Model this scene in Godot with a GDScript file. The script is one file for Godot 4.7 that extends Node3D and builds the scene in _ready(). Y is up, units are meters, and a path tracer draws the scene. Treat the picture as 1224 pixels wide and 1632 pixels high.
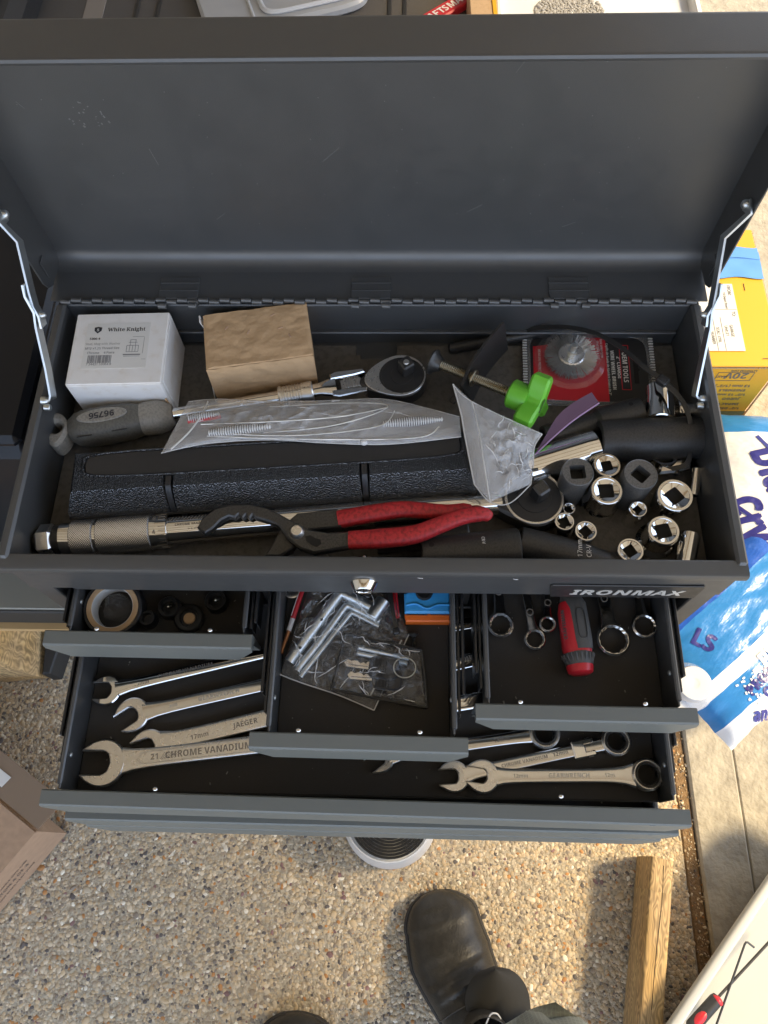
extends Node3D
# A steel tool chest with its lid up and its drawers out, on a garage floor. World axes: x right, y up, z towards the photographer;
# the rim of the chest's tray is y = 0 and its front is z = 0. Small things have a frame of their own: x along, y across, z up.

const FLOOR := -0.92
const TRAY := -0.0565
const SMALL := -0.1125
const WIDE := -0.163

class Mb:
	var v := PackedVector3Array()
	var uv := PackedVector2Array()
	func tri(a: Vector3, b: Vector3, c: Vector3, ua := Vector2(), ub := Vector2(), uc := Vector2()):
		v.append(a); v.append(b); v.append(c)
		uv.append(ua); uv.append(ub); uv.append(uc)
	func quad(a: Vector3, b: Vector3, c: Vector3, d: Vector3):
		tri(a, b, c); tri(a, c, d)
	func flip(from: int):
		for i in range(from, v.size(), 3):
			var t := v[i]; v[i] = v[i + 1]; v[i + 1] = t
			var w := uv[i]; uv[i] = uv[i + 1]; uv[i + 1] = w
	func outward(from: int):
		var c := Vector3()
		for i in range(from, v.size()): c += v[i]
		c /= maxf(1.0, v.size() - from)
		var vol := 0.0
		for i in range(from, v.size(), 3): vol += (v[i] - c).dot((v[i + 1] - c).cross(v[i + 2] - c))
		if vol < 0.0: flip(from)
	func commit(crease := 38.0) -> ArrayMesh:
		var n := v.size()
		var fn := PackedVector3Array(); fn.resize(n / 3)
		var near := {}
		for f in n / 3:
			var a := v[f * 3]
			fn[f] = (v[f * 3 + 1] - a).cross(v[f * 3 + 2] - a)
			for k in 3:
				var key := Vector3i((v[f * 3 + k] * 100000.0).round())
				if near.has(key): near[key].append(f)
				else: near[key] = PackedInt32Array([f])
		var un := PackedVector3Array(); un.resize(n / 3)
		for f in n / 3: un[f] = fn[f].normalized()
		var cs := cos(deg_to_rad(crease))
		var P := PackedVector3Array(); P.resize(n)
		var N := PackedVector3Array(); N.resize(n)
		var U := PackedVector2Array(); U.resize(n)
		for f in n / 3:
			for k in 3:
				var s := Vector3()
				for g in near[Vector3i((v[f * 3 + k] * 100000.0).round())]:
					if un[f].dot(un[g]) > cs: s += fn[g]
				var o := f * 3 + (2 - k)
				P[o] = v[f * 3 + k]; U[o] = uv[f * 3 + k]
				N[o] = s.normalized() if s.length_squared() > 0.0 else un[f]
		var arr := []; arr.resize(Mesh.ARRAY_MAX)
		arr[Mesh.ARRAY_VERTEX] = P; arr[Mesh.ARRAY_NORMAL] = N; arr[Mesh.ARRAY_TEX_UV] = U
		var am := ArrayMesh.new()
		if n: am.add_surface_from_arrays(Mesh.PRIMITIVE_TRIANGLES, arr)
		return am

# ---------------------------------------------------------------- shapes
func box(m: Mb, c: Vector3, s: Vector3, ch := 0.0, b := Basis()):
	var h := s * 0.5
	ch = minf(ch, minf(h.x, minf(h.y, h.z)) * 0.98)
	var p := func(sg: Vector3, k: int) -> Vector3:
		var q := Vector3(sg.x * h.x, sg.y * h.y, sg.z * h.z)
		for i in 3:
			if i != k: q[i] -= sg[i] * ch
		return q
	var out := func(a: Vector3, bb: Vector3, cc: Vector3):
		if (bb - a).cross(cc - a).dot(a + bb + cc) < 0.0:
			var t := bb; bb = cc; cc = t
		m.tri(c + b * a, c + b * bb, c + b * cc)
	for k in 3:
		var i := (k + 1) % 3
		var j := (k + 2) % 3
		for sk in [-1.0, 1.0]:
			var q := []
			for t in [[-1, -1], [1, -1], [1, 1], [-1, 1]]:
				var sg := Vector3(); sg[k] = sk; sg[i] = t[0]; sg[j] = t[1]
				q.append(p.call(sg, k))
			out.call(q[0], q[1], q[2]); out.call(q[0], q[2], q[3])
		if ch > 0.0:
			for si in [-1.0, 1.0]:
				for sj in [-1.0, 1.0]:
					var lo := Vector3(); lo[i] = si; lo[j] = sj; lo[k] = -1
					var hi := Vector3(); hi[i] = si; hi[j] = sj; hi[k] = 1
					var a: Vector3 = p.call(lo, i); var d: Vector3 = p.call(lo, j)
					var bq: Vector3 = p.call(hi, i); var cq: Vector3 = p.call(hi, j)
					out.call(a, bq, cq); out.call(a, cq, d)
	if ch > 0.0:
		for x in [-1.0, 1.0]:
			for y in [-1.0, 1.0]:
				for z in [-1.0, 1.0]:
					var sg := Vector3(x, y, z)
					out.call(p.call(sg, 0), p.call(sg, 1), p.call(sg, 2))

# a shape turned about an axis: prof holds (along, radius); axis 0 = local x, 2 = local z
func lathe(m: Mb, prof: Array, xf := Transform3D(), n := 28, axis := 0, wob := 0.0):
	var s := m.v.size()
	var rows := []
	for q in prof:
		var r := []
		for k in n:
			var a := TAU * k / n
			var rr: float = q.y * (1.0 + wob * sin(a * 3.0 + q.x * 90.0))
			r.append(xf * (Vector3(q.x, rr * cos(a), rr * sin(a)) if axis == 0 else Vector3(rr * cos(a), rr * sin(a), q.x)))
		rows.append(r)
	var L := 0.0
	for i in prof.size() - 1:
		var L2: float = L + prof[i].distance_to(prof[i + 1])
		for k in n:
			var k2 := (k + 1) % n
			var a: Vector3 = rows[i][k]; var b: Vector3 = rows[i][k2]; var c: Vector3 = rows[i + 1][k2]; var d: Vector3 = rows[i + 1][k]
			var u0 := float(k) / n; var u1 := float(k + 1) / n
			if prof[i].y > 1e-7: m.tri(a, b, c, Vector2(u0, L), Vector2(u1, L), Vector2(u1, L2))
			if prof[i + 1].y > 1e-7: m.tri(a, c, d, Vector2(u0, L), Vector2(u1, L2), Vector2(u0, L2))
		L = L2
	m.outward(s)

# sweep a section (Vector2 list, closed) along points; up fixes the section's y; sc holds a Vector2 per point
func sweep(m: Mb, pts: Array, sec: Array, sc = null, up := Vector3(0, 0, 1), caps := true, loop := false):
	var s := m.v.size()
	var n := pts.size()
	var rows := []
	for i in n:
		var a: Vector3 = pts[(i - 1 + n) % n] if loop else pts[maxi(i - 1, 0)]
		var b: Vector3 = pts[(i + 1) % n] if loop else pts[mini(i + 1, n - 1)]
		var t := (b - a).normalized()
		var x := t.cross(up)
		if x.length() < 0.02: x = t.cross(Vector3(0.3, 1, 0.2))
		x = x.normalized()
		var y := x.cross(t).normalized()
		var k: Vector2 = Vector2.ONE if sc == null else (sc[i] if sc is Array else sc)
		var r := []
		for q in sec: r.append(pts[i] + x * q.x * k.x + y * q.y * k.y)
		rows.append(r)
	var c := sec.size()
	for i in (n if loop else n - 1):
		for j in c:
			var i2 := (i + 1) % n
			var j2 := (j + 1) % c
			var ua := Vector2(float(i) / n, float(j) / c)
			m.tri(rows[i][j], rows[i][j2], rows[i2][j2], ua, ua, ua)
			m.tri(rows[i][j], rows[i2][j2], rows[i2][j], ua, ua, ua)
	if caps and not loop:
		for e in [0, n - 1]:
			var ce := Vector3()
			for q in rows[e]: ce += q
			ce /= c
			for j in c:
				if e == 0: m.tri(ce, rows[e][(j + 1) % c], rows[e][j])
				else: m.tri(ce, rows[e][j], rows[e][(j + 1) % c])
	m.outward(s)

func circ(r := 1.0, n := 12, e := 1.0) -> Array:   # e < 1 squares the circle off
	var o := []
	for k in n:
		var a := TAU * k / n
		o.append(Vector2(signf(cos(a)) * pow(absf(cos(a)), e), signf(sin(a)) * pow(absf(sin(a)), e)) * r)
	return o

func spline(p: Array, per := 8) -> Array:
	var o := []
	for i in p.size() - 1:
		var a: Vector3 = p[maxi(i - 1, 0)]; var b: Vector3 = p[i]; var c: Vector3 = p[i + 1]; var d: Vector3 = p[mini(i + 2, p.size() - 1)]
		for k in per: o.append(b.cubic_interpolate(c, a, d, float(k) / per))
	o.append(p[-1])
	return o

func spline2(p: Array, per := 6) -> Array:          # closed
	var o := []
	var n := p.size()
	for i in n:
		for k in per: o.append((p[i] as Vector2).cubic_interpolate(p[(i + 1) % n], p[(i - 1 + n) % n], p[(i + 2) % n], float(k) / per))
	return o

func inset(poly: Array, d: float) -> Array:
	var n := poly.size()
	var area := 0.0
	for i in n: area += (poly[i] as Vector2).cross(poly[(i + 1) % n])
	var sg := signf(area)
	var o := []
	for i in n:
		var a: Vector2 = (poly[i] - poly[(i - 1 + n) % n]).normalized()
		var b: Vector2 = (poly[(i + 1) % n] - poly[i]).normalized()
		var na := Vector2(-a.y, a.x) * sg
		var nb := Vector2(-b.y, b.x) * sg
		var k := na + nb
		k = k / maxf(0.35, k.dot(na)) if k.length() > 0.01 else na
		o.append(poly[i] + k * d)
	return o

# an outline in x, y pushed up from z0 to z1, edges bevelled
func prism(m: Mb, poly: Array, z0: float, z1: float, bev := 0.0, xf := Transform3D()):
	var s := m.v.size()
	var n := poly.size()
	var inn := inset(poly, bev) if bev > 0.0 else poly
	var rings := [[inn, z0], [poly, z0 + bev], [poly, z1 - bev], [inn, z1]] if bev > 0.0 else [[poly, z0], [poly, z1]]
	var area := 0.0
	for i in n: area += (poly[i] as Vector2).cross(poly[(i + 1) % n])
	for r in rings.size() - 1:
		for i in n:
			var j := (i + 1) % n
			var a := xf * v3(rings[r][0][i], rings[r][1]); var b := xf * v3(rings[r][0][j], rings[r][1])
			var c := xf * v3(rings[r + 1][0][j], rings[r + 1][1]); var d := xf * v3(rings[r + 1][0][i], rings[r + 1][1])
			if area > 0.0: m.quad(a, b, c, d)
			else: m.quad(a, d, c, b)
	var pk := PackedVector2Array(inn)
	var ix := Geometry2D.triangulate_polygon(pk)
	for t in range(0, ix.size(), 3):
		var a: Vector2 = pk[ix[t]]; var b: Vector2 = pk[ix[t + 1]]; var c: Vector2 = pk[ix[t + 2]]
		if (b - a).cross(c - a) < 0.0:
			var w := b; b = c; c = w
		m.tri(xf * v3(a, z1), xf * v3(b, z1), xf * v3(c, z1))
		m.tri(xf * v3(a, z0), xf * v3(c, z0), xf * v3(b, z0))
	if xf.basis.determinant() < 0.0: m.flip(s)

# a ring: outer and inner outlines of as many points, counter-clockwise
func ring(m: Mb, po: Array, pi: Array, z0: float, z1: float, bev := 0.0, xf := Transform3D()):
	var s := m.v.size()
	var n := po.size()
	var oi := inset(po, bev); var ii := inset(pi, -bev)
	var rings := [[oi, z0], [po, z0 + bev], [po, z1 - bev], [oi, z1], [ii, z1], [pi, z1 - bev], [pi, z0 + bev], [ii, z0]]
	for r in 8:
		var r2 := (r + 1) % 8
		for i in n:
			var j := (i + 1) % n
			m.quad(xf * v3(rings[r][0][i], rings[r][1]), xf * v3(rings[r][0][j], rings[r][1]), xf * v3(rings[r2][0][j], rings[r2][1]), xf * v3(rings[r2][0][i], rings[r2][1]))
	if xf.basis.determinant() < 0.0: m.flip(s)

func v3(p: Vector2, z: float) -> Vector3: return Vector3(p.x, p.y, z)

# a sheet: f(u, v) with u, v in 0..1
func grid(m: Mb, nu: int, nv: int, f: Callable, wrap := false):
	var rows := []
	for i in nu + 1:
		var r := []
		for j in nv + 1: r.append(f.call(float(i) / nu, float(j) / nv))
		rows.append(r)
	for i in nu:
		for j in nv:
			var a := Vector2(float(i) / nu, float(j) / nv); var d := Vector2(1.0 / nu, 1.0 / nv)
			m.tri(rows[i][j], rows[i + 1][j], rows[i + 1][j + 1], a, a + Vector2(d.x, 0), a + d)
			m.tri(rows[i][j], rows[i + 1][j + 1], rows[i][j + 1], a, a + d, a + Vector2(0, d.y))

func blob(m: Mb, c: Vector3, r: Vector3, n := 12):   # a squashed ball
	var s := m.v.size()
	grid(m, n, n * 2, func(u, w): return c + Vector3(r.x * sin(u * PI) * cos(w * TAU), r.y * sin(u * PI) * sin(w * TAU), r.z * cos(u * PI)))
	m.outward(s)

# ---------------------------------------------------------------- naming
var taken := {}
func numbered(s: String) -> String:
	taken[s] = taken.get(s, 0) + 1
	return s if taken[s] == 1 else "%s_%03d" % [s, taken[s] - 1]

func tag(o: Node3D, label: String, category: String, group := ""):
	o.set_meta("label", label); o.set_meta("category", category)
	if group: o.set_meta("group", group)

func thing(called: String, label: String, category: String, xf := Transform3D(), group := "") -> Node3D:
	var o := Node3D.new(); o.name = numbered(called); add_child(o, true); o.transform = xf
	tag(o, label, category, group)
	return o

# one mesh under a thing; world = true when the shape was written in world axes
func part(called: String, m: Mb, mat: Material, parent: Node3D, crease := 38.0, world := false) -> MeshInstance3D:
	var o := MeshInstance3D.new(); o.name = called; o.mesh = m.commit(crease); o.material_override = mat
	parent.add_child(o, true)
	if world: o.transform = xf_of(parent).affine_inverse()
	return o

func xf_of(o: Node3D) -> Transform3D:
	var t := o.transform
	var p := o.get_parent()
	while p != self and p is Node3D:
		t = (p as Node3D).transform * t
		p = p.get_parent()
	return t

func structure(called: String, m: Mb, mat: Material, crease := 38.0) -> MeshInstance3D:
	var o := part(called, m, mat, self, crease); o.set_meta("kind", "structure")
	return o

# frames: lying along a -> b, local z up
func lie(a: Vector3, b: Vector3, roll := 0.0) -> Transform3D:
	var x := (b - a).normalized()
	var up := Vector3.UP
	var y := up.cross(x).normalized()
	var z := x.cross(y).normalized()
	return Transform3D(Basis(x, y, z) * Basis(Vector3.RIGHT, roll), a)

func flat(at: Vector3, turn := 0.0, tilt := Vector3.ZERO) -> Transform3D:   # local x right, y away, z up
	return Transform3D(Basis.from_euler(tilt) * Basis(Vector3.UP, turn) * Basis(Vector3(1, 0, 0), Vector3(0, 0, -1), Vector3(0, 1, 0)), at)

var fonts := {}
func text(parent: Node3D, s: String, h: float, at: Vector3, mat: Material, turn := 0.0, face := "Droid Sans", thick := 0.0002, weight := 400, called := "lettering", b := Basis(), wide := 1.0) -> MeshInstance3D:
	var key := face + str(weight)
	if not fonts.has(key):
		var f := SystemFont.new(); f.font_names = PackedStringArray([face]); f.font_weight = weight
		fonts[key] = f
	var t := TextMesh.new(); t.text = s; t.font = fonts[key]; t.font_size = 32; t.pixel_size = h / 36.0; t.depth = thick; t.curve_step = 1.0
	var o := MeshInstance3D.new(); o.name = called; o.mesh = t; o.material_override = mat
	parent.add_child(o, true)
	o.transform = Transform3D(b * Basis(Vector3(0, 0, 1), turn) * Basis.from_scale(Vector3(wide, 1, 1)), at)
	return o

# ---------------------------------------------------------------- materials
var M := {}
func mat(k: String, c: Color, rough := 0.5, metal := 0.0) -> StandardMaterial3D:
	var s := StandardMaterial3D.new(); s.resource_name = k
	s.albedo_color = c.linear_to_srgb(); s.roughness = rough; s.metallic = metal
	M[k] = s
	return s

func noise_tex(sd: int, freq: float, size := 512, normal := false, ramp: Gradient = null, oct := 4, kind := FastNoiseLite.TYPE_SIMPLEX_SMOOTH, bump := 4.0) -> NoiseTexture2D:
	var n := FastNoiseLite.new(); n.seed = sd; n.frequency = freq; n.noise_type = kind; n.fractal_octaves = oct
	var t := NoiseTexture2D.new(); t.width = size; t.height = size; t.seamless = true; t.noise = n
	if normal: t.as_normal_map = true; t.bump_strength = bump
	if ramp: t.color_ramp = ramp
	return t

func ramp(a: Array) -> Gradient:     # [offset, linear colour, ...]
	var g := Gradient.new()
	var o := PackedFloat32Array(); var c := PackedColorArray()
	for i in range(0, a.size(), 2): o.append(a[i]); c.append((a[i + 1] as Color).linear_to_srgb())
	g.offsets = o; g.colors = c
	return g

func tri_planar(s: StandardMaterial3D, scale: float, world := false):
	s.uv1_triplanar = true; s.uv1_scale = Vector3.ONE * scale
	s.uv1_world_triplanar = world

func bumpy(s: StandardMaterial3D, t: Texture2D, k: float):
	s.normal_enabled = true; s.normal_texture = t; s.normal_scale = k

func g(x: float) -> Color: return Color(x, x, x)

func _ready():
	# camera, sky, sun, exposure
	var cam := Camera3D.new(); cam.name = "camera"; add_child(cam)
	cam.transform = Transform3D(Basis.from_euler(Vector3(deg_to_rad(-66.03), deg_to_rad(3.98), deg_to_rad(-3.18))), Vector3(0.0306, 0.5865, 0.2124))
	cam.fov = 67.3; cam.near = 0.02; cam.far = 600.0; cam.current = true
	var env := Environment.new()
	env.background_mode = Environment.BG_SKY
	var sm := ProceduralSkyMaterial.new()
	sm.sky_top_color = Color(0.62, 0.70, 0.82); sm.sky_horizon_color = Color(0.90, 0.88, 0.84); sm.sky_curve = 0.12
	sm.ground_bottom_color = Color(0.42, 0.38, 0.33); sm.ground_horizon_color = Color(0.7, 0.68, 0.64)
	var sky := Sky.new(); sky.sky_material = sm
	env.sky = sky; env.background_energy_multiplier = 1.0
	env.tonemap_mode = Environment.TONE_MAPPER_LINEAR; env.tonemap_exposure = 4.3
	env.sdfgi_enabled = true; env.ssao_enabled = true; env.ssil_enabled = true
	var we := WorldEnvironment.new(); we.name = "world_environment"; we.environment = env; add_child(we)
	var sun := DirectionalLight3D.new(); sun.name = "sun"; add_child(sun)
	sun.light_energy = 0.5; sun.light_color = Color(1.0, 0.90, 0.72); sun.light_angular_distance = 13.0; sun.shadow_enabled = true
	sun.look_at_from_position(Vector3(4.0, 4.6, -0.6), Vector3.ZERO)
	materials()
	setting()
	tool_chest()
	tray_things()
	socket_things()
	drawer_things()
	side_things()
	person()

func materials():
	var fine := noise_tex(11, 0.09, 256, true, null, 2, FastNoiseLite.TYPE_SIMPLEX_SMOOTH, 3.0)
	var grain := noise_tex(12, 0.05, 512, true, null, 4, FastNoiseLite.TYPE_SIMPLEX_SMOOTH, 8.0)
	var crumple := noise_tex(13, 0.012, 512, true, null, 3, FastNoiseLite.TYPE_CELLULAR, 20.0)
	var wear := noise_tex(14, 0.02, 512, false, ramp([0.0, g(0.62), 0.45, g(0.85), 0.6, g(1.0), 1.0, g(1.0)]), 5)
	var smear := noise_tex(15, 0.012, 512, false, ramp([0.0, g(0.5), 0.5, g(0.8), 1.0, g(1.0)]), 5)
	# powder-coated sheet steel
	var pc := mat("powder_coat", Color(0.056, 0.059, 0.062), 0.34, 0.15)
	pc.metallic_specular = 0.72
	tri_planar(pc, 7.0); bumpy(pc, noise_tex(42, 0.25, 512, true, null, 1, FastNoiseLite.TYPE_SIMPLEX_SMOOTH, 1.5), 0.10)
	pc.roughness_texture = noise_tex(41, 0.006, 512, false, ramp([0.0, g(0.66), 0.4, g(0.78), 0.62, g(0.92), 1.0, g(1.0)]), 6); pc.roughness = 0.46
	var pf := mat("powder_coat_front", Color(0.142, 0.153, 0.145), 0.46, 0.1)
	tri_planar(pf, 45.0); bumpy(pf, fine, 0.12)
	var blk := mat("black_steel", Color(0.020, 0.021, 0.023), 0.35, 0.3)
	blk.metallic_specular = 0.6
	var lin := mat("foam_liner", Color(0.042, 0.038, 0.034), 0.92)
	tri_planar(lin, 60.0); bumpy(lin, grain, 0.5); lin.albedo_texture = noise_tex(16, 0.03, 512, false, ramp([0.0, g(0.6), 0.5, g(0.95), 1.0, g(1.0)]), 5)
	var tl := mat("tray_liner", Color(0.105, 0.096, 0.084), 0.72)
	tri_planar(tl, 12.0); tl.albedo_texture = noise_tex(17, 0.02, 512, false, ramp([0.0, g(0.55), 0.5, g(0.9), 1.0, g(1.0)]), 6); bumpy(tl, grain, 0.15)
	var zn := mat("zinc_plate", Color(0.62, 0.66, 0.68), 0.28, 1.0)
	tri_planar(zn, 25.0); zn.roughness_texture = smear; zn.roughness = 0.42
	mat("chrome", Color(0.80, 0.79, 0.77), 0.07, 1.0)
	var cw := mat("worn_chrome", Color(0.74, 0.72, 0.69), 0.2, 1.0)
	tri_planar(cw, 9.0); cw.roughness_texture = smear; cw.roughness = 0.17
	var sc := mat("satin_chrome", Color(0.80, 0.78, 0.75), 0.34, 1.0)
	tri_planar(sc, 30.0); sc.roughness_texture = smear; sc.roughness = 0.33
	mat("stamp", Color(0.27, 0.255, 0.235), 0.5, 0.8)
	mat("stamp_pale", Color(0.52, 0.50, 0.46), 0.5, 0.6)
	var bo := mat("black_oxide", Color(0.062, 0.060, 0.058), 0.46, 0.55)
	tri_planar(bo, 40.0); bumpy(bo, fine, 0.15); bo.albedo_texture = wear
	var gs := mat("grey_impact_steel", Color(0.16, 0.155, 0.148), 0.48, 0.6)
	tri_planar(gs, 40.0); bumpy(gs, fine, 0.12); gs.albedo_texture = wear
	var ds := mat("dark_steel", Color(0.085, 0.083, 0.080), 0.40, 0.7)
	tri_planar(ds, 40.0); ds.albedo_texture = wear; bumpy(ds, fine, 0.1)
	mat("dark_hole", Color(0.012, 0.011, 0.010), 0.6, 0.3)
	var knurl := mat("knurl", Color(0.78, 0.78, 0.78), 0.25, 1.0)
	var brassy := mat("yellow_zinc", Color(0.36, 0.31, 0.22), 0.36, 1.0); brassy.metallic_specular = 0.5
	# boxes, plastics
	var card := mat("cardboard", Color(0.54, 0.36, 0.20), 0.85)
	tri_planar(card, 5.0); card.albedo_texture = noise_tex(18, 0.02, 512, false, ramp([0.0, Color(0.86, 0.84, 0.80), 0.4, g(0.96), 1.0, g(1.0)]), 4); bumpy(card, grain, 0.12)
	var card2 := mat("pale_cardboard", Color(0.47, 0.31, 0.20), 0.85)
	tri_planar(card2, 6.0); card2.albedo_texture = noise_tex(19, 0.02, 512, false, ramp([0.0, g(0.82), 1.0, g(1.0)]), 5)
	var wb := mat("white_card", Color(0.79, 0.78, 0.77), 0.55)
	tri_planar(wb, 9.0); wb.albedo_texture = noise_tex(20, 0.012, 512, false, ramp([0.0, Color(0.90, 0.86, 0.80), 0.35, Color(0.98, 0.97, 0.95), 1.0, g(1.0)]), 5)
	mat("label_paper", Color(0.70, 0.69, 0.66), 0.5)
	mat("ink", Color(0.03, 0.03, 0.035), 0.6)
	mat("ink_grey", Color(0.22, 0.22, 0.23), 0.6)
	mat("ink_faint", Color(0.42, 0.41, 0.40), 0.6)
	var bp := mat("pebbled_black_plastic", Color(0.030, 0.030, 0.030), 0.27)
	tri_planar(bp, 28.0); bumpy(bp, noise_tex(21, 0.045, 512, true, null, 1, FastNoiseLite.TYPE_SIMPLEX_SMOOTH, 44.0), 3.4); bp.metallic_specular = 0.9
	var sp := mat("smooth_black_plastic", Color(0.022, 0.022, 0.023), 0.34)
	tri_planar(sp, 20.0); sp.roughness_texture = smear; sp.roughness = 0.5
	mat("black_nylon", Color(0.018, 0.018, 0.018), 0.32)
	var rg := mat("red_grip", Color(0.46, 0.022, 0.026), 0.5)
	tri_planar(rg, 22.0); rg.albedo_texture = noise_tex(22, 0.02, 512, false, ramp([0.0, Color(0.30, 0.26, 0.26), 0.38, Color(0.72, 0.7, 0.7), 0.55, g(1.0), 1.0, g(1.0)]), 5); bumpy(rg, fine, 0.2)
	mat("red_plastic", Color(0.50, 0.018, 0.028), 0.35)
	mat("purple_cloth", Color(0.085, 0.042, 0.066), 0.9)
	mat("purple_back", Color(0.42, 0.27, 0.44), 0.6)
	var gp := mat("green_plastic", Color(0.135, 0.47, 0.035), 0.4)
	mat("green_mark", Color(0.05, 0.11, 0.03), 0.5)
	var gr := mat("grey_rubber", Color(0.115, 0.108, 0.092), 0.62)
	tri_planar(gr, 30.0); gr.albedo_texture = wear; bumpy(gr, fine, 0.1)
	var pg := mat("pale_grey_rubber", Color(0.27, 0.25, 0.215), 0.58)
	tri_planar(pg, 30.0); pg.albedo_texture = wear; bumpy(pg, fine, 0.1)
	mat("ds_grip", Color(0.075, 0.074, 0.072), 0.6)
	mat("copper", Color(0.42, 0.19, 0.09), 0.4, 0.8)
	mat("blue_plastic", Color(0.05, 0.36, 0.80), 0.35)
	mat("orange_plastic", Color(0.85, 0.17, 0.02), 0.4)
	mat("white_plastic", Color(0.66, 0.66, 0.66), 0.4)
	mat("grey_plastic", Color(0.42, 0.42, 0.42), 0.3)
	for q in [["clear_film", 0.02, 0.9], ["milky_film", 0.31, 0.74], ["cloudy_film", 0.26, 0.76], ["blister", 0.06, 0.9]]:
		var f := mat(q[0], g(q[2]), 0.10)
		var c := f.albedo_color; c.a = q[1]; f.albedo_color = c
		f.transparency = BaseMaterial3D.TRANSPARENCY_ALPHA; f.cull_mode = BaseMaterial3D.CULL_DISABLED
		if q[0] != "blister":
			f.uv1_scale = Vector3(2, 2, 1); bumpy(f, crumple, 0.9 if q[0] == "clear_film" else 0.4)
	mat("wire_steel", Color(0.50, 0.49, 0.47), 0.45, 1.0)
	var fc := mat("film_crease", g(0.85), 0.2); fc.albedo_color.a = 0.45; fc.transparency = BaseMaterial3D.TRANSPARENCY_ALPHA
	mat("timber_plain", Color(0.42, 0.32, 0.21), 0.8)
	var bb := mat("bin_black", Color(0.008, 0.010, 0.015), 0.3); bb.metallic_specular = 0.4
	var pd := mat("dark_film", g(0.01), 0.06); pd.albedo_color.a = 0.55; pd.transparency = BaseMaterial3D.TRANSPARENCY_ALPHA; pd.cull_mode = BaseMaterial3D.CULL_DISABLED
	mat("lint", Color(0.20, 0.19, 0.17), 0.9)
	mat("tub_floor", Color(0.42, 0.41, 0.37), 0.5)
	mat("film_edge", Color(0.55, 0.54, 0.52), 0.3)
	mat("white_wire", Color(0.72, 0.70, 0.66), 0.3, 0.7)
	# wood, concrete
	var wd := mat("timber", Color(0.62, 0.45, 0.25), 0.75)
	var fw := FastNoiseLite.new(); fw.seed = 5; fw.frequency = 0.02; fw.fractal_octaves = 3
	wd.albedo_texture = wood_grain(fw, 7); wd.uv1_scale = Vector3.ONE
	var fl := mat("aggregate_mortar", Color(0.52, 0.44, 0.32), 0.9)
	tri_planar(fl, 3.0, true); fl.albedo_texture = noise_tex(23, 0.035, 1024, false, ramp([0.0, g(0.45), 0.45, g(0.8), 0.6, g(0.95), 1.0, g(1.0)]), 6); bumpy(fl, grain, 0.8)
	var pb := mat("pebble", g(1.0), 0.6); pb.vertex_color_use_as_albedo = true
	var co := mat("smooth_concrete", Color(0.45, 0.41, 0.335), 0.85)
	tri_planar(co, 1.7, true); co.albedo_texture = noise_tex(24, 0.012, 1024, false, ramp([0.0, g(0.66), 0.4, g(0.86), 0.7, g(1.0), 1.0, g(1.0)]), 7); bumpy(co, noise_tex(25, 0.04, 1024, true, null, 5, FastNoiseLite.TYPE_SIMPLEX_SMOOTH, 6.0), 0.5)
	var jt := mat("joint_board", Color(0.26, 0.165, 0.085), 0.9)
	tri_planar(jt, 8.0, true); jt.albedo_texture = wear; bumpy(jt, grain, 0.8)
	mat("badge_silver", Color(0.66, 0.65, 0.62), 0.35, 0.3)
	mat("scuff", Color(0.17, 0.175, 0.175), 0.6)
	mat("stand_top", Color(0.26, 0.27, 0.25), 0.4, 0.2)
	mat("black_matte", Color(0.028, 0.028, 0.028), 0.6)
	var cd := mat("cardboard_dark", Color(0.24, 0.17, 0.115), 0.85)
	mat("ink_brown", Color(0.16, 0.13, 0.10), 0.7)
	var yc := mat("yellow_card", Color(0.74, 0.37, 0.012), 0.5)
	mat("blue_tape", Color(0.10, 0.30, 0.72), 0.55)
	mat("dark_green_card", Color(0.10, 0.13, 0.06), 0.6)
	for q in [["bag_white", Color(0.74, 0.74, 0.75)], ["bag_blue", Color(0.03, 0.21, 0.52)], ["bag_blue_deep", Color(0.015, 0.09, 0.42)]]:
		var f := mat(q[0], q[1], 0.28); f.uv1_scale = Vector3(2, 2, 1); bumpy(f, crumple, 0.18)
	mat("bag_navy", Color(0.03, 0.03, 0.20), 0.35)
	mat("frosted_plastic", Color(0.60, 0.60, 0.60), 0.35)
	var tp := mat("tub_plastic", Color(0.56, 0.55, 0.50), 0.35); tp.backlight_enabled = true; tp.backlight = Color(0.6, 0.6, 0.58)
	var jf := mat("jar_film", g(0.9), 0.08); jf.albedo_color.a = 0.12; jf.transparency = BaseMaterial3D.TRANSPARENCY_ALPHA
	var mw := mat("mat_weave", Color(0.15, 0.135, 0.12), 0.9)
	tri_planar(mw, 6.0); mw.albedo_texture = noise_tex(31, 0.16, 512, false, ramp([0.0, g(0.25), 0.5, g(0.7), 1.0, g(1.0)]), 3, FastNoiseLite.TYPE_CELLULAR)
	mat("mat_pale", Color(0.24, 0.21, 0.18), 0.9)
	var bl := mat("boot_leather", Color(0.040, 0.036, 0.029), 0.46)
	tri_planar(bl, 9.0); bl.albedo_texture = noise_tex(32, 0.016, 512, false, ramp([0.0, g(0.5), 0.45, g(0.72), 0.7, g(0.95), 1.0, g(1.0)]), 6); bumpy(bl, grain, 0.25)
	mat("boot_sole", Color(0.045, 0.040, 0.034), 0.8)
	var bt := mat("boot_tab", Color(0.026, 0.025, 0.023), 0.85); tri_planar(bt, 40.0); bumpy(bt, grain, 0.5)
	var tc := mat("trouser_cloth", Color(0.22, 0.235, 0.205), 0.9)
	var im := Image.create(64, 64, false, Image.FORMAT_RGB8)
	for y in 64:
		for x in 64:
			var v := 0.75 + 0.25 * (1.0 if (x % 8 < 2) or (y % 8 < 2) else 0.55)
			im.set_pixel(x, y, Color(v, v, v))
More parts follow.
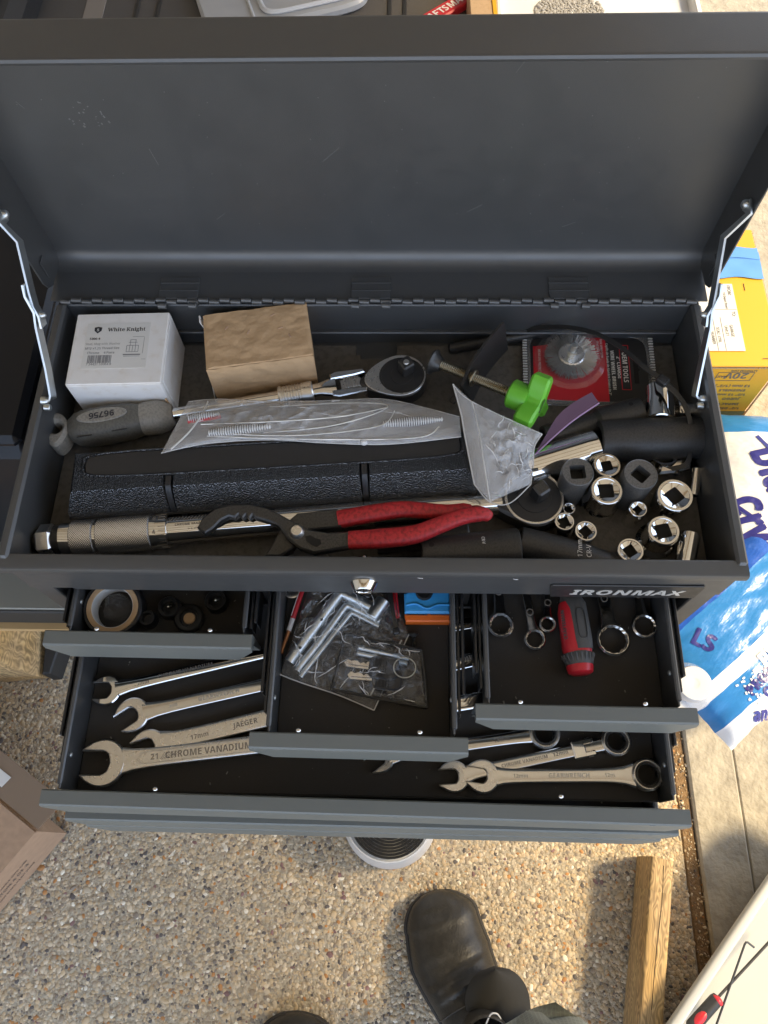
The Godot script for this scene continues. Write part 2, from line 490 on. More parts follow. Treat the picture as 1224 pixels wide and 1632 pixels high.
	tc.albedo_texture = ImageTexture.create_from_image(im); tri_planar(tc, 22.0); bumpy(tc, grain, 0.4)
	var ce := mat("ceiling_paint", Color(0.80, 0.78, 0.73), 0.8)
	mat("wall_paint", Color(0.50, 0.46, 0.40), 0.85)

# growth rings drawn out along u, with a few checks and knots
func wood_grain(n: FastNoiseLite, sd: int) -> ImageTexture:
	var w := 512; var h := 256
	var im := Image.create(w, h, false, Image.FORMAT_RGB8)
	var n2 := FastNoiseLite.new(); n2.seed = sd; n2.frequency = 0.05
	for y in h:
		for x in w:
			var k := n.get_noise_2d(x * 0.35, y * 1.2) * 5.0 + y * 0.07
			var r := 0.5 + 0.5 * sin(k * TAU)
			var f := n2.get_noise_2d(x * 0.12, y * 5.0)
			var s := 0.72 + 0.24 * r + 0.20 * f
			var b := n.get_noise_2d(x * 0.2 + 900.0, y * 0.5 + 40.0)
			im.set_pixel(x, y, Color(clampf(s, 0, 1), clampf(s * (0.97 - 0.05 * b), 0, 1), clampf(s * (0.92 - 0.22 * maxf(b, 0.0)), 0, 1)))
	return ImageTexture.create_from_image(im)

func setting():
	var m := Mb.new()
	# the ground far out, then the slabs
	box(m, Vector3(0, FLOOR - 0.26, 0), Vector3(300, 0.4, 300))
	var gm := mat("driveway", Color(0.36, 0.33, 0.27), 0.9); gm.albedo_texture = (M.smooth_concrete as StandardMaterial3D).albedo_texture; tri_planar(gm, 0.5, true)
	structure("ground", m, gm)
	m = Mb.new(); box(m, Vector3(-2.234, FLOOR - 0.035, -0.5), Vector3(5.53, 0.06, 7.0), 0.004)
	structure("aggregate_floor", m, M.aggregate_mortar)
	m = Mb.new(); box(m, Vector3(0.5445, FLOOR - 0.034, -0.5), Vector3(0.025, 0.05, 7.0), 0.003)
	structure("floor_joint_strip", m, M.joint_board)
	m = Mb.new()
	box(m, Vector3(0.6010, FLOOR - 0.030, -0.5), Vector3(0.0870, 0.06, 7.0), 0.004)
	box(m, Vector3(2.3455, FLOOR - 0.0315, -0.5), Vector3(3.400, 0.06, 7.0), 0.002)
	structure("concrete_path", m, M.smooth_concrete)
	# loose grit in the joint
	var r := RandomNumberGenerator.new(); r.seed = 4
	pebbles("joint_grit", 1, 500, func(): return Vector3(r.randf_range(0.534, 0.558), FLOOR - 0.0085, r.randf_range(-0.25, 0.55)), 0.0011, 0.0034, 0.8)
	for k in 4:
		pebbles("floor_pebbles", 20 + k, 14000, func():
			for t in 30:
				var p := Vector3(r.randf_range(-0.86, 0.529), FLOOR - 0.0056, r.randf_range(-0.24, 0.56))
				if absf(p.x) < 0.24 and p.z < 0.13: continue
				return p
			return Vector3(0.2, FLOOR, 0.4), 0.0016, 0.0043, 0.36)
	# the garage round it: ceiling and two walls, open to the drive on the right and in front
	m = Mb.new(); box(m, Vector3(-1.3, 1.78, -1.05), Vector3(7.3, 0.2, 5.9)); var ceiling := structure("garage_ceiling", m, M.ceiling_paint)
	for k in 9:
		var jm := Mb.new(); box(jm, Vector3(-1.3, 1.614, -3.4 + k * 0.6), Vector3(7.2, 0.125, 0.045), 0.003)
		part("joist", jm, M.timber_plain, ceiling, 30)
	m = Mb.new(); box(m, Vector3(-1.60, 0.38, -0.95), Vector3(0.2, 2.6, 5.1)); structure("garage_wall", m, M.wall_paint)
	m = Mb.new(); box(m, Vector3(-0.6, 0.38, -3.6), Vector3(3.6, 2.6, 0.2)); structure("garage_wall_back", m, M.wall_paint)

func pebble_mesh(sd: int) -> ArrayMesh:
	var n := FastNoiseLite.new(); n.seed = sd; n.frequency = 0.9
	var m := Mb.new()
	var s := SphereMesh.new(); s.radius = 1.0; s.height = 2.0; s.radial_segments = 9; s.rings = 5
	var a := s.get_mesh_arrays()
	var P: PackedVector3Array = a[Mesh.ARRAY_VERTEX]
	var I: PackedInt32Array = a[Mesh.ARRAY_INDEX]
	for t in range(0, I.size(), 3):
		var q := []
		for k in 3:
			var p := P[I[t + k]]
			q.append(p * (1.0 + 0.34 * n.get_noise_3dv(p * 1.1)))
		if q[0].distance_to(q[1]) > 1e-4 and q[1].distance_to(q[2]) > 1e-4 and q[0].distance_to(q[2]) > 1e-4: m.tri(q[0], q[1], q[2])
	m.outward(0)
	return m.commit(80.0)

func pebbles(called: String, sd: int, count: int, where: Callable, r0: float, r1: float, flatness: float, tone := Color(0, 0, 0, 0)):
	var mm := MultiMesh.new(); mm.transform_format = MultiMesh.TRANSFORM_3D; mm.use_colors = true
	mm.mesh = pebble_mesh(sd); mm.instance_count = count
	var r := RandomNumberGenerator.new(); r.seed = sd * 77 + 5
	for i in count:
		var k := lerpf(r0, r1, pow(r.randf(), 2.2))
		if r.randf() < 0.03: k *= 1.5
		var b := Basis(Vector3.UP, r.randf() * TAU) * Basis.from_scale(Vector3(k * r.randf_range(0.75, 1.3), k * flatness * r.randf_range(0.7, 1.15), k * r.randf_range(0.6, 1.0))) * Basis.from_euler(Vector3(r.randf() * TAU, r.randf() * TAU, 0))
		mm.set_instance_transform(i, Transform3D(b, where.call() + Vector3(0, k * 0.12, 0)))
		var c := Color(0.46, 0.37, 0.25)
		var d := r.randf()
		if d < 0.40: c = Color(0.50, 0.40, 0.27)
		elif d < 0.62: c = Color(0.60, 0.52, 0.40)
		elif d < 0.76: c = Color(0.34, 0.28, 0.21)
		elif d < 0.86: c = Color(0.23, 0.20, 0.17)
		elif d < 0.92: c = Color(0.11, 0.10, 0.10)
		elif d < 0.955: c = Color(0.44, 0.22, 0.08)
		elif d < 0.97: c = Color(0.22, 0.13, 0.13)
		else: c = Color(0.74, 0.70, 0.62)
		if tone.a > 0.0: c = tone
		var j := r.randf_range(0.8, 1.15)
		mm.set_instance_color(i, Color(minf(c.r * j * 1.08, 0.85), minf(c.g * j * 1.03, 0.8), c.b * j * 0.95))
	var o := MultiMeshInstance3D.new(); o.name = numbered(called); o.multimesh = mm; o.material_override = M.pebble
	add_child(o, true); o.set_meta("kind", "stuff")

# ---------------------------------------------------------------- the chest
func extrude_x(m: Mb, prof: Array, x0: float, x1: float):     # prof holds (z, y)
	prism(m, prof, x0, x1, 0.0, Transform3D(Basis(Vector3(0, 0, 1), Vector3(0, 1, 0), Vector3(1, 0, 0)), Vector3.ZERO))

func folded(path: Array, t: float) -> Array:                  # an open bent-sheet section of thickness t
	var a := []; var b := []
	for i in path.size():
		var d: Vector2 = (path[mini(i + 1, path.size() - 1)] - path[maxi(i - 1, 0)]).normalized()
		a.append(path[i]); b.append(path[i] + Vector2(-d.y, d.x) * t)
	b.reverse()
	return a + b

func rod(m: Mb, a: Vector3, b: Vector3, r: float, n := 12):
	var d := (b - a).normalized()
	lathe(m, [Vector2(0, 0), Vector2(0, r * 0.85), Vector2(r * 0.15, r), Vector2(a.distance_to(b) - r * 0.15, r), Vector2(a.distance_to(b), r * 0.85), Vector2(a.distance_to(b), 0)], Transform3D(Basis(d, d.cross(Vector3(0.31, 0.52, 0.8)).normalized(), d.cross(d.cross(Vector3(0.31, 0.52, 0.8)).normalized())), a), n)

func tool_chest():
	var t := thing("tool_chest", "dark grey steel tool chest with its lid raised and drawers pulled open", "tool chest", Transform3D(Basis(), Vector3(0, -0.283, -0.13)))
	var m := Mb.new()
	# body: walls with a rolled rim
	box(m, Vector3(-0.301, -0.1415, -0.1368), Vector3(0.008, 0.281, 0.2660), 0.0012)
	part("side_wall", m, M.powder_coat, t, 38, true)
	m = Mb.new(); box(m, Vector3(0.301, -0.1415, -0.1368), Vector3(0.008, 0.281, 0.2660), 0.0012)
	part("side_wall", m, M.powder_coat, t, 38, true)
	for s in [-1.0, 1.0]:
		m = Mb.new(); box(m, Vector3(s * 0.3008, -0.003, -0.133), Vector3(0.0094, 0.010, 0.2600), 0.0022)
		part("rim_fold", m, M.powder_coat, t, 38, true)
	m = Mb.new(); box(m, Vector3(0, -0.1415, -0.2665), Vector3(0.594, 0.279, 0.006), 0.001)
	box(m, Vector3(0, -0.040, -0.2615), Vector3(0.590, 0.003, 0.005), 0.0008)
	part("back_wall", m, M.powder_coat, t, 38, true)
	m = Mb.new(); box(m, Vector3(0, -0.0625, -0.1355), Vector3(0.5935, 0.005, 0.256)); part("tray_base", m, M.powder_coat, t, 38, true)
	m = Mb.new(); box(m, Vector3(0, -0.2805, -0.1355), Vector3(0.5935, 0.003, 0.256)); part("bottom", m, M.powder_coat, t, 38, true)
	# front panel: rounded lip over a flat face with a bevelled raised field
	m = Mb.new()
	extrude_x(m, [Vector2(-0.0085, -0.060), Vector2(-0.0085, -0.003), Vector2(-0.0078, -0.0008), Vector2(-0.006, 0.0), Vector2(0.0035, 0.0), Vector2(0.0056, -0.001), Vector2(0.0066, -0.0036), Vector2(0.0066, -0.0085), Vector2(0.0058, -0.011), Vector2(0.0036, -0.0125), Vector2(0.0, -0.0135), Vector2(0.0, -0.0655), Vector2(-0.004, -0.0658), Vector2(-0.004, -0.060)], -0.3052, 0.3052)
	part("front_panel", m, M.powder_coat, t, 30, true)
	m = Mb.new()
	prism(m, [Vector2(-0.262, -0.064), Vector2(0.262, -0.064), Vector2(0.300, -0.020), Vector2(0.296, -0.016), Vector2(-0.296, -0.016), Vector2(-0.300, -0.020)], -0.001, 0.0022, 0.0012)
	part("front_field", m, M.powder_coat, t, 25, true)
	for s in [-1.0, 1.0]:
		m = Mb.new(); box(m, Vector3(s * 0.2955, -0.174, -0.0055), Vector3(0.0185, 0.2145, 0.009), 0.001); part("corner_post", m, M.powder_coat, t, 38, true)
	m = Mb.new(); box(m, Vector3(0, -0.1205, -0.006), Vector3(0.571, 0.004, 0.008), 0.0008); part("front_rail", m, M.black_steel, t, 38, true)
	for x in [-0.098, 0.087]:
		m = Mb.new(); box(m, Vector3(x, -0.0925, -0.130), Vector3(0.006, 0.0525, 0.25)); part("divider", m, M.black_steel, t, 38, true)
	# soft liner of the tray, notched behind
	m = Mb.new()
	var lf := Transform3D(Basis(Vector3(1, 0, 0), Vector3(0, 0, -1), Vector3(0, 1, 0)), Vector3.ZERO)
	prism(m, [Vector2(-0.296, 0.0095), Vector2(0.296, 0.0095), Vector2(0.296, 0.2575), Vector2(0.0205, 0.2575), Vector2(0.0205, 0.2455), Vector2(0.0155, 0.2455), Vector2(0.0155, 0.2405), Vector2(-0.0155, 0.2405), Vector2(-0.0155, 0.2455), Vector2(-0.0205, 0.2455), Vector2(-0.0205, 0.2575), Vector2(-0.296, 0.2575)], -0.0598, TRAY, 0.0004, lf)
	part("tray_mat", m, M.tray_liner, t, 38, true)
	lint(t, -0.28, 0.28, -0.24, -0.01, TRAY + 0.0002, 130, 77)
	# lock
	m = Mb.new()
	lathe(m, [Vector2(0, 0.0), Vector2(0, 0.0118), Vector2(0.0012, 0.0118), Vector2(0.0072, 0.0085), Vector2(0.0080, 0.0078), Vector2(0.0076, 0.0066), Vector2(0.0070, 0.0064), Vector2(0.0070, 0.0)], Transform3D(Basis(), Vector3(-0.0045, -0.036, 0.0022)), 32, 2)
	var lock := part("lock", m, M.chrome, t, 30, true)
	m = Mb.new(); box(m, Vector3(-0.0045, -0.036, 0.0094), Vector3(0.0011, 0.0072, 0.0012)); part("keyhole", m, M.dark_hole, lock, 38, true)
	# name plate
	m = Mb.new()
	prism(m, [Vector2(0.158, -0.064), Vector2(0.283, -0.064), Vector2(0.283, -0.036), Vector2(0.281, -0.033), Vector2(0.155, -0.033), Vector2(0.153, -0.036)], 0.0022, 0.0040, 0.0006)
	var bd := part("name_plate", m, M.smooth_black_plastic, t, 30, true)
	text(bd, "IRONMAX", 0.0185, Vector3(0.221, -0.0500, 0.0042), M.badge_silver, 0.0, "Droid Sans", 0.0006, 700, "lettering", Basis(Vector3(1, 0, 0), Vector3(0.16, 1, 0), Vector3(0, 0, 1)), 1.22)
	for q in [[-0.298, -0.0145, 0.004], [0.043, -0.0135, 0.0055], [0.121, -0.0130, 0.0058]]:
		m = Mb.new()   # where the paint is chipped to bare metal
		box(m, Vector3(q[0], q[1], q[2]), Vector3(0.0045, 0.0004, 0.0006), 0.0001, Basis(Vector3(0, 0, 1), -0.3))
		part("paint_chip", m, M.white_plastic, t, 38, true)
	lid(t)
	stays(t)
	drawers(t)

func lid(t: Node3D):
	var xf := Transform3D(Basis(Vector3.RIGHT, deg_to_rad(1.0)), Vector3(0, 0.001, -0.2655))
	var p := [Vector2(0.0, 0.0), Vector2(-0.034, 0.0)]
	for k in 7: p.append(Vector2(-0.034, 0.017) + Vector2(-sin(k * PI / 12.0), -cos(k * PI / 12.0)) * 0.017)
	p.append(Vector2(-0.051, 0.232))
	for k in 6: p.append(Vector2(-0.045, 0.238) + Vector2(-cos(k * PI / 10.0), sin(k * PI / 10.0)) * 0.006)
	p += [Vector2(-0.0065, 0.2455), Vector2(-0.0045, 0.2450), Vector2(-0.0035, 0.2432), Vector2(-0.0042, 0.2410), Vector2(-0.0065, 0.2402)]
	var m := Mb.new()
	prism(m, folded(p, -0.0014), -0.3115, 0.3115, 0.0, xf * Transform3D(Basis(Vector3(0, 0, 1), Vector3(0, 1, 0), Vector3(1, 0, 0)), Vector3.ZERO))
	var l := part("lid", m, M.powder_coat, t, 40, true)
	for s in [-1.0, 1.0]:
		m = Mb.new()
		var sp := [Vector2(-0.050, 0.001), Vector2(-0.016, 0.004), Vector2(-0.008, 0.010), Vector2(-0.004, 0.020), Vector2(-0.0035, 0.236), Vector2(-0.0065, 0.242), Vector2(-0.050, 0.242)]
		prism(m, sp, s * 0.311 - 0.0008, s * 0.311 + 0.0008, 0.0003, xf * Transform3D(Basis(Vector3(0, 0, 1), Vector3(0, 1, 0), Vector3(1, 0, 0)), Vector3.ZERO))
		part("lid_side", m, M.powder_coat, l, 38, true)
		m = Mb.new()   # spot-welded tab in the corner
		box(m, Vector3(s * 0.3093, 0.026, -0.020), Vector3(0.0012, 0.020, 0.010), 0.0005); 
		m.v = xf_all(m.v, xf)
		part("corner_tab", m, M.powder_coat, l, 38, true)
	# hinge: two leaves and their knuckles
	m = Mb.new(); box(m, Vector3(0, 0.0018, -0.2780), Vector3(0.598, 0.0012, 0.0230), 0.0004); part("hinge_leaf", m, M.powder_coat, t, 38, true)
	var proto := Mb.new(); rod(proto, Vector3(-0.0049, 0, 0), Vector3(0.0049, 0, 0), 0.0026, 10)
	var km := proto.commit(40)
	for k in 59:
		var o := MeshInstance3D.new(); o.name = "hinge_knuckle"; o.mesh = km; o.material_override = M.powder_coat
		t.add_child(o, true); o.position = Vector3(-0.2958 + k * 0.0102, 0.0026 + 0.0006 * (k % 2), -0.2640 - 0.0014 * (k % 2)) - t.position
	for x in [-0.188, -0.004, 0.183]:
		m = Mb.new()
		box(m, Vector3(x, 0.0034, -0.2795), Vector3(0.0375, 0.0016, 0.0255), 0.0005)
		box(m, Vector3(x, 0.0046, -0.2850), Vector3(0.0375, 0.0010, 0.0008))
		box(m, Vector3(x, 0.0046, -0.2760), Vector3(0.0375, 0.0010, 0.0008))
		var c := part("hinge_clip", m, M.powder_coat, t, 38, true)
		for s in [-1.0, 1.0]:
			m = Mb.new(); rod(m, Vector3(x + s * 0.0145 - 0.004, 0.0018, -0.2600), Vector3(x + s * 0.0145 + 0.004, 0.0018, -0.2600), 0.0032, 12)
			part("hook", m, M.powder_coat, c, 40, true)
	# scratches and rubbed spots in the paint
	m = Mb.new()
	var r := RandomNumberGenerator.new(); r.seed = 3
	for k in 22:
		var c := Vector3(-0.222 + r.randf_range(-0.016, 0.016), 0.165 + r.randf_range(-0.012, 0.012), -0.04930)
		box(m, c, Vector3(r.randf_range(0.0005, 0.0014), r.randf_range(0.0004, 0.0022), 0.0001), 0.0, Basis(Vector3(0, 0, 1), r.randf_range(0.2, 0.8)))
	box(m, Vector3(-0.0210, 0.2290, -0.0493), Vector3(0.0007, 0.0130, 0.0001)); box(m, Vector3(-0.0262, 0.2340, -0.0493), Vector3(0.0018, 0.0008, 0.0001))
	for k in 7: box(m, Vector3(r.randf_range(-0.29, 0.29), r.randf_range(0.03, 0.22), -0.0494), Vector3(0.00025, r.randf_range(0.006, 0.022), 0.0001), 0.0, Basis(Vector3(0, 0, 1), r.randf_range(-1.3, 1.3)))
	for k in 60: box(m, Vector3(r.randf_range(-0.28, 0.28), r.randf_range(0.03, 0.22), -0.0493), Vector3(0.0007, 0.0007, 0.0001))
	m.v = xf_all(m.v, xf)
	part("paint_scratches", m, M.scuff, l, 38, true).set_meta("kind", "stuff")

func xf_all(v: PackedVector3Array, xf: Transform3D) -> PackedVector3Array:
	return xf * v

func stays(t: Node3D):
	# zinc struts: a flat bar from the lid, jogged, riveted to a second bar that steps out to a stud on the tray wall
	for s in [-1.0, 1.0]:
		var up: Array; var low: Array
		if s < 0.0:
			up = [Vector3(-0.3065, 0.1085, -0.268), Vector3(-0.3035, 0.1130, -0.255), Vector3(-0.292, 0.1005, -0.2465), Vector3(-0.290, 0.070, -0.2195), Vector3(-0.2895, 0.060, -0.2125), Vector3(-0.286, 0.055, -0.2070), Vector3(-0.2865, 0.046, -0.2020)]
			low = [Vector3(-0.2925, 0.078, -0.2215), Vector3(-0.2930, 0.070, -0.2160), Vector3(-0.2890, 0.058, -0.2085), Vector3(-0.2900, 0.047, -0.2000), Vector3(-0.2885, 0.020, -0.1760), Vector3(-0.2880, 0.003, -0.1590), Vector3(-0.2890, 0.0, -0.1570), Vector3(-0.2960, -0.001, -0.1575)]
		else:
			up = [Vector3(0.3065, 0.1090, -0.276), Vector3(0.3040, 0.1130, -0.262), Vector3(0.2915, 0.0910, -0.2586), Vector3(0.2900, 0.0600, -0.2270), Vector3(0.2895, 0.0520, -0.2190), Vector3(0.286, 0.0470, -0.2140), Vector3(0.2865, 0.0400, -0.2080)]
			low = [Vector3(0.2925, 0.0680, -0.2300), Vector3(0.2930, 0.0610, -0.2240), Vector3(0.2890, 0.0500, -0.2160), Vector3(0.2900, 0.0390, -0.2060), Vector3(0.2885, 0.0120, -0.1820), Vector3(0.2880, -0.0050, -0.1680), Vector3(0.2890, -0.0075, -0.1665), Vector3(0.2960, -0.0085, -0.1670)]
		var m := Mb.new()
		var sec := [Vector2(-0.0009, -0.0055), Vector2(0.0009, -0.0055), Vector2(0.0009, 0.0055), Vector2(-0.0009, 0.0055)]
		sweep(m, up, sec, null, Vector3(0.0, 0.72, 0.69))
		var st := part("lid_stay", m, M.zinc_plate, t, 30, true)
		m = Mb.new(); sweep(m, low, sec, null, Vector3(0.0, 0.72, 0.69)); part("lower_bar", m, M.zinc_plate, st, 30, true)
		for q in [[up[5] + Vector3(0, 0.0, 0), 0.003], [Vector3(up[0].x, up[0].y, up[0].z), 0.0042], [low[7] + Vector3(0, 0.0015, 0.003), 0.0038]]:
			m = Mb.new()
			lathe(m, [Vector2(-0.002, 0), Vector2(-0.002, q[1]), Vector2(0.0015, q[1]), Vector2(0.0035, q[1] * 0.8), Vector2(0.0045, q[1] * 0.45), Vector2(0.0048, 0)], Transform3D(Basis(Vector3(-s, 0, 0), Vector3(0, 1, 0), Vector3(0, 0, -s)), q[0]), 14)
			part("rivet", m, M.zinc_plate, st, 40, true)
		m = Mb.new()
		rod(m, low[7] + Vector3(-s * 0.001, 0.0005, 0.0095), low[7] + Vector3(-s * 0.007, 0.0005, 0.0095), 0.0030)
		part("screw", m, M.zinc_plate, st, 40, true)

func drawer_front(m: Mb, x0: float, x1: float, z0: float, z1: float, y: float):
	var n := 4
	var xs := [x0, x0 + 0.017, x1 - 0.015, x1]
	var rows := []
	for i in n:
		var z := lerpf(z0, z1, (xs[i] - x0) / (x1 - x0))
		var e := i == 0 or i == 3
		var low := -0.0075 if e else -0.027
		var out := 0.0148 if e else 0.0172
		var pr := [Vector2(0.0005, -0.0445), Vector2(0.0, -0.0012), Vector2(0.0012, 0.0), Vector2(0.0122, -0.0002), Vector2(0.0137, -0.0012), Vector2(0.0142, -0.0035), Vector2(out, low), Vector2(out - 0.002, low - 0.0016), Vector2(0.006, low - 0.003), Vector2(0.004, -0.0445)]
		var r := []
		for q in pr: r.append(Vector3(xs[i], y + q.y, z + q.x))
		rows.append(r)
	var s := m.v.size()
	for i in n - 1:
		for j in 10: m.quad(rows[i][j], rows[i][(j + 1) % 10], rows[i + 1][(j + 1) % 10], rows[i + 1][j])
	for e in [0, n - 1]:
		var c := Vector3()
		for q in rows[e]: c += q
		c /= 10.0
		for j in 10:
			if e == 0: m.tri(c, rows[e][(j + 1) % 10], rows[e][j])
			else: m.tri(c, rows[e][j], rows[e][(j + 1) % 10])
	m.outward(s)

func drawer(t: Node3D, x0: float, x1: float, w0: float, w1: float, z0: float, z1: float, y: float, label: String, contents := true) -> Node3D:
	var m := Mb.new()
	drawer_front(m, x0, x1, z0, z1, y)
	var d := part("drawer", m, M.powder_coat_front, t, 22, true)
	if label: d.set_meta("label", label)
	var back := -0.235
	var floor_y := y - 0.0425
	var zf := minf(z0, z1) - 0.0005
	for s in [0, 1]:
		var x := w0 if s == 0 else w1
		var o := -1.0 if s == 0 else 1.0
		m = Mb.new(); box(m, Vector3(x + o * 0.0010, y - 0.0245, (back + zf) / 2), Vector3(0.0020, 0.041, zf - back), 0.0006)
		box(m, Vector3(x + o * 0.0016, y - 0.0046, (back + zf - 0.004) / 2), Vector3(0.0044, 0.0030, zf - 0.004 - back), 0.0012)
		part("side_panel", m, M.powder_coat, d, 38, true)
		# the runner: an outer and an inner channel beside the wall
		m = Mb.new()
		box(m, Vector3(x + o * 0.0062, y - 0.0105, (back + zf * 0.86) / 2), Vector3(0.0022, 0.0016, zf * 0.86 - back), 0.0004)
		box(m, Vector3(x + o * 0.0071, y - 0.0200, (back + zf * 0.86) / 2), Vector3(0.0010, 0.0200, zf * 0.86 - back), 0.0003)
		part("runner", m, M.black_steel, d, 38, true)
		m = Mb.new()
		box(m, Vector3(x + o * 0.0100, y - 0.0090, (back + zf * 0.72) / 2), Vector3(0.0026, 0.0018, zf * 0.72 - back), 0.0005)
		box(m, Vector3(x + o * 0.0112, y - 0.0200, (back + zf * 0.72) / 2), Vector3(0.0010, 0.0220, zf * 0.72 - back), 0.0003)
		part("outer_runner", m, M.black_steel, d, 38, true)
		m = Mb.new()
		blob(m, Vector3(lerpf(w0, w1, 0.16 if s == 0 else 0.82), y - 0.0006, zf - 0.0010), Vector3(0.0023, 0.0014, 0.0018), 8)
		part("rivet", m, M.chrome, d, 60, true)
		m = Mb.new(); blob(m, Vector3(x - o * 0.0006, y - 0.014, zf - 0.030), Vector3(0.0012, 0.0024, 0.0024), 8)
		part("rivet", m, M.zinc_plate, d, 60, true)
	m = Mb.new(); box(m, Vector3((w0 + w1) / 2, y - 0.0250, back), Vector3(w1 - w0 + 0.002, 0.040, 0.002)); part("back_panel", m, M.powder_coat, d, 38, true)
	m = Mb.new(); box(m, Vector3((w0 + w1) / 2, floor_y - 0.0022, (back + zf) / 2), Vector3(w1 - w0 + 0.0012, 0.0012, zf - back - 0.001)); part("drawer_base", m, M.black_steel, d, 38, true)
	m = Mb.new(); box(m, Vector3((w0 + w1) / 2, floor_y, (back + zf) / 2), Vector3(w1 - w0 - 0.0008, 0.004, zf - back - 0.002), 0.0008); part("drawer_liner", m, M.foam_liner, d, 38, true)
	m = Mb.new()
	var rc := RandomNumberGenerator.new(); rc.seed = int(absf(x1 * 900.0)) + 3
	for k in 14:
		var u := rc.randf()
		box(m, Vector3(lerpf(x0 + 0.004, x1 - 0.004, u), y - 0.0018, lerpf(z0, z1, u) + 0.0138), Vector3(rc.randf_range(0.0008, 0.0040), 0.0007, 0.0005), 0.0001, Basis(Vector3(1, 0, 0), 0.7))
	part("worn_edge", m, M.scuff, d, 38, true).set_meta("kind", "stuff")
	lint(d, w0 + 0.006, w1 - 0.006, -0.02, zf - 0.006, floor_y + 0.0021, int((w1 - w0) * 260.0), int(absf(x0 * 1000.0)))
	return d

# dust, lint and crumbs on a liner
func lint(t: Node3D, x0: float, x1: float, z0: float, z1: float, y: float, n: int, sd: int):
	var r := RandomNumberGenerator.new(); r.seed = sd
	var m := Mb.new()
	for k in n:
		var s := pow(r.randf(), 3.0) * 0.0016 + 0.0004
		box(m, Vector3(r.randf_range(x0, x1), y + s * 0.2, r.randf_range(z0, z1)), Vector3(s * r.randf_range(0.6, 2.2), s * 0.5, s * 0.7), s * 0.15, Basis(Vector3.UP, r.randf() * 6.0))
	part("lint", m, M.lint, t, 38, true).set_meta("kind", "stuff")

func drawers(t: Node3D):
	drawer(t, -0.288, -0.1034, -0.2669, -0.1135, 0.0370, 0.0384, -0.072, "narrow drawer on the left, pulled out a little")
	drawer(t, -0.0981, 0.0837, -0.0820, 0.0715, 0.1215, 0.1235, -0.072, "narrow middle drawer, pulled out furthest of the three")
	drawer(t, 0.0907, 0.2749, 0.1032, 0.2610, 0.0955, 0.0967, -0.072, "narrow drawer on the right, pulled out halfway")
	drawer(t, -0.287, 0.2752, -0.2725, 0.2630, 0.1664, 0.1734, -0.1225, "full-width drawer full of wrenches, pulled out")
	drawer(t, -0.2850, 0.2815, -0.2725, 0.2630, 0.1760, 0.1790, -0.1775, "lower full-width drawer, pulled out under the wrench drawer")
	drawer(t, -0.2850, 0.2815, -0.2725, 0.2630, 0.1795, 0.1825, -0.2325, "bottom full-width drawer, pulled out as far")

# ---------------------------------------------------------------- things in the tray
const XZ := Transform3D(Basis(Vector3(1, 0, 0), Vector3(0, 0, 1), Vector3(0, 1, 0)), Vector3.ZERO)   # outlines written as (x, z), extruded in y

func add(called: String, parent: Node3D, mt: Material, build: Callable, crease := 38.0, world := false) -> MeshInstance3D:
	var m := Mb.new(); build.call(m)
	return part(called, m, mt, parent, crease, world)

# a film between two edges (lists of world points), bulging upwards
func film(m: Mb, ea: Array, eb: Array, bulge: float, rough: float, sd: int, nu := 40, nv := 14):
	var n := FastNoiseLite.new(); n.seed = sd; n.frequency = 1.0; n.fractal_octaves = 3
	var sa := spline(ea, 10); var sb := spline(eb, 10)
	grid(m, nu, nv, func(u, w):
		var a: Vector3 = along(sa, u); var b: Vector3 = along(sb, u)
		var p := a.lerp(b, w)
		var k := sin(w * PI) * sin(clampf(u * 1.0, 0.0, 1.0) * PI)
		var fold := 1.0 - 2.0 * absf(n.get_noise_3d(p.x * 26.0 + 3.0, p.z * 26.0, sd + 7.0))
		return p + Vector3(0, bulge * sqrt(maxf(k, 0.0)) + rough * (0.35 + k) * (0.6 * n.get_noise_3d(p.x * 70.0, p.z * 70.0, sd) + 0.8 * pow(maxf(fold, 0.0), 3.0) - 0.3), 0))

# bright crease lines in a film that spans two edges
func creases(t: Node3D, ea: Array, eb: Array, lift: float, n: int, sd: int, long := 0.35):
	var r := RandomNumberGenerator.new(); r.seed = sd
	var sa := spline(ea, 10); var sb := spline(eb, 10)
	var m := Mb.new()
	for k in n:
		var u := r.randf_range(0.06, 0.94); var w := r.randf_range(0.08, 0.92); var q := r.randf() * TAU
		var L := r.randf_range(0.3, 1.0) * long; var p := []
		for i in 5:
			var f := i / 4.0 - 0.5
			var uu := clampf(u + cos(q) * L * f + r.randf_range(-0.012, 0.012), 0.02, 0.98); var ww := clampf(w + sin(q) * L * f + r.randf_range(-0.02, 0.02), 0.03, 0.97)
			p.append(along(sa, uu).lerp(along(sb, uu), ww) + Vector3(0, lift * sqrt(sin(ww * PI) * sin(uu * PI)) + r.randf_range(-0.0008, 0.0016), 0))
		var sp := spline(p, 4); var sc := []
		for i in sp.size(): sc.append(Vector2(1.0, 0.5) * (0.15 + sin(PI * i / (sp.size() - 1.0))) * r.randf_range(0.00025, 0.0007))
		sweep(m, sp, circ(1.0, 5), sc, Vector3.UP)
	part("film_creases", m, M.film_crease, t, 60, true).set_meta("kind", "stuff")

func along(p: Array, u: float) -> Vector3:
	var f := clampf(u, 0.0, 1.0) * (p.size() - 1)
	var i := mini(int(f), p.size() - 2)
	return (p[i] as Vector3).lerp(p[i + 1], f - i)

func wire(m: Mb, pts: Array, r: float, n := 6, per := 8):
	sweep(m, spline(pts, per) if per > 1 else pts, circ(r, n), null, Vector3.UP)

func tray_things():
	white_carton(); brown_carton(); flex_ratchet(); black_case(); brush_bag(); hardware_bag(); torque_wrench(); pliers(); screw_clamp(); blister_pack(); odds()

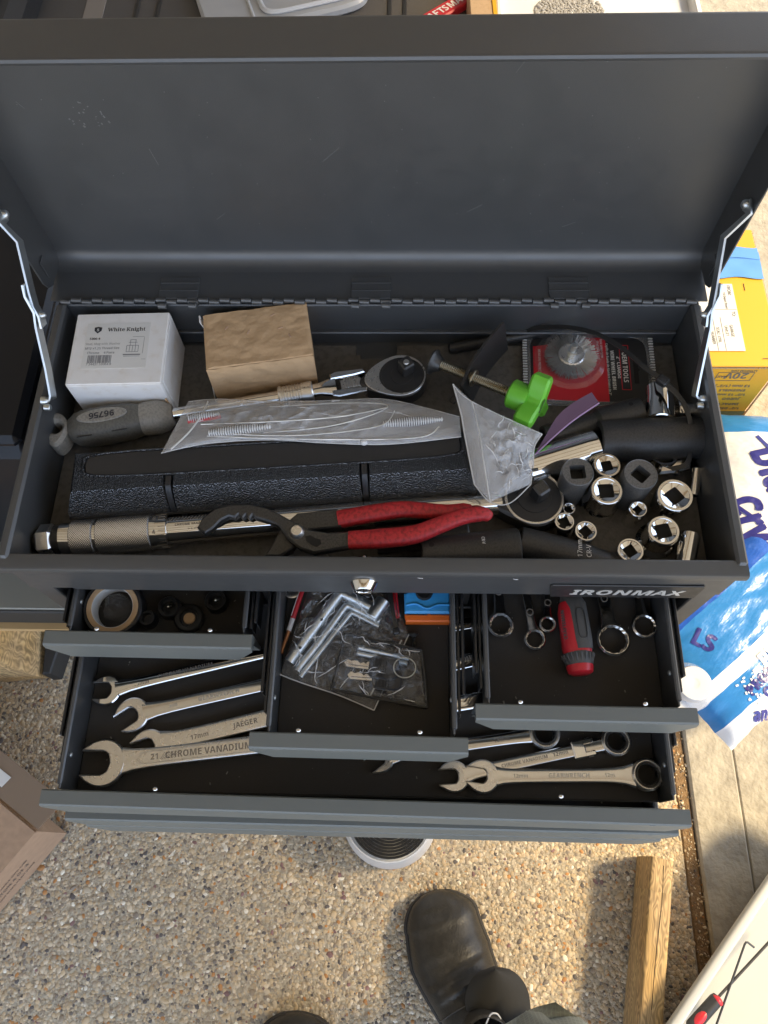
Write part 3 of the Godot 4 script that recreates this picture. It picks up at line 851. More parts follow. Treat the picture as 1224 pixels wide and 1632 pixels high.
func white_carton():
	var t := thing("white_box", "small white printed cardboard box in the back left corner of the tray", "box", flat(Vector3(-0.2385, TRAY, -0.2135), 0.03))
	add("carton", t, M.white_card, func(m: Mb): box(m, Vector3(0, 0, 0.0278), Vector3(0.0880, 0.0800, 0.0556), 0.0010))
	add("tuck_flap", t, M.white_card, func(m: Mb): box(m, Vector3(0.0004, -0.0404, 0.0285), Vector3(0.0868, 0.0009, 0.0525), 0.0004))
	add("side_flap", t, M.white_card, func(m: Mb): box(m, Vector3(0.0444, 0.0015, 0.0270), Vector3(0.0009, 0.0735, 0.0520), 0.0004))
	var z := 0.0557
	add("corner_flap", t, M.cardboard, func(m: Mb): box(m, Vector3(0.0425, -0.0412, 0.018), Vector3(0.0016, 0.0020, 0.030), 0.0004, Basis(Vector3(1, 0, 0), 0.12)))
	var lab := add("print_label", t, M.label_paper, func(m: Mb): box(m, Vector3(-0.002, 0.0025, z), Vector3(0.060, 0.051, 0.0002)))
	z += 0.0002
	text(lab, "White Knight", 0.0060, Vector3(0.0055, 0.0205, z), M.ink, 0, "Droid Serif", 0.0001, 700)
	add("shield_emblem", lab, M.ink, func(m: Mb): prism(m, [Vector2(-0.0215, 0.0240), Vector2(-0.0250, 0.0232), Vector2(-0.0248, 0.0195), Vector2(-0.0215, 0.0165), Vector2(-0.0182, 0.0195), Vector2(-0.0180, 0.0232)], z, z + 0.00015))
	text(lab, "S", 0.0044, Vector3(-0.0215, 0.0204, z + 0.0002), M.label_paper, 0, "Droid Serif", 0.0001, 700)
	text(lab, "5306-4", 0.0034, Vector3(-0.0232, 0.0105, z), M.ink, 0, "Droid Sans", 0.0001, 700)
	text(lab, "Stud, Mag with Washer", 0.0025, Vector3(-0.0148, 0.0045, z), M.ink_faint, 0, "Droid Sans", 0.0001)
	text(lab, "M12 x1.25 Thread Size", 0.0025, Vector3(-0.0148, -0.0005, z), M.ink_grey, 0, "Droid Sans", 0.0001)
	text(lab, "Chrome     4 Piece", 0.0029, Vector3(-0.0155, -0.0055, z), M.ink_grey, 0, "Droid Sans", 0.0001)
	add("barcode", lab, M.ink_grey, func(m: Mb):
		var r := RandomNumberGenerator.new(); r.seed = 8
		var x := -0.0270
		while x < -0.0055:
			var w := 0.00026 * (1 + r.randi() % 3)
			box(m, Vector3(x + w / 2, -0.0125, z), Vector3(w, 0.0085, 0.0001)); x += w + 0.00028 * (1 + r.randi() % 2)).set_meta("kind", "stuff")
	text(lab, "7 34431 53064 8", 0.0020, Vector3(-0.0160, -0.0182, z), M.ink_grey, 0, "Droid Sans", 0.0001)
	add("lug_nut_drawing", lab, M.ink_grey, func(m: Mb):
		for q in [[0.0060, -0.0100, 0.0150], [0.0120, -0.0050, 0.0110], [0.0120, 0.0020, 0.0110], [0.0060, 0.0055, 0.0080], [0.0025, 0.0085, 0.0055]]: box(m, Vector3(0.0135, q[1], z), Vector3(q[2], 0.00045, 0.0001))
		for x in [0.0080, 0.0108, 0.0135, 0.0162, 0.0190]: box(m, Vector3(x, -0.0015, z), Vector3(0.0004, 0.0068, 0.0001))
		for x in [0.0110, 0.0160]: box(m, Vector3(x, 0.0052, z), Vector3(0.0004, 0.0066, 0.0001))
		box(m, Vector3(0.0135, -0.0082, z), Vector3(0.0160, 0.0012, 0.0001))
		box(m, Vector3(0.0235, 0.0020, z), Vector3(0.0003, 0.0180, 0.0001)); box(m, Vector3(0.0180, 0.0120, z), Vector3(0.0110, 0.0003, 0.0001)); box(m, Vector3(0.0250, -0.0135, z), Vector3(0.0040, 0.0003, 0.0001)))

func brown_carton():
	var t := thing("cardboard_box", "brown corrugated cardboard box with torn flaps beside the white box", "box", flat(Vector3(-0.1094, TRAY, -0.2278), 0.165))
	var w := 0.0495; var d := 0.0312; var h := 0.0563
	add("carton", t, M.cardboard, func(m: Mb):
		box(m, Vector3(0, 0, h / 2 - 0.0006), Vector3(w * 2 - 0.0012, d * 2 - 0.0012, h - 0.0012), 0.0008))
	var nz := FastNoiseLite.new(); nz.seed = 9; nz.frequency = 1.0; nz.fractal_octaves = 3
	var rel := func(a: float, b: float) -> float: return 0.0012 * nz.get_noise_2d(a * 45.0, b * 45.0)
	add("top_panel", t, M.cardboard, func(m: Mb):
		grid(m, 40, 80, func(u, v):
			var a: float = lerpf(-w, w, u); var b: float = lerpf(-d, d, v)
			return Vector3(a, b, h + 0.0004 + rel.call(a, b) - (0.0016 if v == 0.0 or v == 1.0 or u == 0.0 or u == 1.0 else 0.0))); m.flip(0), 60)
	add("front_panel", t, M.cardboard, func(m: Mb):
		grid(m, 40, 60, func(u, v):
			var a: float = lerpf(-w, w, u); var b: float = lerpf(h - 0.0002, 0.001, v)
			return Vector3(a, -d - 0.0006 - rel.call(a, b + 0.3) - 0.0016 * sin(v * PI), b)), 60)
	add("torn_flap", t, M.white_card, func(m: Mb): box(m, Vector3(-w - 0.0016, -0.0190, 0.026), Vector3(0.0011, 0.026, 0.046), 0.0003, Basis(Vector3(0, 0, 1), 0.10) * Basis(Vector3(0, 1, 0), 0.12)))
	add("torn_corner", t, M.white_card, func(m: Mb): box(m, Vector3(-w - 0.0020, 0.0275, 0.050), Vector3(0.0010, 0.008, 0.013), 0.0003, Basis(Vector3(0, 1, 0), -0.2)))
	for q in [[0.016, 0.020, 0.5], [-0.008, 0.004, 1.1], [0.022, 0.004, 0.2], [0.030, -0.006, 2.0], [-0.028, 0.012, 0.9]]:
		add("scuffed_tear", t, M.pale_cardboard, func(m: Mb): box(m, Vector3(q[0], q[1], h + 0.0008), Vector3(0.0050, 0.0016, 0.0008), 0.0004, Basis(Vector3(0, 0, 1), q[2])))

func flex_ratchet():
	var a := Vector3(-0.2934, -0.0360, -0.1422); var b := Vector3(0.0256, -0.0360, -0.2048)
	var t := thing("flex_head_ratchet", "flex-head ratchet with grey handle and chrome shaft lying in front of the boxes", "ratchet", lie(a, b))
	var L := a.distance_to(b)
	var s := L / 543.0     # metres along the tool for one unit of its length
	add("hanging_eye", t, M.pale_grey_rubber, func(m: Mb):
		var o := []; var i := []
		for k in 28:
			var q := TAU * k / 28.0
			o.append(Vector2(0.0125 * cos(q) - 0.001 - 0.003 * cos(q) * absf(sin(q)), 0.0165 * sin(q) * (1.0 if sin(q) > 0 else 1.2))); i.append(Vector2(0.0062 * cos(q) - 0.001, 0.0058 * sin(q)))
		ring(m, o, i, -0.011, 0.012, 0.003))
	add("handle", t, M.grey_rubber, func(m: Mb):
		sweep(m, [Vector3(0.010, 0, 0), Vector3(0.016, 0, 0), Vector3(0.024, 0, 0), Vector3(0.050, 0.0, 0), Vector3(0.068, 0, 0), Vector3(0.078, 0, 0)], circ(1, 24, 0.75), [Vector2(0.010, 0.011), Vector2(0.0145, 0.0145), Vector2(0.0165, 0.0165), Vector2(0.0175, 0.0168), Vector2(0.0158, 0.0155), Vector2(0.0135, 0.0140)]), 45)
	add("handle_front", t, M.pale_grey_rubber, func(m: Mb):
		sweep(m, [Vector3(0.070, 0, 0), Vector3(0.080, 0, 0), Vector3(0.092, 0, 0), Vector3(0.100, 0, 0), Vector3(0.106, 0, 0)], circ(1, 24, 0.8), [Vector2(0.012, 0.0120), Vector2(0.0150, 0.0152), Vector2(0.0155, 0.0152), Vector2(0.0130, 0.0130), Vector2(0.009, 0.009)]), 45)
	var lab := add("oval_label", t, M.pale_grey_rubber, func(m: Mb):
		var o := []
		for k in 28: o.append(Vector2(0.044 + 0.0232 * cos(TAU * k / 28.0), 0.0015 + 0.0072 * sin(TAU * k / 28.0)))
		prism(m, o, 0.0140, 0.0173, 0.0006))
	text(lab, "96756", 0.0098, Vector3(0.044, 0.0015, 0.0175), M.ink, PI, "Droid Sans", 0.0002, 700)
	for q in [[0.026, -0.0135], [0.058, -0.0128]]:
		add("grip_inset", t, M.smooth_black_plastic, func(m: Mb): box(m, Vector3(q[0], q[1], 0.0092), Vector3(0.014, 0.0008, 0.008), 0.0003, Basis(Vector3(1, 0, 0), 0.6)))
	add("shaft", t, M.chrome, func(m: Mb): lathe(m, [Vector2(0.104, 0), Vector2(0.104, 0.0062), Vector2(0.150, 0.0062), Vector2(345 * s, 0.0068), Vector2(346 * s, 0)], Transform3D(), 24))
	add("locking_collar", t, M.satin_chrome, func(m: Mb):
		var p := [Vector2(345 * s, 0), Vector2(345 * s, 0.0098), Vector2(347 * s, 0.0106)]
		for k in 7: p += [Vector2((350 + k * 4.6) * s, 0.0106), Vector2((351.2 + k * 4.6) * s, 0.0097), Vector2((353.3 + k * 4.6) * s, 0.0097), Vector2((354.5 + k * 4.6) * s, 0.0106)]
		p += [Vector2(398 * s, 0.0108), Vector2(400 * s, 0.0100), Vector2(400 * s, 0)]
		lathe(m, p, Transform3D(), 32), 25)
	add("neck", t, M.chrome, func(m: Mb): sweep(m, [Vector3(399 * s, 0, 0), Vector3(412 * s, 0, 0), Vector3(428 * s, 0, 0), Vector3(437 * s, 0, 0)], circ(1, 20, 0.8), [Vector2(0.0070, 0.0070), Vector2(0.0074, 0.0072), Vector2(0.0108, 0.0078), Vector2(0.0130, 0.0080)]))
	for k in [-1.0, 1.0]:
		add("fork_arm", t, M.chrome, func(m: Mb): prism(m, [Vector2(430 * s, k * 0.0060), Vector2(470 * s, k * 0.0070), Vector2(486 * s, k * 0.0085), Vector2(484 * s, k * 0.0128), Vector2(440 * s, k * 0.0142), Vector2(430 * s, k * 0.0120)], -0.0070, 0.0078, 0.0010))
	add("pivot", t, M.satin_chrome, func(m: Mb):
		for k in 6: box(m, Vector3((452 + k * 4.2) * s, 0, 0.0035), Vector3(0.0017, 0.0115, 0.008), 0.0004)
		box(m, Vector3(462 * s, 0, 0), Vector3(0.020, 0.0112, 0.010), 0.001))
	var c := Vector2(541 * s, -0.002)
	add("head", t, M.dark_steel, func(m: Mb):
		var o := []
		for k in 40:
			var q := TAU * k / 40.0
			var p := Vector2(0.0245 * cos(q), 0.0232 * sin(q))
			if cos(q) < 0: p.x *= 1.0 + 0.62 * pow(-cos(q), 1.5); p.y *= 1.0 - 0.25 * pow(-cos(q), 2.0)
			o.append(c + p)
		prism(m, o, -0.0100, 0.0072, 0.0018))
	add("head_rim", t, M.satin_chrome, func(m: Mb):
		var o := []; var i := []
		for k in 40:
			var q := TAU * k / 40.0
			var p := Vector2(0.0240 * cos(q), 0.0227 * sin(q))
			if cos(q) < 0: p.x *= 1.0 + 0.45 * pow(-cos(q), 1.5)
			o.append(c + p); i.append(c + Vector2(0.0215 * cos(q), 0.0200 * sin(q)) + Vector2(0.001, 0))
		ring(m, o, i, 0.0070, 0.0082, 0.0004))
	add("cover", t, M.smooth_black_plastic, func(m: Mb): lathe(m, [Vector2(0.007, 0), Vector2(0.007, 0.0198), Vector2(0.0077, 0.0195), Vector2(0.0077, 0.0110), Vector2(0.0082, 0.0108), Vector2(0.0082, 0)], Transform3D(Basis(), v3(c + Vector2(0.0015, 0), 0)), 32, 2))
	var dr := add("square_drive", t, M.black_oxide, func(m: Mb): box(m, v3(c + Vector2(0.006, 0.0035), 0.0150), Vector3(0.0125, 0.0125, 0.0150), 0.0014, Basis(Vector3(0, 0, 1), 0.42)))
	add("button", dr, M.satin_chrome, func(m: Mb): lathe(m, [Vector2(0.0224, 0), Vector2(0.0224, 0.0030), Vector2(0.0234, 0.0024), Vector2(0.0234, 0)], Transform3D(Basis(), v3(c + Vector2(0.006, 0.0035), 0)), 14, 2))

func black_case():
	var t := thing("tool_case", "long pebbled black plastic case lying across the middle of the tray", "tool case", flat(Vector3(-0.0895, TRAY, -0.0990), 0.072))
	add("case_base", t, M.pebbled_black_plastic, func(m: Mb): box(m, Vector3(0, 0, 0.0070), Vector3(0.366, 0.058, 0.014), 0.003))
	add("seam_lip", t, M.smooth_black_plastic, func(m: Mb): box(m, Vector3(0, 0, 0.0158), Vector3(0.369, 0.061, 0.0035), 0.0012))
	var cuts := [-0.1825, -0.0890, 0.0830, 0.1825]
	for k in 3:
		var x0: float = cuts[k] + (0.0 if k == 0 else 0.0032); var x1: float = cuts[k + 1] - (0.0 if k == 2 else 0.0032)
		add("case_lid", t, M.pebbled_black_plastic, func(m: Mb):
			var e0 := 0.010 if k == 0 else 0.0015; var e1 := 0.010 if k == 2 else 0.0015
			var sec := func(x: float, q: float, z: float) -> Array: return [Vector3(x, -0.0290 + q, z), Vector3(x, 0.0280 - q * 0.4, z)]
			var lev := [[0.0175, 0.0, 0.0], [0.0260, 0.0012, 0.1], [0.0410, 0.0105, 0.75], [0.0440, 0.0135, 1.0]]
			var s := m.v.size()
			var rows := []
			for l in lev: rows.append([Vector3(x0 + e0 * l[2], -0.0295 + l[1], l[0]), Vector3(x1 - e1 * l[2], -0.0295 + l[1], l[0]), Vector3(x1 - e1 * l[2], 0.0290 - l[1] * 0.6, l[0]), Vector3(x0 + e0 * l[2], 0.0290 - l[1] * 0.6, l[0])])
			for i in 3:
				for j in 4: m.quad(rows[i][j], rows[i][(j + 1) % 4], rows[i + 1][(j + 1) % 4], rows[i + 1][j])
			m.quad(rows[0][3], rows[0][2], rows[0][1], rows[0][0]); m.quad(rows[3][0], rows[3][1], rows[3][2], rows[3][3])
			m.outward(s), 30)
	for x in [-0.0890, 0.0830]:
		add("strap_rib", t, M.smooth_black_plastic, func(m: Mb): sweep(m, [Vector3(x, -0.0290, 0.0175), Vector3(x, -0.0272, 0.0260), Vector3(x, -0.0190, 0.0395), Vector3(x, -0.0150, 0.0425), Vector3(x, 0.024, 0.0425)], [Vector2(-0.0024, -0.003), Vector2(0.0024, -0.003), Vector2(0.0024, 0.0006), Vector2(-0.0024, 0.0006)], null, Vector3(0, 0.0, 1)), 30)
	var pn := add("smooth_panel", t, M.smooth_black_plastic, func(m: Mb):
		var o := []
		for q in circ(1, 32, 0.35): o.append(Vector2(0.003 + q.x * 0.1660, 0.0082 + q.y * 0.0115))
		prism(m, o, 0.0420, 0.0447, 0.0004))
	add("panel_border", pn, M.pebbled_black_plastic, func(m: Mb):
		var o := []; var i := []
		for q in circ(1, 48, 0.35): o.append(Vector2(0.003 + q.x * 0.1690, 0.0082 + q.y * 0.0135)); i.append(Vector2(0.003 + q.x * 0.1668, 0.0082 + q.y * 0.0120))
		ring(m, o, i, 0.0425, 0.0456, 0.0008))
	for x in [-0.113, -0.082, -0.050, 0.047, 0.088, 0.126]:
		add("foot_rib", t, M.smooth_black_plastic, func(m: Mb): box(m, Vector3(x, -0.0292, 0.0070), Vector3(0.005, 0.003, 0.012), 0.001))
	var bead := thing("clear_bead", "tiny clear plastic bead on top of the black case", "bead", flat(Vector3(-0.0067, -0.0085, -0.1180)))
	add("bead", bead, M.white_plastic, func(m: Mb): blob(m, Vector3(0, 0, 0.0006), Vector3(0.0034, 0.0026, 0.0028), 8), 60)

func brush_bag():
	var t := thing("bag_of_brushes", "clear plastic bag of white pipe-cleaning brushes lying along the black case", "plastic bag", flat(Vector3(-0.0527, -0.0120, -0.1395)))
	var lo := [Vector3(-0.1861, -0.0100, -0.1075), Vector3(-0.1458, -0.0080, -0.1162), Vector3(-0.0905, -0.0090, -0.1209), Vector3(-0.0401, -0.0090, -0.1180), Vector3(0.0154, -0.0090, -0.1171), Vector3(0.0791, -0.0090, -0.1251)]
	var hi := [Vector3(-0.1712, -0.0180, -0.1658), Vector3(-0.1418, -0.0160, -0.1674), Vector3(-0.0889, -0.0140, -0.1637), Vector3(-0.0314, -0.0140, -0.1653), Vector3(0.0145, -0.0150, -0.1668), Vector3(0.0781, -0.0120, -0.1474)]
	add("film", t, M.milky_film, func(m: Mb): film(m, lo, hi, 0.0095, 0.0032, 3, 130, 44), 60, true)
	add("film_underside", t, M.milky_film, func(m: Mb): film(m, lo, hi, 0.0012, 0.0012, 4, 40, 10), 60, true)
	creases(t, lo, hi, 0.0100, 12, 3, 0.14)
	for q in [lo, hi]: add("sealed_edge", t, M.film_crease, func(m: Mb): wire(m, q, 0.00045, 5, 8), 60, true)
	add("zip_strip", t, M.film_edge, func(m: Mb): wire(m, [Vector3(-0.1764, -0.0050, -0.1087), Vector3(-0.1619, -0.0020, -0.1235), Vector3(-0.1531, -0.0060, -0.1452), Vector3(-0.1513, -0.0120, -0.1622)], 0.0009, 6), 60, true)
	for q in [[Vector3(-0.0960, -0.0060, -0.1262), Vector3(-0.0399, -0.0010, -0.1300), Vector3(-0.0015, -0.0010, -0.1417), Vector3(0.0132, -0.0060, -0.1552), Vector3(-0.0193, -0.0090, -0.1596), Vector3(-0.0930, -0.0080, -0.1546)], [Vector3(-0.1405, -0.0050, -0.1253), Vector3(-0.0674, -0.0030, -0.1221), Vector3(0.0044, 0.0000, -0.1296), Vector3(0.0201, -0.0020, -0.1469)], [Vector3(-0.1460, -0.0060, -0.1227), Vector3(-0.0618, -0.0040, -0.1189), Vector3(0.0375, -0.0050, -0.1213), Vector3(0.0595, -0.0030, -0.1317)], [Vector3(-0.1530, -0.0060, -0.1348), Vector3(-0.0901, 0.0000, -0.1342), Vector3(-0.0292, 0.0000, -0.1396), Vector3(0.0122, -0.0040, -0.1514)]]:
		add("brush_wire", t, M.white_wire, func(m: Mb): wire(m, q, 0.0006, 6), 60, true)
	for q in [[Vector3(0.0097, -0.0040, -0.1345), Vector3(0.0630, -0.0040, -0.1400), 26], [Vector3(-0.1447, -0.0040, -0.1247), Vector3(-0.0894, -0.0040, -0.1314), 26], [Vector3(-0.1653, -0.0070, -0.1405), Vector3(-0.1372, -0.0060, -0.1453), 14]]:
		add("bristle_head", t, M.white_plastic, func(m: Mb):
			var f := lie(q[0], q[1]); var L: float = (q[0] as Vector3).distance_to(q[1])
			var p := [Vector2(0, 0)]
			for k in q[2]:
				var x: float = L * k / q[2]
				var rr: float = 0.0042 * (0.5 + 0.5 * sin(PI * minf(1.0, (k + 2.0) / q[2] * 1.4 * 0.72)))
				p += [Vector2(x, 0.0008), Vector2(x + L / q[2] * 0.30, rr), Vector2(x + L / q[2] * 0.60, rr), Vector2(x + L / q[2] * 0.85, 0.0008)]
			p.append(Vector2(L, 0))
			lathe(m, p, f, 12), 20, true)
	add("red_tag", t, M.red_plastic, func(m: Mb): wire(m, [Vector3(-0.1653, -0.0080, -0.1385), Vector3(-0.1483, -0.0070, -0.1406), Vector3(-0.1364, -0.0080, -0.1439)], 0.0020, 6), 40, true)

func hardware_bag():
	var t := thing("bag_of_hardware", "small cloudy zip bag of hardware leaning on the end of the black case", "plastic bag", flat(Vector3(0.1133, -0.0200, -0.1225)))
	var left := [Vector3(0.0715, 0.0100, -0.1675), Vector3(0.0783, 0.0060, -0.1391), Vector3(0.0821, 0.0000, -0.1175), Vector3(0.0894, -0.0100, -0.0788)]
	var right := [Vector3(0.1494, -0.0040, -0.1252), Vector3(0.1424, -0.0060, -0.1138), Vector3(0.1411, -0.0100, -0.0986), Vector3(0.1381, -0.0120, -0.0802)]
	var strip := [Vector3(0.0878, 0.0080, -0.1507), Vector3(0.0937, 0.0050, -0.1210), Vector3(0.0967, 0.0000, -0.0991), Vector3(0.1024, -0.0110, -0.0628)]
	add("film", t, M.cloudy_film, func(m: Mb): film(m, strip, right, 0.008, 0.0042, 6, 70, 60), 60, true)
	add("film_underside", t, M.milky_film, func(m: Mb): film(m, strip, right, -0.004, 0.003, 7, 20, 16), 60, true)
	add("zip_flap", t, M.cloudy_film, func(m: Mb): film(m, left, strip, 0.003, 0.002, 8, 24, 6), 60, true)
	add("zip_flap", t, M.cloudy_film, func(m: Mb): film(m, left, strip, 0.001, 0.003, 9, 24, 6), 60, true)
	creases(t, strip, right, 0.0090, 20, 6, 0.30)
	for q in [left, strip]: add("zip_ridge", t, M.film_edge, func(m: Mb): wire(m, q, 0.0007, 6), 60, true)
	for q in [[left[0], strip[0], right[0]], [left[3], strip[3], Vector3(0.1191, -0.0130, -0.0626), right[3]], right]: add("sealed_edge", t, M.film_edge, func(m: Mb): wire(m, q, 0.0005, 5), 60, true)
	var r := RandomNumberGenerator.new(); r.seed = 12
	for k in 22:
		var p := Vector3(0.1223, -0.0085, -0.1069) + Vector3(r.randf_range(-0.014, 0.014), r.randf_range(-0.003, 0.002), r.randf_range(-0.018, 0.016))
		add("screw", t, M.dark_steel, func(m: Mb):
			rod(m, p, p + Vector3(r.randf_range(-1, 1), r.randf_range(-0.2, 0.2), r.randf_range(-1, 1)).normalized() * 0.010, 0.0014, 8)
			blob(m, p, Vector3(0.0028, 0.0018, 0.0028), 6), 40, true)

func torque_wrench():
	var a := Vector3(-0.2935, -0.0400, -0.0342); var b := Vector3(0.1417, -0.0400, -0.0783)
	var t := thing("torque_wrench", "chrome torque wrench with knurled grip lying along the front of the tray", "torque wrench", lie(a, b))
	var s := a.distance_to(b) / 782.0
	var knob := func(m: Mb, u0: float, u1: float, r: float): lathe(m, [Vector2(u0 * s, 0), Vector2(u0 * s, r * 0.9), Vector2((u0 + 1.5) * s, r), Vector2((u1 - 1.5) * s, r), Vector2(u1 * s, r * 0.9), Vector2(u1 * s, 0)], Transform3D(), 40)
	add("end_cap", t, M.satin_chrome, func(m: Mb): lathe(m, [Vector2(0, 0), Vector2(0, 0.0122), Vector2(4 * s, 0.0150), Vector2(22 * s, 0.0150), Vector2(26 * s, 0.0128), Vector2(26 * s, 0)], Transform3D(Basis(Vector3.RIGHT, 0.4)), 6), 20)
	add("end_nut", t, M.black_oxide, func(m: Mb): knob.call(m, -6, 3, 0.0085))
	add("dark_collar", t, M.smooth_black_plastic, func(m: Mb): knob.call(m, 25, 38, 0.0132))
	add("sleeve", t, M.chrome, func(m: Mb): knob.call(m, 37, 56, 0.0148))
	var kn: StandardMaterial3D = M.knurl
	var im := Image.create(32, 32, false, Image.FORMAT_RGBA8)
	for y in 32:
		for x in 32:
			var h := maxf(absf(sin(PI * (x + y) / 32.0)), absf(sin(PI * (x - y) / 32.0)))
			im.set_pixel(x, y, Color(1.0 - h, 1.0 - h, 1.0 - h))
	im.bump_map_to_normal_map(6.0)
	bumpy(kn, ImageTexture.create_from_image(im), 1.0); kn.uv1_scale = Vector3(46, 520, 1)
	add("knurled_ring", t, kn, func(m: Mb): knob.call(m, 55, 91, 0.0160))
	add("groove", t, M.chrome, func(m: Mb): knob.call(m, 90, 97, 0.0146))
	var gr := add("knurled_grip", t, kn, func(m: Mb): knob.call(m, 96, 180, 0.0160))
	gr.set_meta("label", "wide knurled grip sleeve")
	add("scale_ring", t, M.chrome, func(m: Mb): knob.call(m, 179, 208, 0.0151))
	add("scale_marks", t, M.stamp, func(m: Mb):
		for k in 26:
			var q := TAU * k / 26.0
			box(m, Vector3((200.0 if k % 3 else 197.0) * s, 0.01505 * cos(q), 0.01505 * sin(q)), Vector3((10.0 if k % 3 else 16.0) * s, 0.0004, 0.0004), 0.0, Basis(Vector3.RIGHT, q))).set_meta("kind", "stuff")
	for q in [["6", 188, 0.0065, 0.0137], ["4", 188, -0.0065, 0.0137]]:
		text(t, q[0], 0.006, Vector3(q[1] * s, q[2], q[3] + 0.0006), M.stamp, 0.0, "Droid Sans", 0.0002, 400, "lettering", Basis(Vector3.RIGHT, -0.45 * signf(q[2])))
	add("barrel", t, M.chrome, func(m: Mb): lathe(m, [Vector2(200 * s, 0), Vector2(200 * s, 0.0120), Vector2(660 * s, 0.0115), Vector2(700 * s, 0.0092), Vector2(735 * s, 0.0088), Vector2(735 * s, 0)], Transform3D(), 36))
	for q in [["30-150 FT LB", 0.0035, 0.0112], ["CHROME VANADIUM", -0.0002, 0.01215], ["1/2 DR", -0.0040, 0.0112]]:
		text(t, q[0], 0.0030, Vector3(248 * s, q[1], q[2]), M.stamp, 0, "Droid Sans", 0.0002, 700)
	add("graduation_hatching", t, M.stamp, func(m: Mb):
		for k in 16: box(m, Vector3((214 + k * 5.2) * s, 0.0062, 0.0105), Vector3(0.0006, 0.0048, 0.0003), 0.0, Basis(Vector3.RIGHT, -0.5) * Basis(Vector3(0, 0, 1), -0.5))).set_meta("kind", "stuff")
	var c := Vector2(786 * s, -0.001)
	add("head", t, M.dark_steel, func(m: Mb):
		var o := []
		for k in 48:
			var q := TAU * k / 48.0
			var p := Vector2(0.0268 * cos(q), 0.0268 * sin(q))
			if cos(q) < -0.2: p.x *= 1.0 + 0.55 * pow(-cos(q) - 0.2, 1.3); p.y *= 1.0 - 0.4 * pow(-cos(q) - 0.2, 1.2)
			o.append(c + p)
		prism(m, o, -0.0120, 0.0072, 0.0025))
	add("head_rim", t, M.satin_chrome, func(m: Mb): ring(m, circ(0.0260, 48).map(func(q): return q + c), circ(0.0238, 48).map(func(q): return q + c), 0.0068, 0.0082, 0.0004))
	add("cover", t, M.smooth_black_plastic, func(m: Mb): lathe(m, [Vector2(0.0069, 0), Vector2(0.0069, 0.0236), Vector2(0.0075, 0.0232), Vector2(0.0075, 0.0152), Vector2(0.0085, 0.0148), Vector2(0.0085, 0)], Transform3D(Basis(), v3(c, 0)), 36, 2))
	add("square_drive", t, M.dark_steel, func(m: Mb): box(m, v3(c + Vector2(0.004, 0.001), 0.0165), Vector3(0.0127, 0.0127, 0.0180), 0.0016, Basis(Vector3(0, 0, 1), 0.5)))
	add("chrome_neck", t, M.chrome, func(m: Mb): prism(m, [Vector2(690 * s, -0.0080), Vector2(740 * s, -0.0100), Vector2(762 * s, -0.0185), Vector2(762 * s, 0.0165), Vector2(740 * s, 0.0100), Vector2(690 * s, 0.0080)], -0.006, 0.0060, 0.0015))

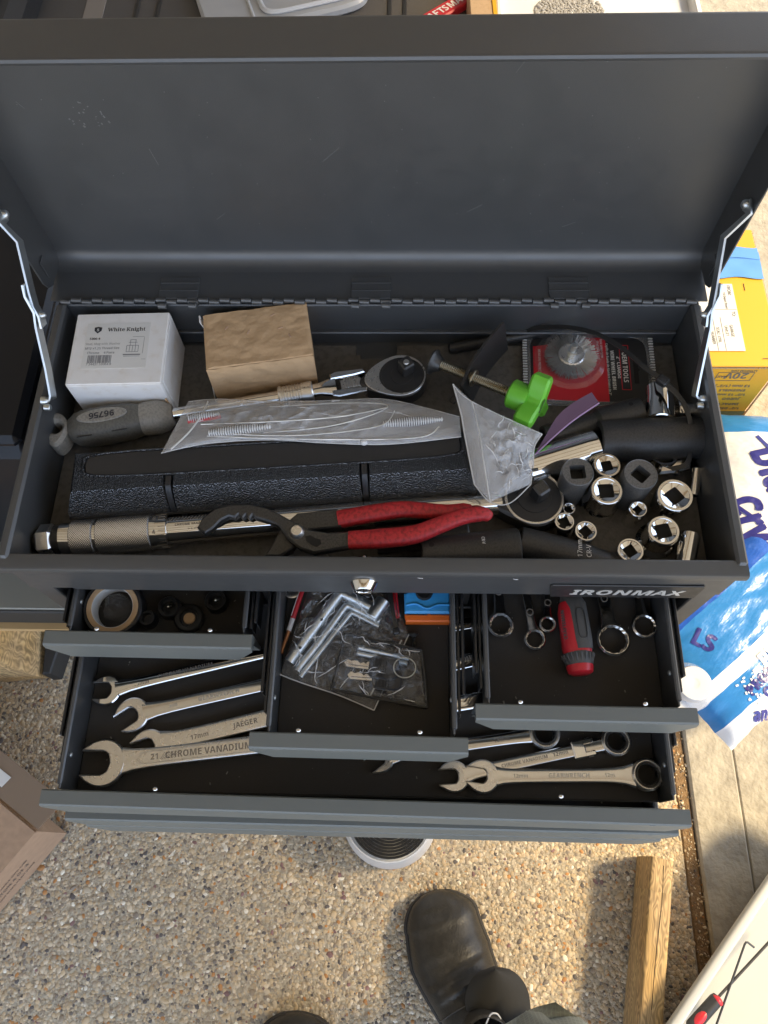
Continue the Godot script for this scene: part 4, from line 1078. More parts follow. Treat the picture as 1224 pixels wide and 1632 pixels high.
func pliers():
	var t := thing("filter_pliers", "slip-joint filter pliers with dark curved jaws and worn red grips", "pliers", flat(Vector3(-0.0158, -0.0220, -0.0402)))
	var y := -0.0235
	add("lower_jaw", t, M.dark_steel, func(m: Mb): prism(m, [Vector2(-0.0638, -0.0568), Vector2(-0.0287, -0.0613), Vector2(-0.0247, -0.0446), Vector2(-0.0519, -0.0414), Vector2(-0.0596, -0.0343), Vector2(-0.0660, -0.0237), Vector2(-0.0765, -0.0169), Vector2(-0.0896, -0.0167), Vector2(-0.0841, -0.0259), Vector2(-0.0785, -0.0388), Vector2(-0.0726, -0.0483)], -0.0355, -0.0240, 0.0012, XZ), 38, true)
	add("hooked_jaw", t, M.dark_steel, func(m: Mb): prism(m, [Vector2(-0.1474, -0.0387), Vector2(-0.1441, -0.0475), Vector2(-0.1342, -0.0565), Vector2(-0.1203, -0.0608), Vector2(-0.1039, -0.0610), Vector2(-0.0905, -0.0581), Vector2(-0.0780, -0.0523), Vector2(-0.0656, -0.0453), Vector2(-0.0511, -0.0378), Vector2(-0.0348, -0.0351), Vector2(-0.0177, -0.0364), Vector2(-0.0075, -0.0354), Vector2(-0.0056, -0.0239), Vector2(-0.0146, -0.0227), Vector2(-0.0304, -0.0197), Vector2(-0.0462, -0.0167), Vector2(-0.0581, -0.0205), Vector2(-0.0688, -0.0290), Vector2(-0.0778, -0.0417), Vector2(-0.0873, -0.0451), Vector2(-0.0984, -0.0485), Vector2(-0.1008, -0.0509), Vector2(-0.1032, -0.0473), Vector2(-0.1068, -0.0508), Vector2(-0.1093, -0.0478), Vector2(-0.1129, -0.0514), Vector2(-0.1158, -0.0484), Vector2(-0.1214, -0.0495), Vector2(-0.1276, -0.0459), Vector2(-0.1338, -0.0382), Vector2(-0.1403, -0.0335)], -0.0240, -0.0150, 0.0014, XZ), 38, true)
	add("pivot_bolt", t, M.satin_chrome, func(m: Mb):
		lathe(m, [Vector2(-0.0155, 0), Vector2(-0.0155, 0.0066), Vector2(-0.0135, 0.0064), Vector2(-0.0112, 0.0045), Vector2(-0.0108, 0)], Transform3D(Basis(Vector3(1, 0, 0), Vector3(0, 0, -1), Vector3(0, 1, 0)), Vector3(Vector3(-0.0615, -0.0140, -0.0353).x, 0, Vector3(-0.0615, -0.0140, -0.0353).z)), 20, 2), 38, true)
	add("slip_slot", t, M.dark_hole, func(m: Mb): prism(m, [Vector2(-0.0544, -0.0312), Vector2(-0.0502, -0.0323), Vector2(-0.0453, -0.0295), Vector2(-0.0410, -0.0284), Vector2(-0.0402, -0.0245), Vector2(-0.0438, -0.0216), Vector2(-0.0487, -0.0238), Vector2(-0.0531, -0.0272)], -0.0151, -0.0147, 0.0, XZ), 38, true)
	var grip := func(m: Mb, pts: Array, rs: Array):
		var sc := []
		for r in rs: sc.append(Vector2(r, r * 0.82))
		var p2 := spline(pts, 6)
		var s2 := []
		for i in p2.size():
			var f := i / 6.0
			var k := mini(int(f), sc.size() - 2)
			s2.append((sc[k] as Vector2).lerp(sc[k + 1], f - k))
		sweep(m, p2, circ(1.0, 18, 0.85), s2, Vector3.UP)
	add("grip", t, M.red_grip, func(m: Mb): grip.call(m, [Vector3(-0.0282, -0.0280, -0.0526), Vector3(-0.0003, -0.0260, -0.0574), Vector3(0.0270, -0.0250, -0.0613), Vector3(0.0488, -0.0250, -0.0603), Vector3(0.0663, -0.0260, -0.0603), Vector3(0.0817, -0.0270, -0.0627), Vector3(0.0883, -0.0270, -0.0646)], [0.0082, 0.0078, 0.0074, 0.0070, 0.0062, 0.0058, 0.0030]), 60, true)
	add("grip", t, M.red_grip, func(m: Mb): grip.call(m, [Vector3(-0.0174, -0.0190, -0.0297), Vector3(0.0114, -0.0170, -0.0309), Vector3(0.0379, -0.0150, -0.0338), Vector3(0.0590, -0.0140, -0.0421), Vector3(0.0778, -0.0150, -0.0503), Vector3(0.0940, -0.0160, -0.0538), Vector3(0.1015, -0.0170, -0.0525), Vector3(0.1037, -0.0180, -0.0518)], [0.0078, 0.0084, 0.0080, 0.0072, 0.0070, 0.0066, 0.0052, 0.0020]), 60, true)

func screw_clamp():
	var a := Vector3(0.0557, -0.0180, -0.2103); var b := Vector3(0.1538, -0.0060, -0.1546)
	var t := thing("screw_clamp", "threaded clamp screw with a green star knob through a bent black plate", "clamp", lie(a, b))
	var L := a.distance_to(b)
	add("threaded_rod", t, M.yellow_zinc, func(m: Mb):
		var p := [Vector2(0.006, 0)]
		var x := 0.006
		while x < L * 0.80: p += [Vector2(x, 0.0040), Vector2(x + 0.0008, 0.0048), Vector2(x + 0.0011, 0.0048), Vector2(x + 0.0018, 0.0040)]; x += 0.0019
		p.append(Vector2(x, 0)); lathe(m, p, Transform3D(), 16), 20)
	add("swivel_foot", t, M.dark_steel, func(m: Mb): lathe(m, [Vector2(-0.0012, 0), Vector2(-0.0012, 0.0120), Vector2(0.0006, 0.0124), Vector2(0.0030, 0.0090), Vector2(0.0085, 0.0060), Vector2(0.0085, 0)], Transform3D(), 28))
	add("plate", t, M.black_oxide, func(m: Mb):
		var A := Vector3(0.0802, -0.0080, -0.1787); var B := Vector3(0.1198, 0.0020, -0.2412); var C := Vector3(0.1301, -0.0500, -0.2486); var D := Vector3(0.0937, -0.0520, -0.1884)
		var nrm := (B - A).cross(D - A).normalized() * 0.0012
		var f := func(u: float, v: float, k: float) -> Vector3: return A.lerp(B, u).lerp(D.lerp(C, u), v) + nrm * k + nrm.normalized() * 0.006 * sin(u * PI) * 0.6
		grid(m, 16, 6, func(u, v): return f.call(u, v, -1.0))
		var s := m.v.size(); grid(m, 16, 6, func(u, v): return f.call(u, v, 1.0)); m.flip(s)
		for e in [0.0, 1.0]:
			grid(m, 16, 1, func(u, v): return f.call(u, e, v * 2.0 - 1.0)); grid(m, 16, 1, func(u, v): return f.call(e, u, v * 2.0 - 1.0)), 35, true)
	add("plate_tail", t, M.black_oxide, func(m: Mb): box(m, Vector3(0.0806, -0.0450, -0.1924), Vector3(0.022, 0.0024, 0.006), 0.0005, Basis(Vector3.UP, 0.85) * Basis(Vector3(0, 0, 1), 0.3)), 38, true)
	add("washer", t, M.yellow_zinc, func(m: Mb): ring(m, circ(0.0082, 24), circ(0.0050, 24), -0.0009, 0.0009, 0.0003, Transform3D(Basis(Vector3(0, 1, 0), Vector3(0, 0, 1), Vector3(1, 0, 0)), Vector3(L * 0.375, 0, 0))))
	add("knob_hub", t, M.green_plastic, func(m: Mb): lathe(m, [Vector2(L * 0.70, 0), Vector2(L * 0.70, 0.0118), Vector2(L * 0.715, 0.0134), Vector2(L * 0.82, 0.0130), Vector2(L * 0.86, 0.0118), Vector2(L * 0.86, 0)], Transform3D(), 28))
	var kb := add("star_knob", t, M.green_plastic, func(m: Mb):
		var o := []
		for k in 72:
			var q := TAU * k / 72.0
			var c3 := 0.5 + 0.5 * cos(3.0 * (q - 0.95))
			o.append(Vector2(cos(q), sin(q)) * minf(0.0088 + 0.022 * pow(c3, 2.2), 0.0265 / maxf(0.2, cos(fposmod(q - 0.95 + PI / 3.0, TAU / 3.0) - PI / 3.0))))
		prism(m, o, 0.0, 0.0175, 0.0022, Transform3D(Basis(Vector3(0, 1, 0), Vector3(0, 0, 1), Vector3(1, 0, 0)), Vector3(L * 0.835, 0, 0))), 30)
	add("brand_mark", kb, M.green_mark, func(m: Mb): box(m, Vector3(L * 0.835 + 0.0178, -0.004, 0.005), Vector3(0.0003, 0.013, 0.0036), 0.0, Basis(Vector3.RIGHT, 0.5)))

func blister_pack():
	var t := thing("blister_pack", "red and black carded blister pack holding a round wire wheel brush", "package", flat(Vector3(0.2094, -0.0530, -0.2271), -0.035, Vector3(0.0, 0.0, 0.0)))
	add("card", t, M.smooth_black_plastic, func(m: Mb):
		var o := []
		for q in circ(1, 40, 0.3): o.append(Vector2(q.x * 0.0615, q.y * 0.0425))
		prism(m, o, 0.0, 0.0010, 0.0003))
	add("red_print", t, M.red_plastic, func(m: Mb): prism(m, [Vector2(-0.054, -0.038), Vector2(0.018, -0.038), Vector2(0.018, 0.038), Vector2(-0.002, 0.038), Vector2(-0.020, 0.030), Vector2(-0.054, 0.024)], 0.0010, 0.0012))
	add("plastic_shell", t, M.blister, func(m: Mb):
		var o := []; var i := []
		for q in circ(1, 40, 0.3): o.append(Vector2(q.x * 0.0645, q.y * 0.0452)); i.append(Vector2(q.x * 0.0570, q.y * 0.0385))
		ring(m, o, i, 0.0014, 0.0030, 0.0005))
	add("crimped_edge", t, M.film_edge, func(m: Mb):
		for k in 40:
			var x := lerpf(-0.060, 0.058, k / 39.0)
			box(m, Vector3(x, 0.0430, 0.0022), Vector3(0.0011, 0.0046, 0.0020), 0.0004)
		for k in 26:
			var yy := lerpf(-0.038, 0.040, k / 25.0)
			for x in [-0.0624, 0.0624]: box(m, Vector3(x, yy, 0.0022), Vector3(0.0046, 0.0011, 0.0020), 0.0004)).set_meta("kind", "stuff")
	add("hang_slot", t, M.dark_hole, func(m: Mb): prism(m, [Vector2(0.0435, -0.016), Vector2(0.0480, -0.016), Vector2(0.0480, -0.002), Vector2(0.0500, 0.0), Vector2(0.0480, 0.002), Vector2(0.0480, 0.016), Vector2(0.0435, 0.016)], 0.0010, 0.0013))
	var z := 0.0013
	text(t, "OEM TOOLS", 0.0072, Vector3(0.0355, 0.0025, z), M.label_paper, -PI / 2, "Droid Sans", 0.0001, 700)
	add("logo_border", t, M.red_plastic, func(m: Mb):
		for q in [[0.0312, 0.0, 0.0007, 0.052], [0.0398, 0.0, 0.0007, 0.052]]: box(m, Vector3(q[0], 0.0025, z), Vector3(q[2], q[3], 0.0002))
		for yy in [-0.0235, 0.0285]: box(m, Vector3(0.0355, yy, z), Vector3(0.0086, 0.0007, 0.0002)))
	text(t, "2\" COARSE", 0.0058, Vector3(0.0296, 0.002, z), M.label_paper, -PI / 2, "Droid Sans", 0.0001, 700)
	text(t, "WIRE WHEEL BRUSH", 0.0054, Vector3(0.0238, -0.001, z), M.label_paper, -PI / 2, "Droid Sans", 0.0001, 700)
	text(t, "Cepillo de Rueda de Alambre Grueso de 2\"", 0.0031, Vector3(0.0190, 0.0, z), M.label_paper, -PI / 2, "Droid Sans", 0.0001, 400)
	text(t, "MAX RPM 4,500", 0.0026, Vector3(0.0135, 0.024, z), M.label_paper, -PI / 2, "Droid Sans", 0.0001, 400)
	text(t, "RPM MAX 4,500", 0.0026, Vector3(0.0100, 0.022, z), M.label_paper, -PI / 2, "Droid Sans", 0.0001, 400)
	text(t, "WEAR EYE PROTECTION", 0.0026, Vector3(-0.0480, 0.004, z), M.label_paper, -PI / 2, "Droid Sans", 0.0001, 400)
	var c := Vector3(-0.0180, 0.010, 0.0)
	add("dome", t, M.blister, func(m: Mb): lathe(m, [Vector2(0.0014, 0.0350), Vector2(0.0035, 0.0300), Vector2(0.0130, 0.0284), Vector2(0.0150, 0.0265), Vector2(0.0155, 0.0180), Vector2(0.0240, 0.0130), Vector2(0.0255, 0.0110), Vector2(0.0256, 0.0)], Transform3D(Basis(), c), 48, 2))
	var w := add("wire_wheel", t, M.satin_chrome, func(m: Mb): lathe(m, [Vector2(0.0050, 0), Vector2(0.0050, 0.0120), Vector2(0.0098, 0.0130), Vector2(0.0106, 0.0118), Vector2(0.0100, 0.0060), Vector2(0.0106, 0.0050), Vector2(0.0106, 0)], Transform3D(Basis(), c), 32, 2))
	add("wire_bristles", w, M.wire_steel, func(m: Mb):
		var r := RandomNumberGenerator.new(); r.seed = 5
		for k in 900:
			var q := r.randf() * TAU; var q2 := q + r.randf_range(-0.18, 0.18)
			var p := c + Vector3(cos(q) * 0.0105, sin(q) * 0.0105, r.randf_range(0.005, 0.0102)); var e := c + Vector3(cos(q2), sin(q2), 0) * r.randf_range(0.0232, 0.0262) + Vector3(0, 0, r.randf_range(0.0028, 0.0112))
			sweep(m, [p, (p + e) / 2 + Vector3(0, 0, r.randf_range(-0.001, 0.001)), e], circ(0.00024, 3), null, Vector3(0, 0, 1), false), 60).set_meta("kind", "stuff")
	add("shank", w, M.zinc_plate, func(m: Mb):
		lathe(m, [Vector2(0.010, 0), Vector2(0.010, 0.0046), Vector2(0.0165, 0.0046), Vector2(0.0165, 0.0031), Vector2(0.0240, 0.0031), Vector2(0.0244, 0.0025), Vector2(0.0244, 0)], Transform3D(Basis(), c), 18, 2))

func odds():
	# abrasive strip, cable tie, rods
	var t := thing("sanding_strip", "curled strip of purple abrasive cloth leaning on the sockets", "sandpaper", flat(Vector3(0.1734, -0.0200, -0.1422)))
	add("strip", t, M.purple_cloth, func(m: Mb): film(m, [Vector3(0.1538, -0.0100, -0.1274), Vector3(0.1633, -0.0020, -0.1418), Vector3(0.1766, 0.0020, -0.1530), Vector3(0.1941, 0.0040, -0.1634)], [Vector3(0.1450, -0.0220, -0.1149), Vector3(0.1628, -0.0160, -0.1308), Vector3(0.1799, -0.0100, -0.1441), Vector3(0.2015, -0.0040, -0.1581)], 0.0, 0.0004, 2, 24, 8), 60, true)
	add("pale_edge", t, M.purple_back, func(m: Mb): wire(m, [Vector3(0.1450, -0.0222, -0.1144), Vector3(0.1628, -0.0162, -0.1303), Vector3(0.1799, -0.0102, -0.1436), Vector3(0.2020, -0.0042, -0.1576)], 0.0007, 5), 60, true)
	t = thing("cable_tie", "long black cable tie arching over the blister pack to the right wall", "cable tie", flat(Vector3(0.2631, -0.0100, -0.1841)))
	var sec := [Vector2(-0.0022, -0.0006), Vector2(0.0022, -0.0006), Vector2(0.0022, 0.0006), Vector2(-0.0022, 0.0006)]
	add("strap", t, M.black_nylon, func(m: Mb): sweep(m, spline([Vector3(0.1414, -0.0450, -0.2639), Vector3(0.1610, -0.0300, -0.2593), Vector3(0.1842, -0.0180, -0.2502), Vector3(0.2079, -0.0100, -0.2369), Vector3(0.2283, -0.0060, -0.2184), Vector3(0.2475, -0.0060, -0.1963), Vector3(0.2624, -0.0080, -0.1835), Vector3(0.2790, -0.0120, -0.1641), Vector3(0.2851, -0.0180, -0.1417), Vector3(0.2861, -0.0280, -0.1248), Vector3(0.2821, -0.0360, -0.1125), Vector3(0.2662, -0.0400, -0.1100)], 8), sec, null, Vector3(0.1, 1, 0.3)), 38, true)
	add("catch", t, M.black_nylon, func(m: Mb): box(m, Vector3(0.2612, -0.0050, -0.1815), Vector3(0.0105, 0.0070, 0.0090), 0.0014, Basis(Vector3.UP, -0.72)), 38, true)
	add("catch_pawl", t, M.smooth_black_plastic, func(m: Mb): box(m, Vector3(0.2602, -0.0008, -0.1794), Vector3(0.0045, 0.0008, 0.0040), 0.0002, Basis(Vector3.UP, -0.72)), 38, true)
	var a := Vector3(0.0727, -0.0500, -0.2485); var b := Vector3(0.1624, -0.0500, -0.2685)
	t = thing("black_tube", "thin black steel tube with a cross hole lying along the back wall", "tube", lie(a, b))
	add("tube", t, M.black_oxide, func(m: Mb): lathe(m, [Vector2(0.006, 0.0030), Vector2(0, 0.0030), Vector2(0, 0.0050), Vector2(0.001, 0.0054), Vector2(a.distance_to(b), 0.0054), Vector2(a.distance_to(b), 0.0)], Transform3D(), 20))
	add("cross_hole", t, M.dark_hole, func(m: Mb): lathe(m, [Vector2(0.0050, 0), Vector2(0.0050, 0.0018), Vector2(0.0056, 0.0018), Vector2(0.0056, 0)], Transform3D(Basis(), Vector3(0.050, 0, 0)), 14, 2))
	# chrome extension tucked against the front wall
	a = Vector3(-0.0103, -0.0500, -0.0231); b = Vector3(0.0615, -0.0500, -0.0250)
	t = thing("extension_bar", "small chrome extension bar half hidden against the front wall", "extension bar", lie(a, b))
	add("bar", t, M.chrome, func(m: Mb): lathe(m, [Vector2(0, 0), Vector2(0, 0.004), Vector2(0.010, 0.0042), Vector2(0.014, 0.0030), Vector2(0.055, 0.0030), Vector2(0.060, 0.0048), Vector2(0.071, 0.0050), Vector2(0.071, 0)], Transform3D(), 18))
	for x in [0.005, 0.066]: add("detent_ball", t, M.chrome, func(m: Mb): blob(m, Vector3(x, 0.001, 0.0048), Vector3(0.0026, 0.0026, 0.0026), 8), 60)

# ---------------------------------------------------------------- sockets
func square_pts(h: float, turn: float, n := 32) -> Array:
	var o := []
	for k in n:
		var q := TAU * k / n + PI / 4
		var c := cos(q); var s := sin(q)
		var k2 := h / maxf(absf(c), absf(s))
		o.append(Vector2(c, s).rotated(turn) * minf(k2, h * 1.34))
	return o

# a socket standing with its drive end up: prof is the outside, bottom to top, as (height, radius)
func standing(called: String, label: String, at: Vector3, prof: Array, drive: float, turn: float, mt: Material, cup := true, tilt := Vector3.ZERO, group := "sockets standing in the tray"):
	var t := thing(called, label, "socket", flat(at, 0.0, tilt), group)
	var h: float = prof[-1].x; var r: float = prof[-1].y
	var body := [Vector2(0.0, prof[0].y * 0.8)]; body += prof
	add("body", t, mt, func(m: Mb): lathe(m, body, Transform3D(), 40, 2), 32)
	var ri := r * (0.80 if cup else 0.94)
	add("rim", t, M.worn_chrome if cup else mt, func(m: Mb): ring(m, circ(r, 32).map(func(q): return (q as Vector2).rotated(turn + PI / 4)), circ(ri, 32).map(func(q): return (q as Vector2).rotated(turn + PI / 4)), h - 0.003, h + 0.0004, 0.0004), 30)
	var sq := square_pts(drive / 2, turn)
	var ci := circ(ri, 32).map(func(q): return (q as Vector2).rotated(turn + PI / 4))
	var dip := 0.0016 if cup else 0.0002
	add("drive_face", t, mt, func(m: Mb):
		for k in 32:
			var j := (k + 1) % 32
			m.quad(v3(ci[k], h), v3(ci[j], h), v3(sq[j], h - dip), v3(sq[k], h - dip))
			m.quad(v3(sq[k], h - dip), v3(sq[j], h - dip), v3(sq[j], h - 0.010), v3(sq[k], h - 0.010)), 25)
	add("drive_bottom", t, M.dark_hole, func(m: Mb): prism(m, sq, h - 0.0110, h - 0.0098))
	return t

# a socket on its side: axis a -> b, prof (fraction, radius), a hole at each end
func lying(called: String, label: String, a: Vector3, b: Vector3, prof: Array, mt: Material, bore := 0.7, hole := -1.0, group := ""):
	var t := thing(called, label, "socket", lie(a, b), group)
	var L := a.distance_to(b)
	add("body", t, mt, func(m: Mb):
		var p := [Vector2(0.012, prof[0].y * bore * 0.8), Vector2(0.0, prof[0].y * bore), Vector2(0.0, prof[0].y * 0.94)]
		for q in prof: p.append(Vector2(q.x * L, q.y))
		p[3].x = 0.0008; p[-1].x = L - 0.0008
		p += [Vector2(L, prof[-1].y * 0.94), Vector2(L, prof[-1].y * bore), Vector2(L - 0.012, prof[-1].y * bore * 0.8)]
		lathe(m, p, Transform3D(), 40), 30)
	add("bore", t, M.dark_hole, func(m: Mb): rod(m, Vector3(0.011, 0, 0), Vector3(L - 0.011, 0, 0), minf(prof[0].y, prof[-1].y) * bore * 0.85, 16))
	if hole > 0.0:
		add("pin_hole", t, M.dark_hole, func(m: Mb):
			var r := 0.0
			for i in prof.size() - 1:
				if hole >= prof[i].x and hole <= prof[i + 1].x: r = lerpf(prof[i].y, prof[i + 1].y, (hole - prof[i].x) / maxf(1e-4, prof[i + 1].x - prof[i].x))
			lathe(m, [Vector2(r - 0.0006, 0), Vector2(r - 0.0006, 0.0022), Vector2(r + 0.0001, 0.0022), Vector2(r + 0.0001, 0)], Transform3D(Basis(Vector3.RIGHT, -0.25), Vector3(hole * L, 0, 0)), 14, 2))
	return t

func socket_things():
	var T := TRAY
	var im: Material = M.grey_impact_steel
	standing("impact_socket", "grey impact socket with its square hole upright, between black bag and chrome sockets", at_top(Vector3(0.1784, -0.0080, -0.0905), 0.048), [Vector2(0.0, 0.0128), Vector2(0.030, 0.0132), Vector2(0.0465, 0.0140), Vector2(0.0485, 0.0134)], 0.0132, 0.06, im, false)
	standing("impact_socket", "grey impact socket with its square hole turned like a diamond", at_top(Vector3(0.2323, -0.0100, -0.0895), 0.047), [Vector2(0.0, 0.0140), Vector2(0.030, 0.0144), Vector2(0.0450, 0.0150), Vector2(0.0470, 0.0144)], 0.0132, 0.80, im, false)
	var C: Material = M.chrome
	standing("chrome_socket", "shallow flared chrome socket touching the tall chrome one, behind it", at_top(Vector3(0.2095, -0.0260, -0.1068), 0.030), [Vector2(0.0, 0.0095), Vector2(0.018, 0.0098), Vector2(0.0215, 0.0122), Vector2(0.028, 0.0126), Vector2(0.0300, 0.0118)], 0.0096, 0.20, C)
	standing("chrome_socket", "large chrome socket with a ringed shoulder in the middle of the group", at_top(Vector3(0.2037, -0.0160, -0.0772), 0.040), [Vector2(0.0, 0.0158), Vector2(0.014, 0.0160), Vector2(0.0160, 0.0150), Vector2(0.0178, 0.0160), Vector2(0.0200, 0.0148), Vector2(0.026, 0.0140), Vector2(0.038, 0.0143), Vector2(0.0402, 0.0134)], 0.0130, 0.05, C)
	standing("chrome_socket", "large bright chrome socket nearest the right wall, square hole turned", at_top(Vector3(0.2622, -0.0180, -0.0738), 0.038), [Vector2(0.0, 0.0148), Vector2(0.022, 0.0150), Vector2(0.024, 0.0158), Vector2(0.036, 0.0160), Vector2(0.0382, 0.0152)], 0.0132, 0.62, C)
	standing("chrome_socket", "chrome socket with a wide stepped base standing at the front right", at_top(Vector3(0.2491, -0.0200, -0.0418), 0.036), [Vector2(0.0, 0.0168), Vector2(0.0125, 0.0170), Vector2(0.0145, 0.0155), Vector2(0.0170, 0.0138), Vector2(0.034, 0.0140), Vector2(0.0362, 0.0132)], 0.0128, 0.22, C)
	standing("chrome_socket", "medium chrome socket standing alone by the front wall", at_top(Vector3(0.2223, -0.0300, -0.0272), 0.026), [Vector2(0.0, 0.0108), Vector2(0.012, 0.0108), Vector2(0.014, 0.0114), Vector2(0.0245, 0.0116), Vector2(0.0262, 0.0110)], 0.0098, 0.55, C)
	standing("chrome_socket", "small narrow chrome socket with a tiny square hole, right of the tall ones", at_top(Vector3(0.2331, -0.0300, -0.0660), 0.026), [Vector2(0.0, 0.0078), Vector2(0.0245, 0.0084), Vector2(0.0262, 0.0078)], 0.0066, 0.7, C)
	standing("chrome_socket", "chrome socket in front of the little pair, square hole turned", at_top(Vector3(0.1864, -0.0310, -0.0452), 0.025), [Vector2(0.0, 0.0094), Vector2(0.0235, 0.0100), Vector2(0.0252, 0.0094)], 0.0092, 0.68, C)
	standing("chrome_socket", "small chrome socket touching the tiniest one", at_top(Vector3(0.1687, -0.0310, -0.0539), 0.025), [Vector2(0.0, 0.0084), Vector2(0.0235, 0.0090), Vector2(0.0252, 0.0084)], 0.0088, 0.35, C)
	standing("chrome_socket", "tiniest chrome socket, beside the torque wrench head", at_top(Vector3(0.1742, -0.0340, -0.0679), 0.022), [Vector2(0.0, 0.0055), Vector2(0.0205, 0.0060), Vector2(0.0222, 0.0055)], 0.0055, 0.2, C)
	# lying ones
	var B: Material = M.black_oxide
	var t = lying("deep_socket", "slim black deep socket with a stepped collar lying under the purple strip", Vector3(0.1575, -0.0400, -0.1424), Vector3(0.2495, -0.0400, -0.1706), [Vector2(0, 0.0108), Vector2(0.48, 0.0112), Vector2(0.52, 0.0112), Vector2(0.56, 0.0138), Vector2(0.98, 0.0140), Vector2(1, 0.0138)], B, 0.72, 0.88)
	t = lying("deep_socket", "thick matte black deep socket lying across the tray by the right wall", Vector3(0.2062, -0.0360, -0.1359), Vector3(0.2997, -0.0360, -0.1410), [Vector2(0, 0.0194), Vector2(0.1, 0.0200), Vector2(0.72, 0.0200), Vector2(0.75, 0.0196), Vector2(0.97, 0.0196), Vector2(1, 0.0190)], B, 0.72, 0.86)
	lying("deep_socket", "polished chrome deep socket lying beneath the purple strip", Vector3(0.1374, -0.0380, -0.1067), Vector3(0.2046, -0.0380, -0.1317), [Vector2(0, 0.0168), Vector2(0.80, 0.0172), Vector2(0.82, 0.0166), Vector2(0.97, 0.0166), Vector2(1, 0.0160)], C, 0.75)
	lying("deep_socket", "upright-looking chrome socket lying below the cable tie catch", Vector3(0.2638, -0.0320, -0.1550), Vector3(0.2678, -0.0320, -0.1918), [Vector2(0, 0.0128), Vector2(0.03, 0.0134), Vector2(0.55, 0.0130), Vector2(0.7, 0.0122), Vector2(0.97, 0.0128), Vector2(1, 0.0124)], C, 0.7)
	lying("short_socket", "short brassy grey socket end showing under the cable tie", Vector3(0.2834, -0.0400, -0.1714), Vector3(0.3031, -0.0400, -0.1708), [Vector2(0, 0.0100), Vector2(0.2, 0.0105), Vector2(0.25, 0.0085), Vector2(1, 0.0085)], M.worn_chrome, 0.7)
	lying("deep_socket", "chrome deep socket lying on its side against the front right corner", Vector3(0.2713, -0.0440, -0.0192), Vector3(0.2787, -0.0400, -0.0475), [Vector2(0, 0.0085), Vector2(0.97, 0.0088), Vector2(1, 0.0082)], C, 0.72)
	t = lying("impact_socket", "wide black impact socket lying against the front wall with pale markings", Vector3(0.0446, -0.0340, -0.0218), Vector3(0.1282, -0.0340, -0.0284), [Vector2(0, 0.0150), Vector2(0.05, 0.0154), Vector2(0.96, 0.0190), Vector2(1, 0.0186)], B, 0.75, 0.10)
	text(t, "CR-V", 0.0040, Vector3(0.052, 0.0040, 0.0173), M.label_paper, -PI / 2, "Droid Sans", 0.0002, 400, "lettering", Basis(Vector3.RIGHT, -0.22))
	t = lying("impact_socket", "tapered black socket stamped in white lying in the front centre", Vector3(0.1289, -0.0400, -0.0366), Vector3(0.2147, -0.0460, -0.0170), [Vector2(0, 0.0150), Vector2(0.1, 0.0152), Vector2(0.62, 0.0150), Vector2(0.8, 0.0126), Vector2(1, 0.0122)], B, 0.75)
	text(t, "17mm", 0.0062, Vector3(0.050, 0.0030, 0.0152), M.label_paper, 1.75, "Droid Sans", 0.0002, 400)
	text(t, "CR-V", 0.0062, Vector3(0.058, 0.0024, 0.0152), M.label_paper, 1.75, "Droid Sans", 0.0002, 400)
	lying("impact_socket", "plain black tube-like socket mostly hidden under the red pliers grips", Vector3(0.0050, -0.0440, -0.0393), Vector3(0.0859, -0.0440, -0.0473), [Vector2(0, 0.0118), Vector2(0.97, 0.0122), Vector2(1, 0.0118)], B, 0.78)
	# swivel joint
	t = thing("universal_joint", "chrome swivel joint with a dark fork below the cable tie's tail", "universal joint", flat(Vector3(0.2699, -0.0500, -0.1151)))
	add("cup", t, C, func(m: Mb): lathe(m, [Vector2(0.0, 0), Vector2(0.0, 0.0120), Vector2(0.009, 0.0124), Vector2(0.0105, 0.0118), Vector2(0.0105, 0.0100), Vector2(0.004, 0.0060), Vector2(0.004, 0)], Transform3D(Basis(Vector3.RIGHT, -0.3), Vector3(-0.004, 0.006, 0.0)), 32, 2))
	add("fork", t, M.worn_chrome, func(m: Mb): prism(m, [Vector2(-0.012, -0.010), Vector2(0.004, -0.008), Vector2(0.018, -0.004), Vector2(0.021, 0.004), Vector2(0.014, 0.008), Vector2(0.004, 0.004), Vector2(-0.008, 0.000)], 0.004, 0.011, 0.002))
	add("pin", t, M.dark_steel, func(m: Mb): rod(m, Vector3(0.006, -0.010, 0.008), Vector3(0.006, 0.010, 0.008), 0.0028, 12))
	lying("short_socket", "thin chrome socket slanting beside the right wall near the swivel joint", Vector3(0.2913, -0.0500, -0.0885), Vector3(0.2957, -0.0460, -0.1132), [Vector2(0, 0.0050), Vector2(1, 0.0056)], C, 0.7)

func at_top(p: Vector3, _h: float) -> Vector3: return Vector3(p.x, TRAY + 0.0002, p.z)

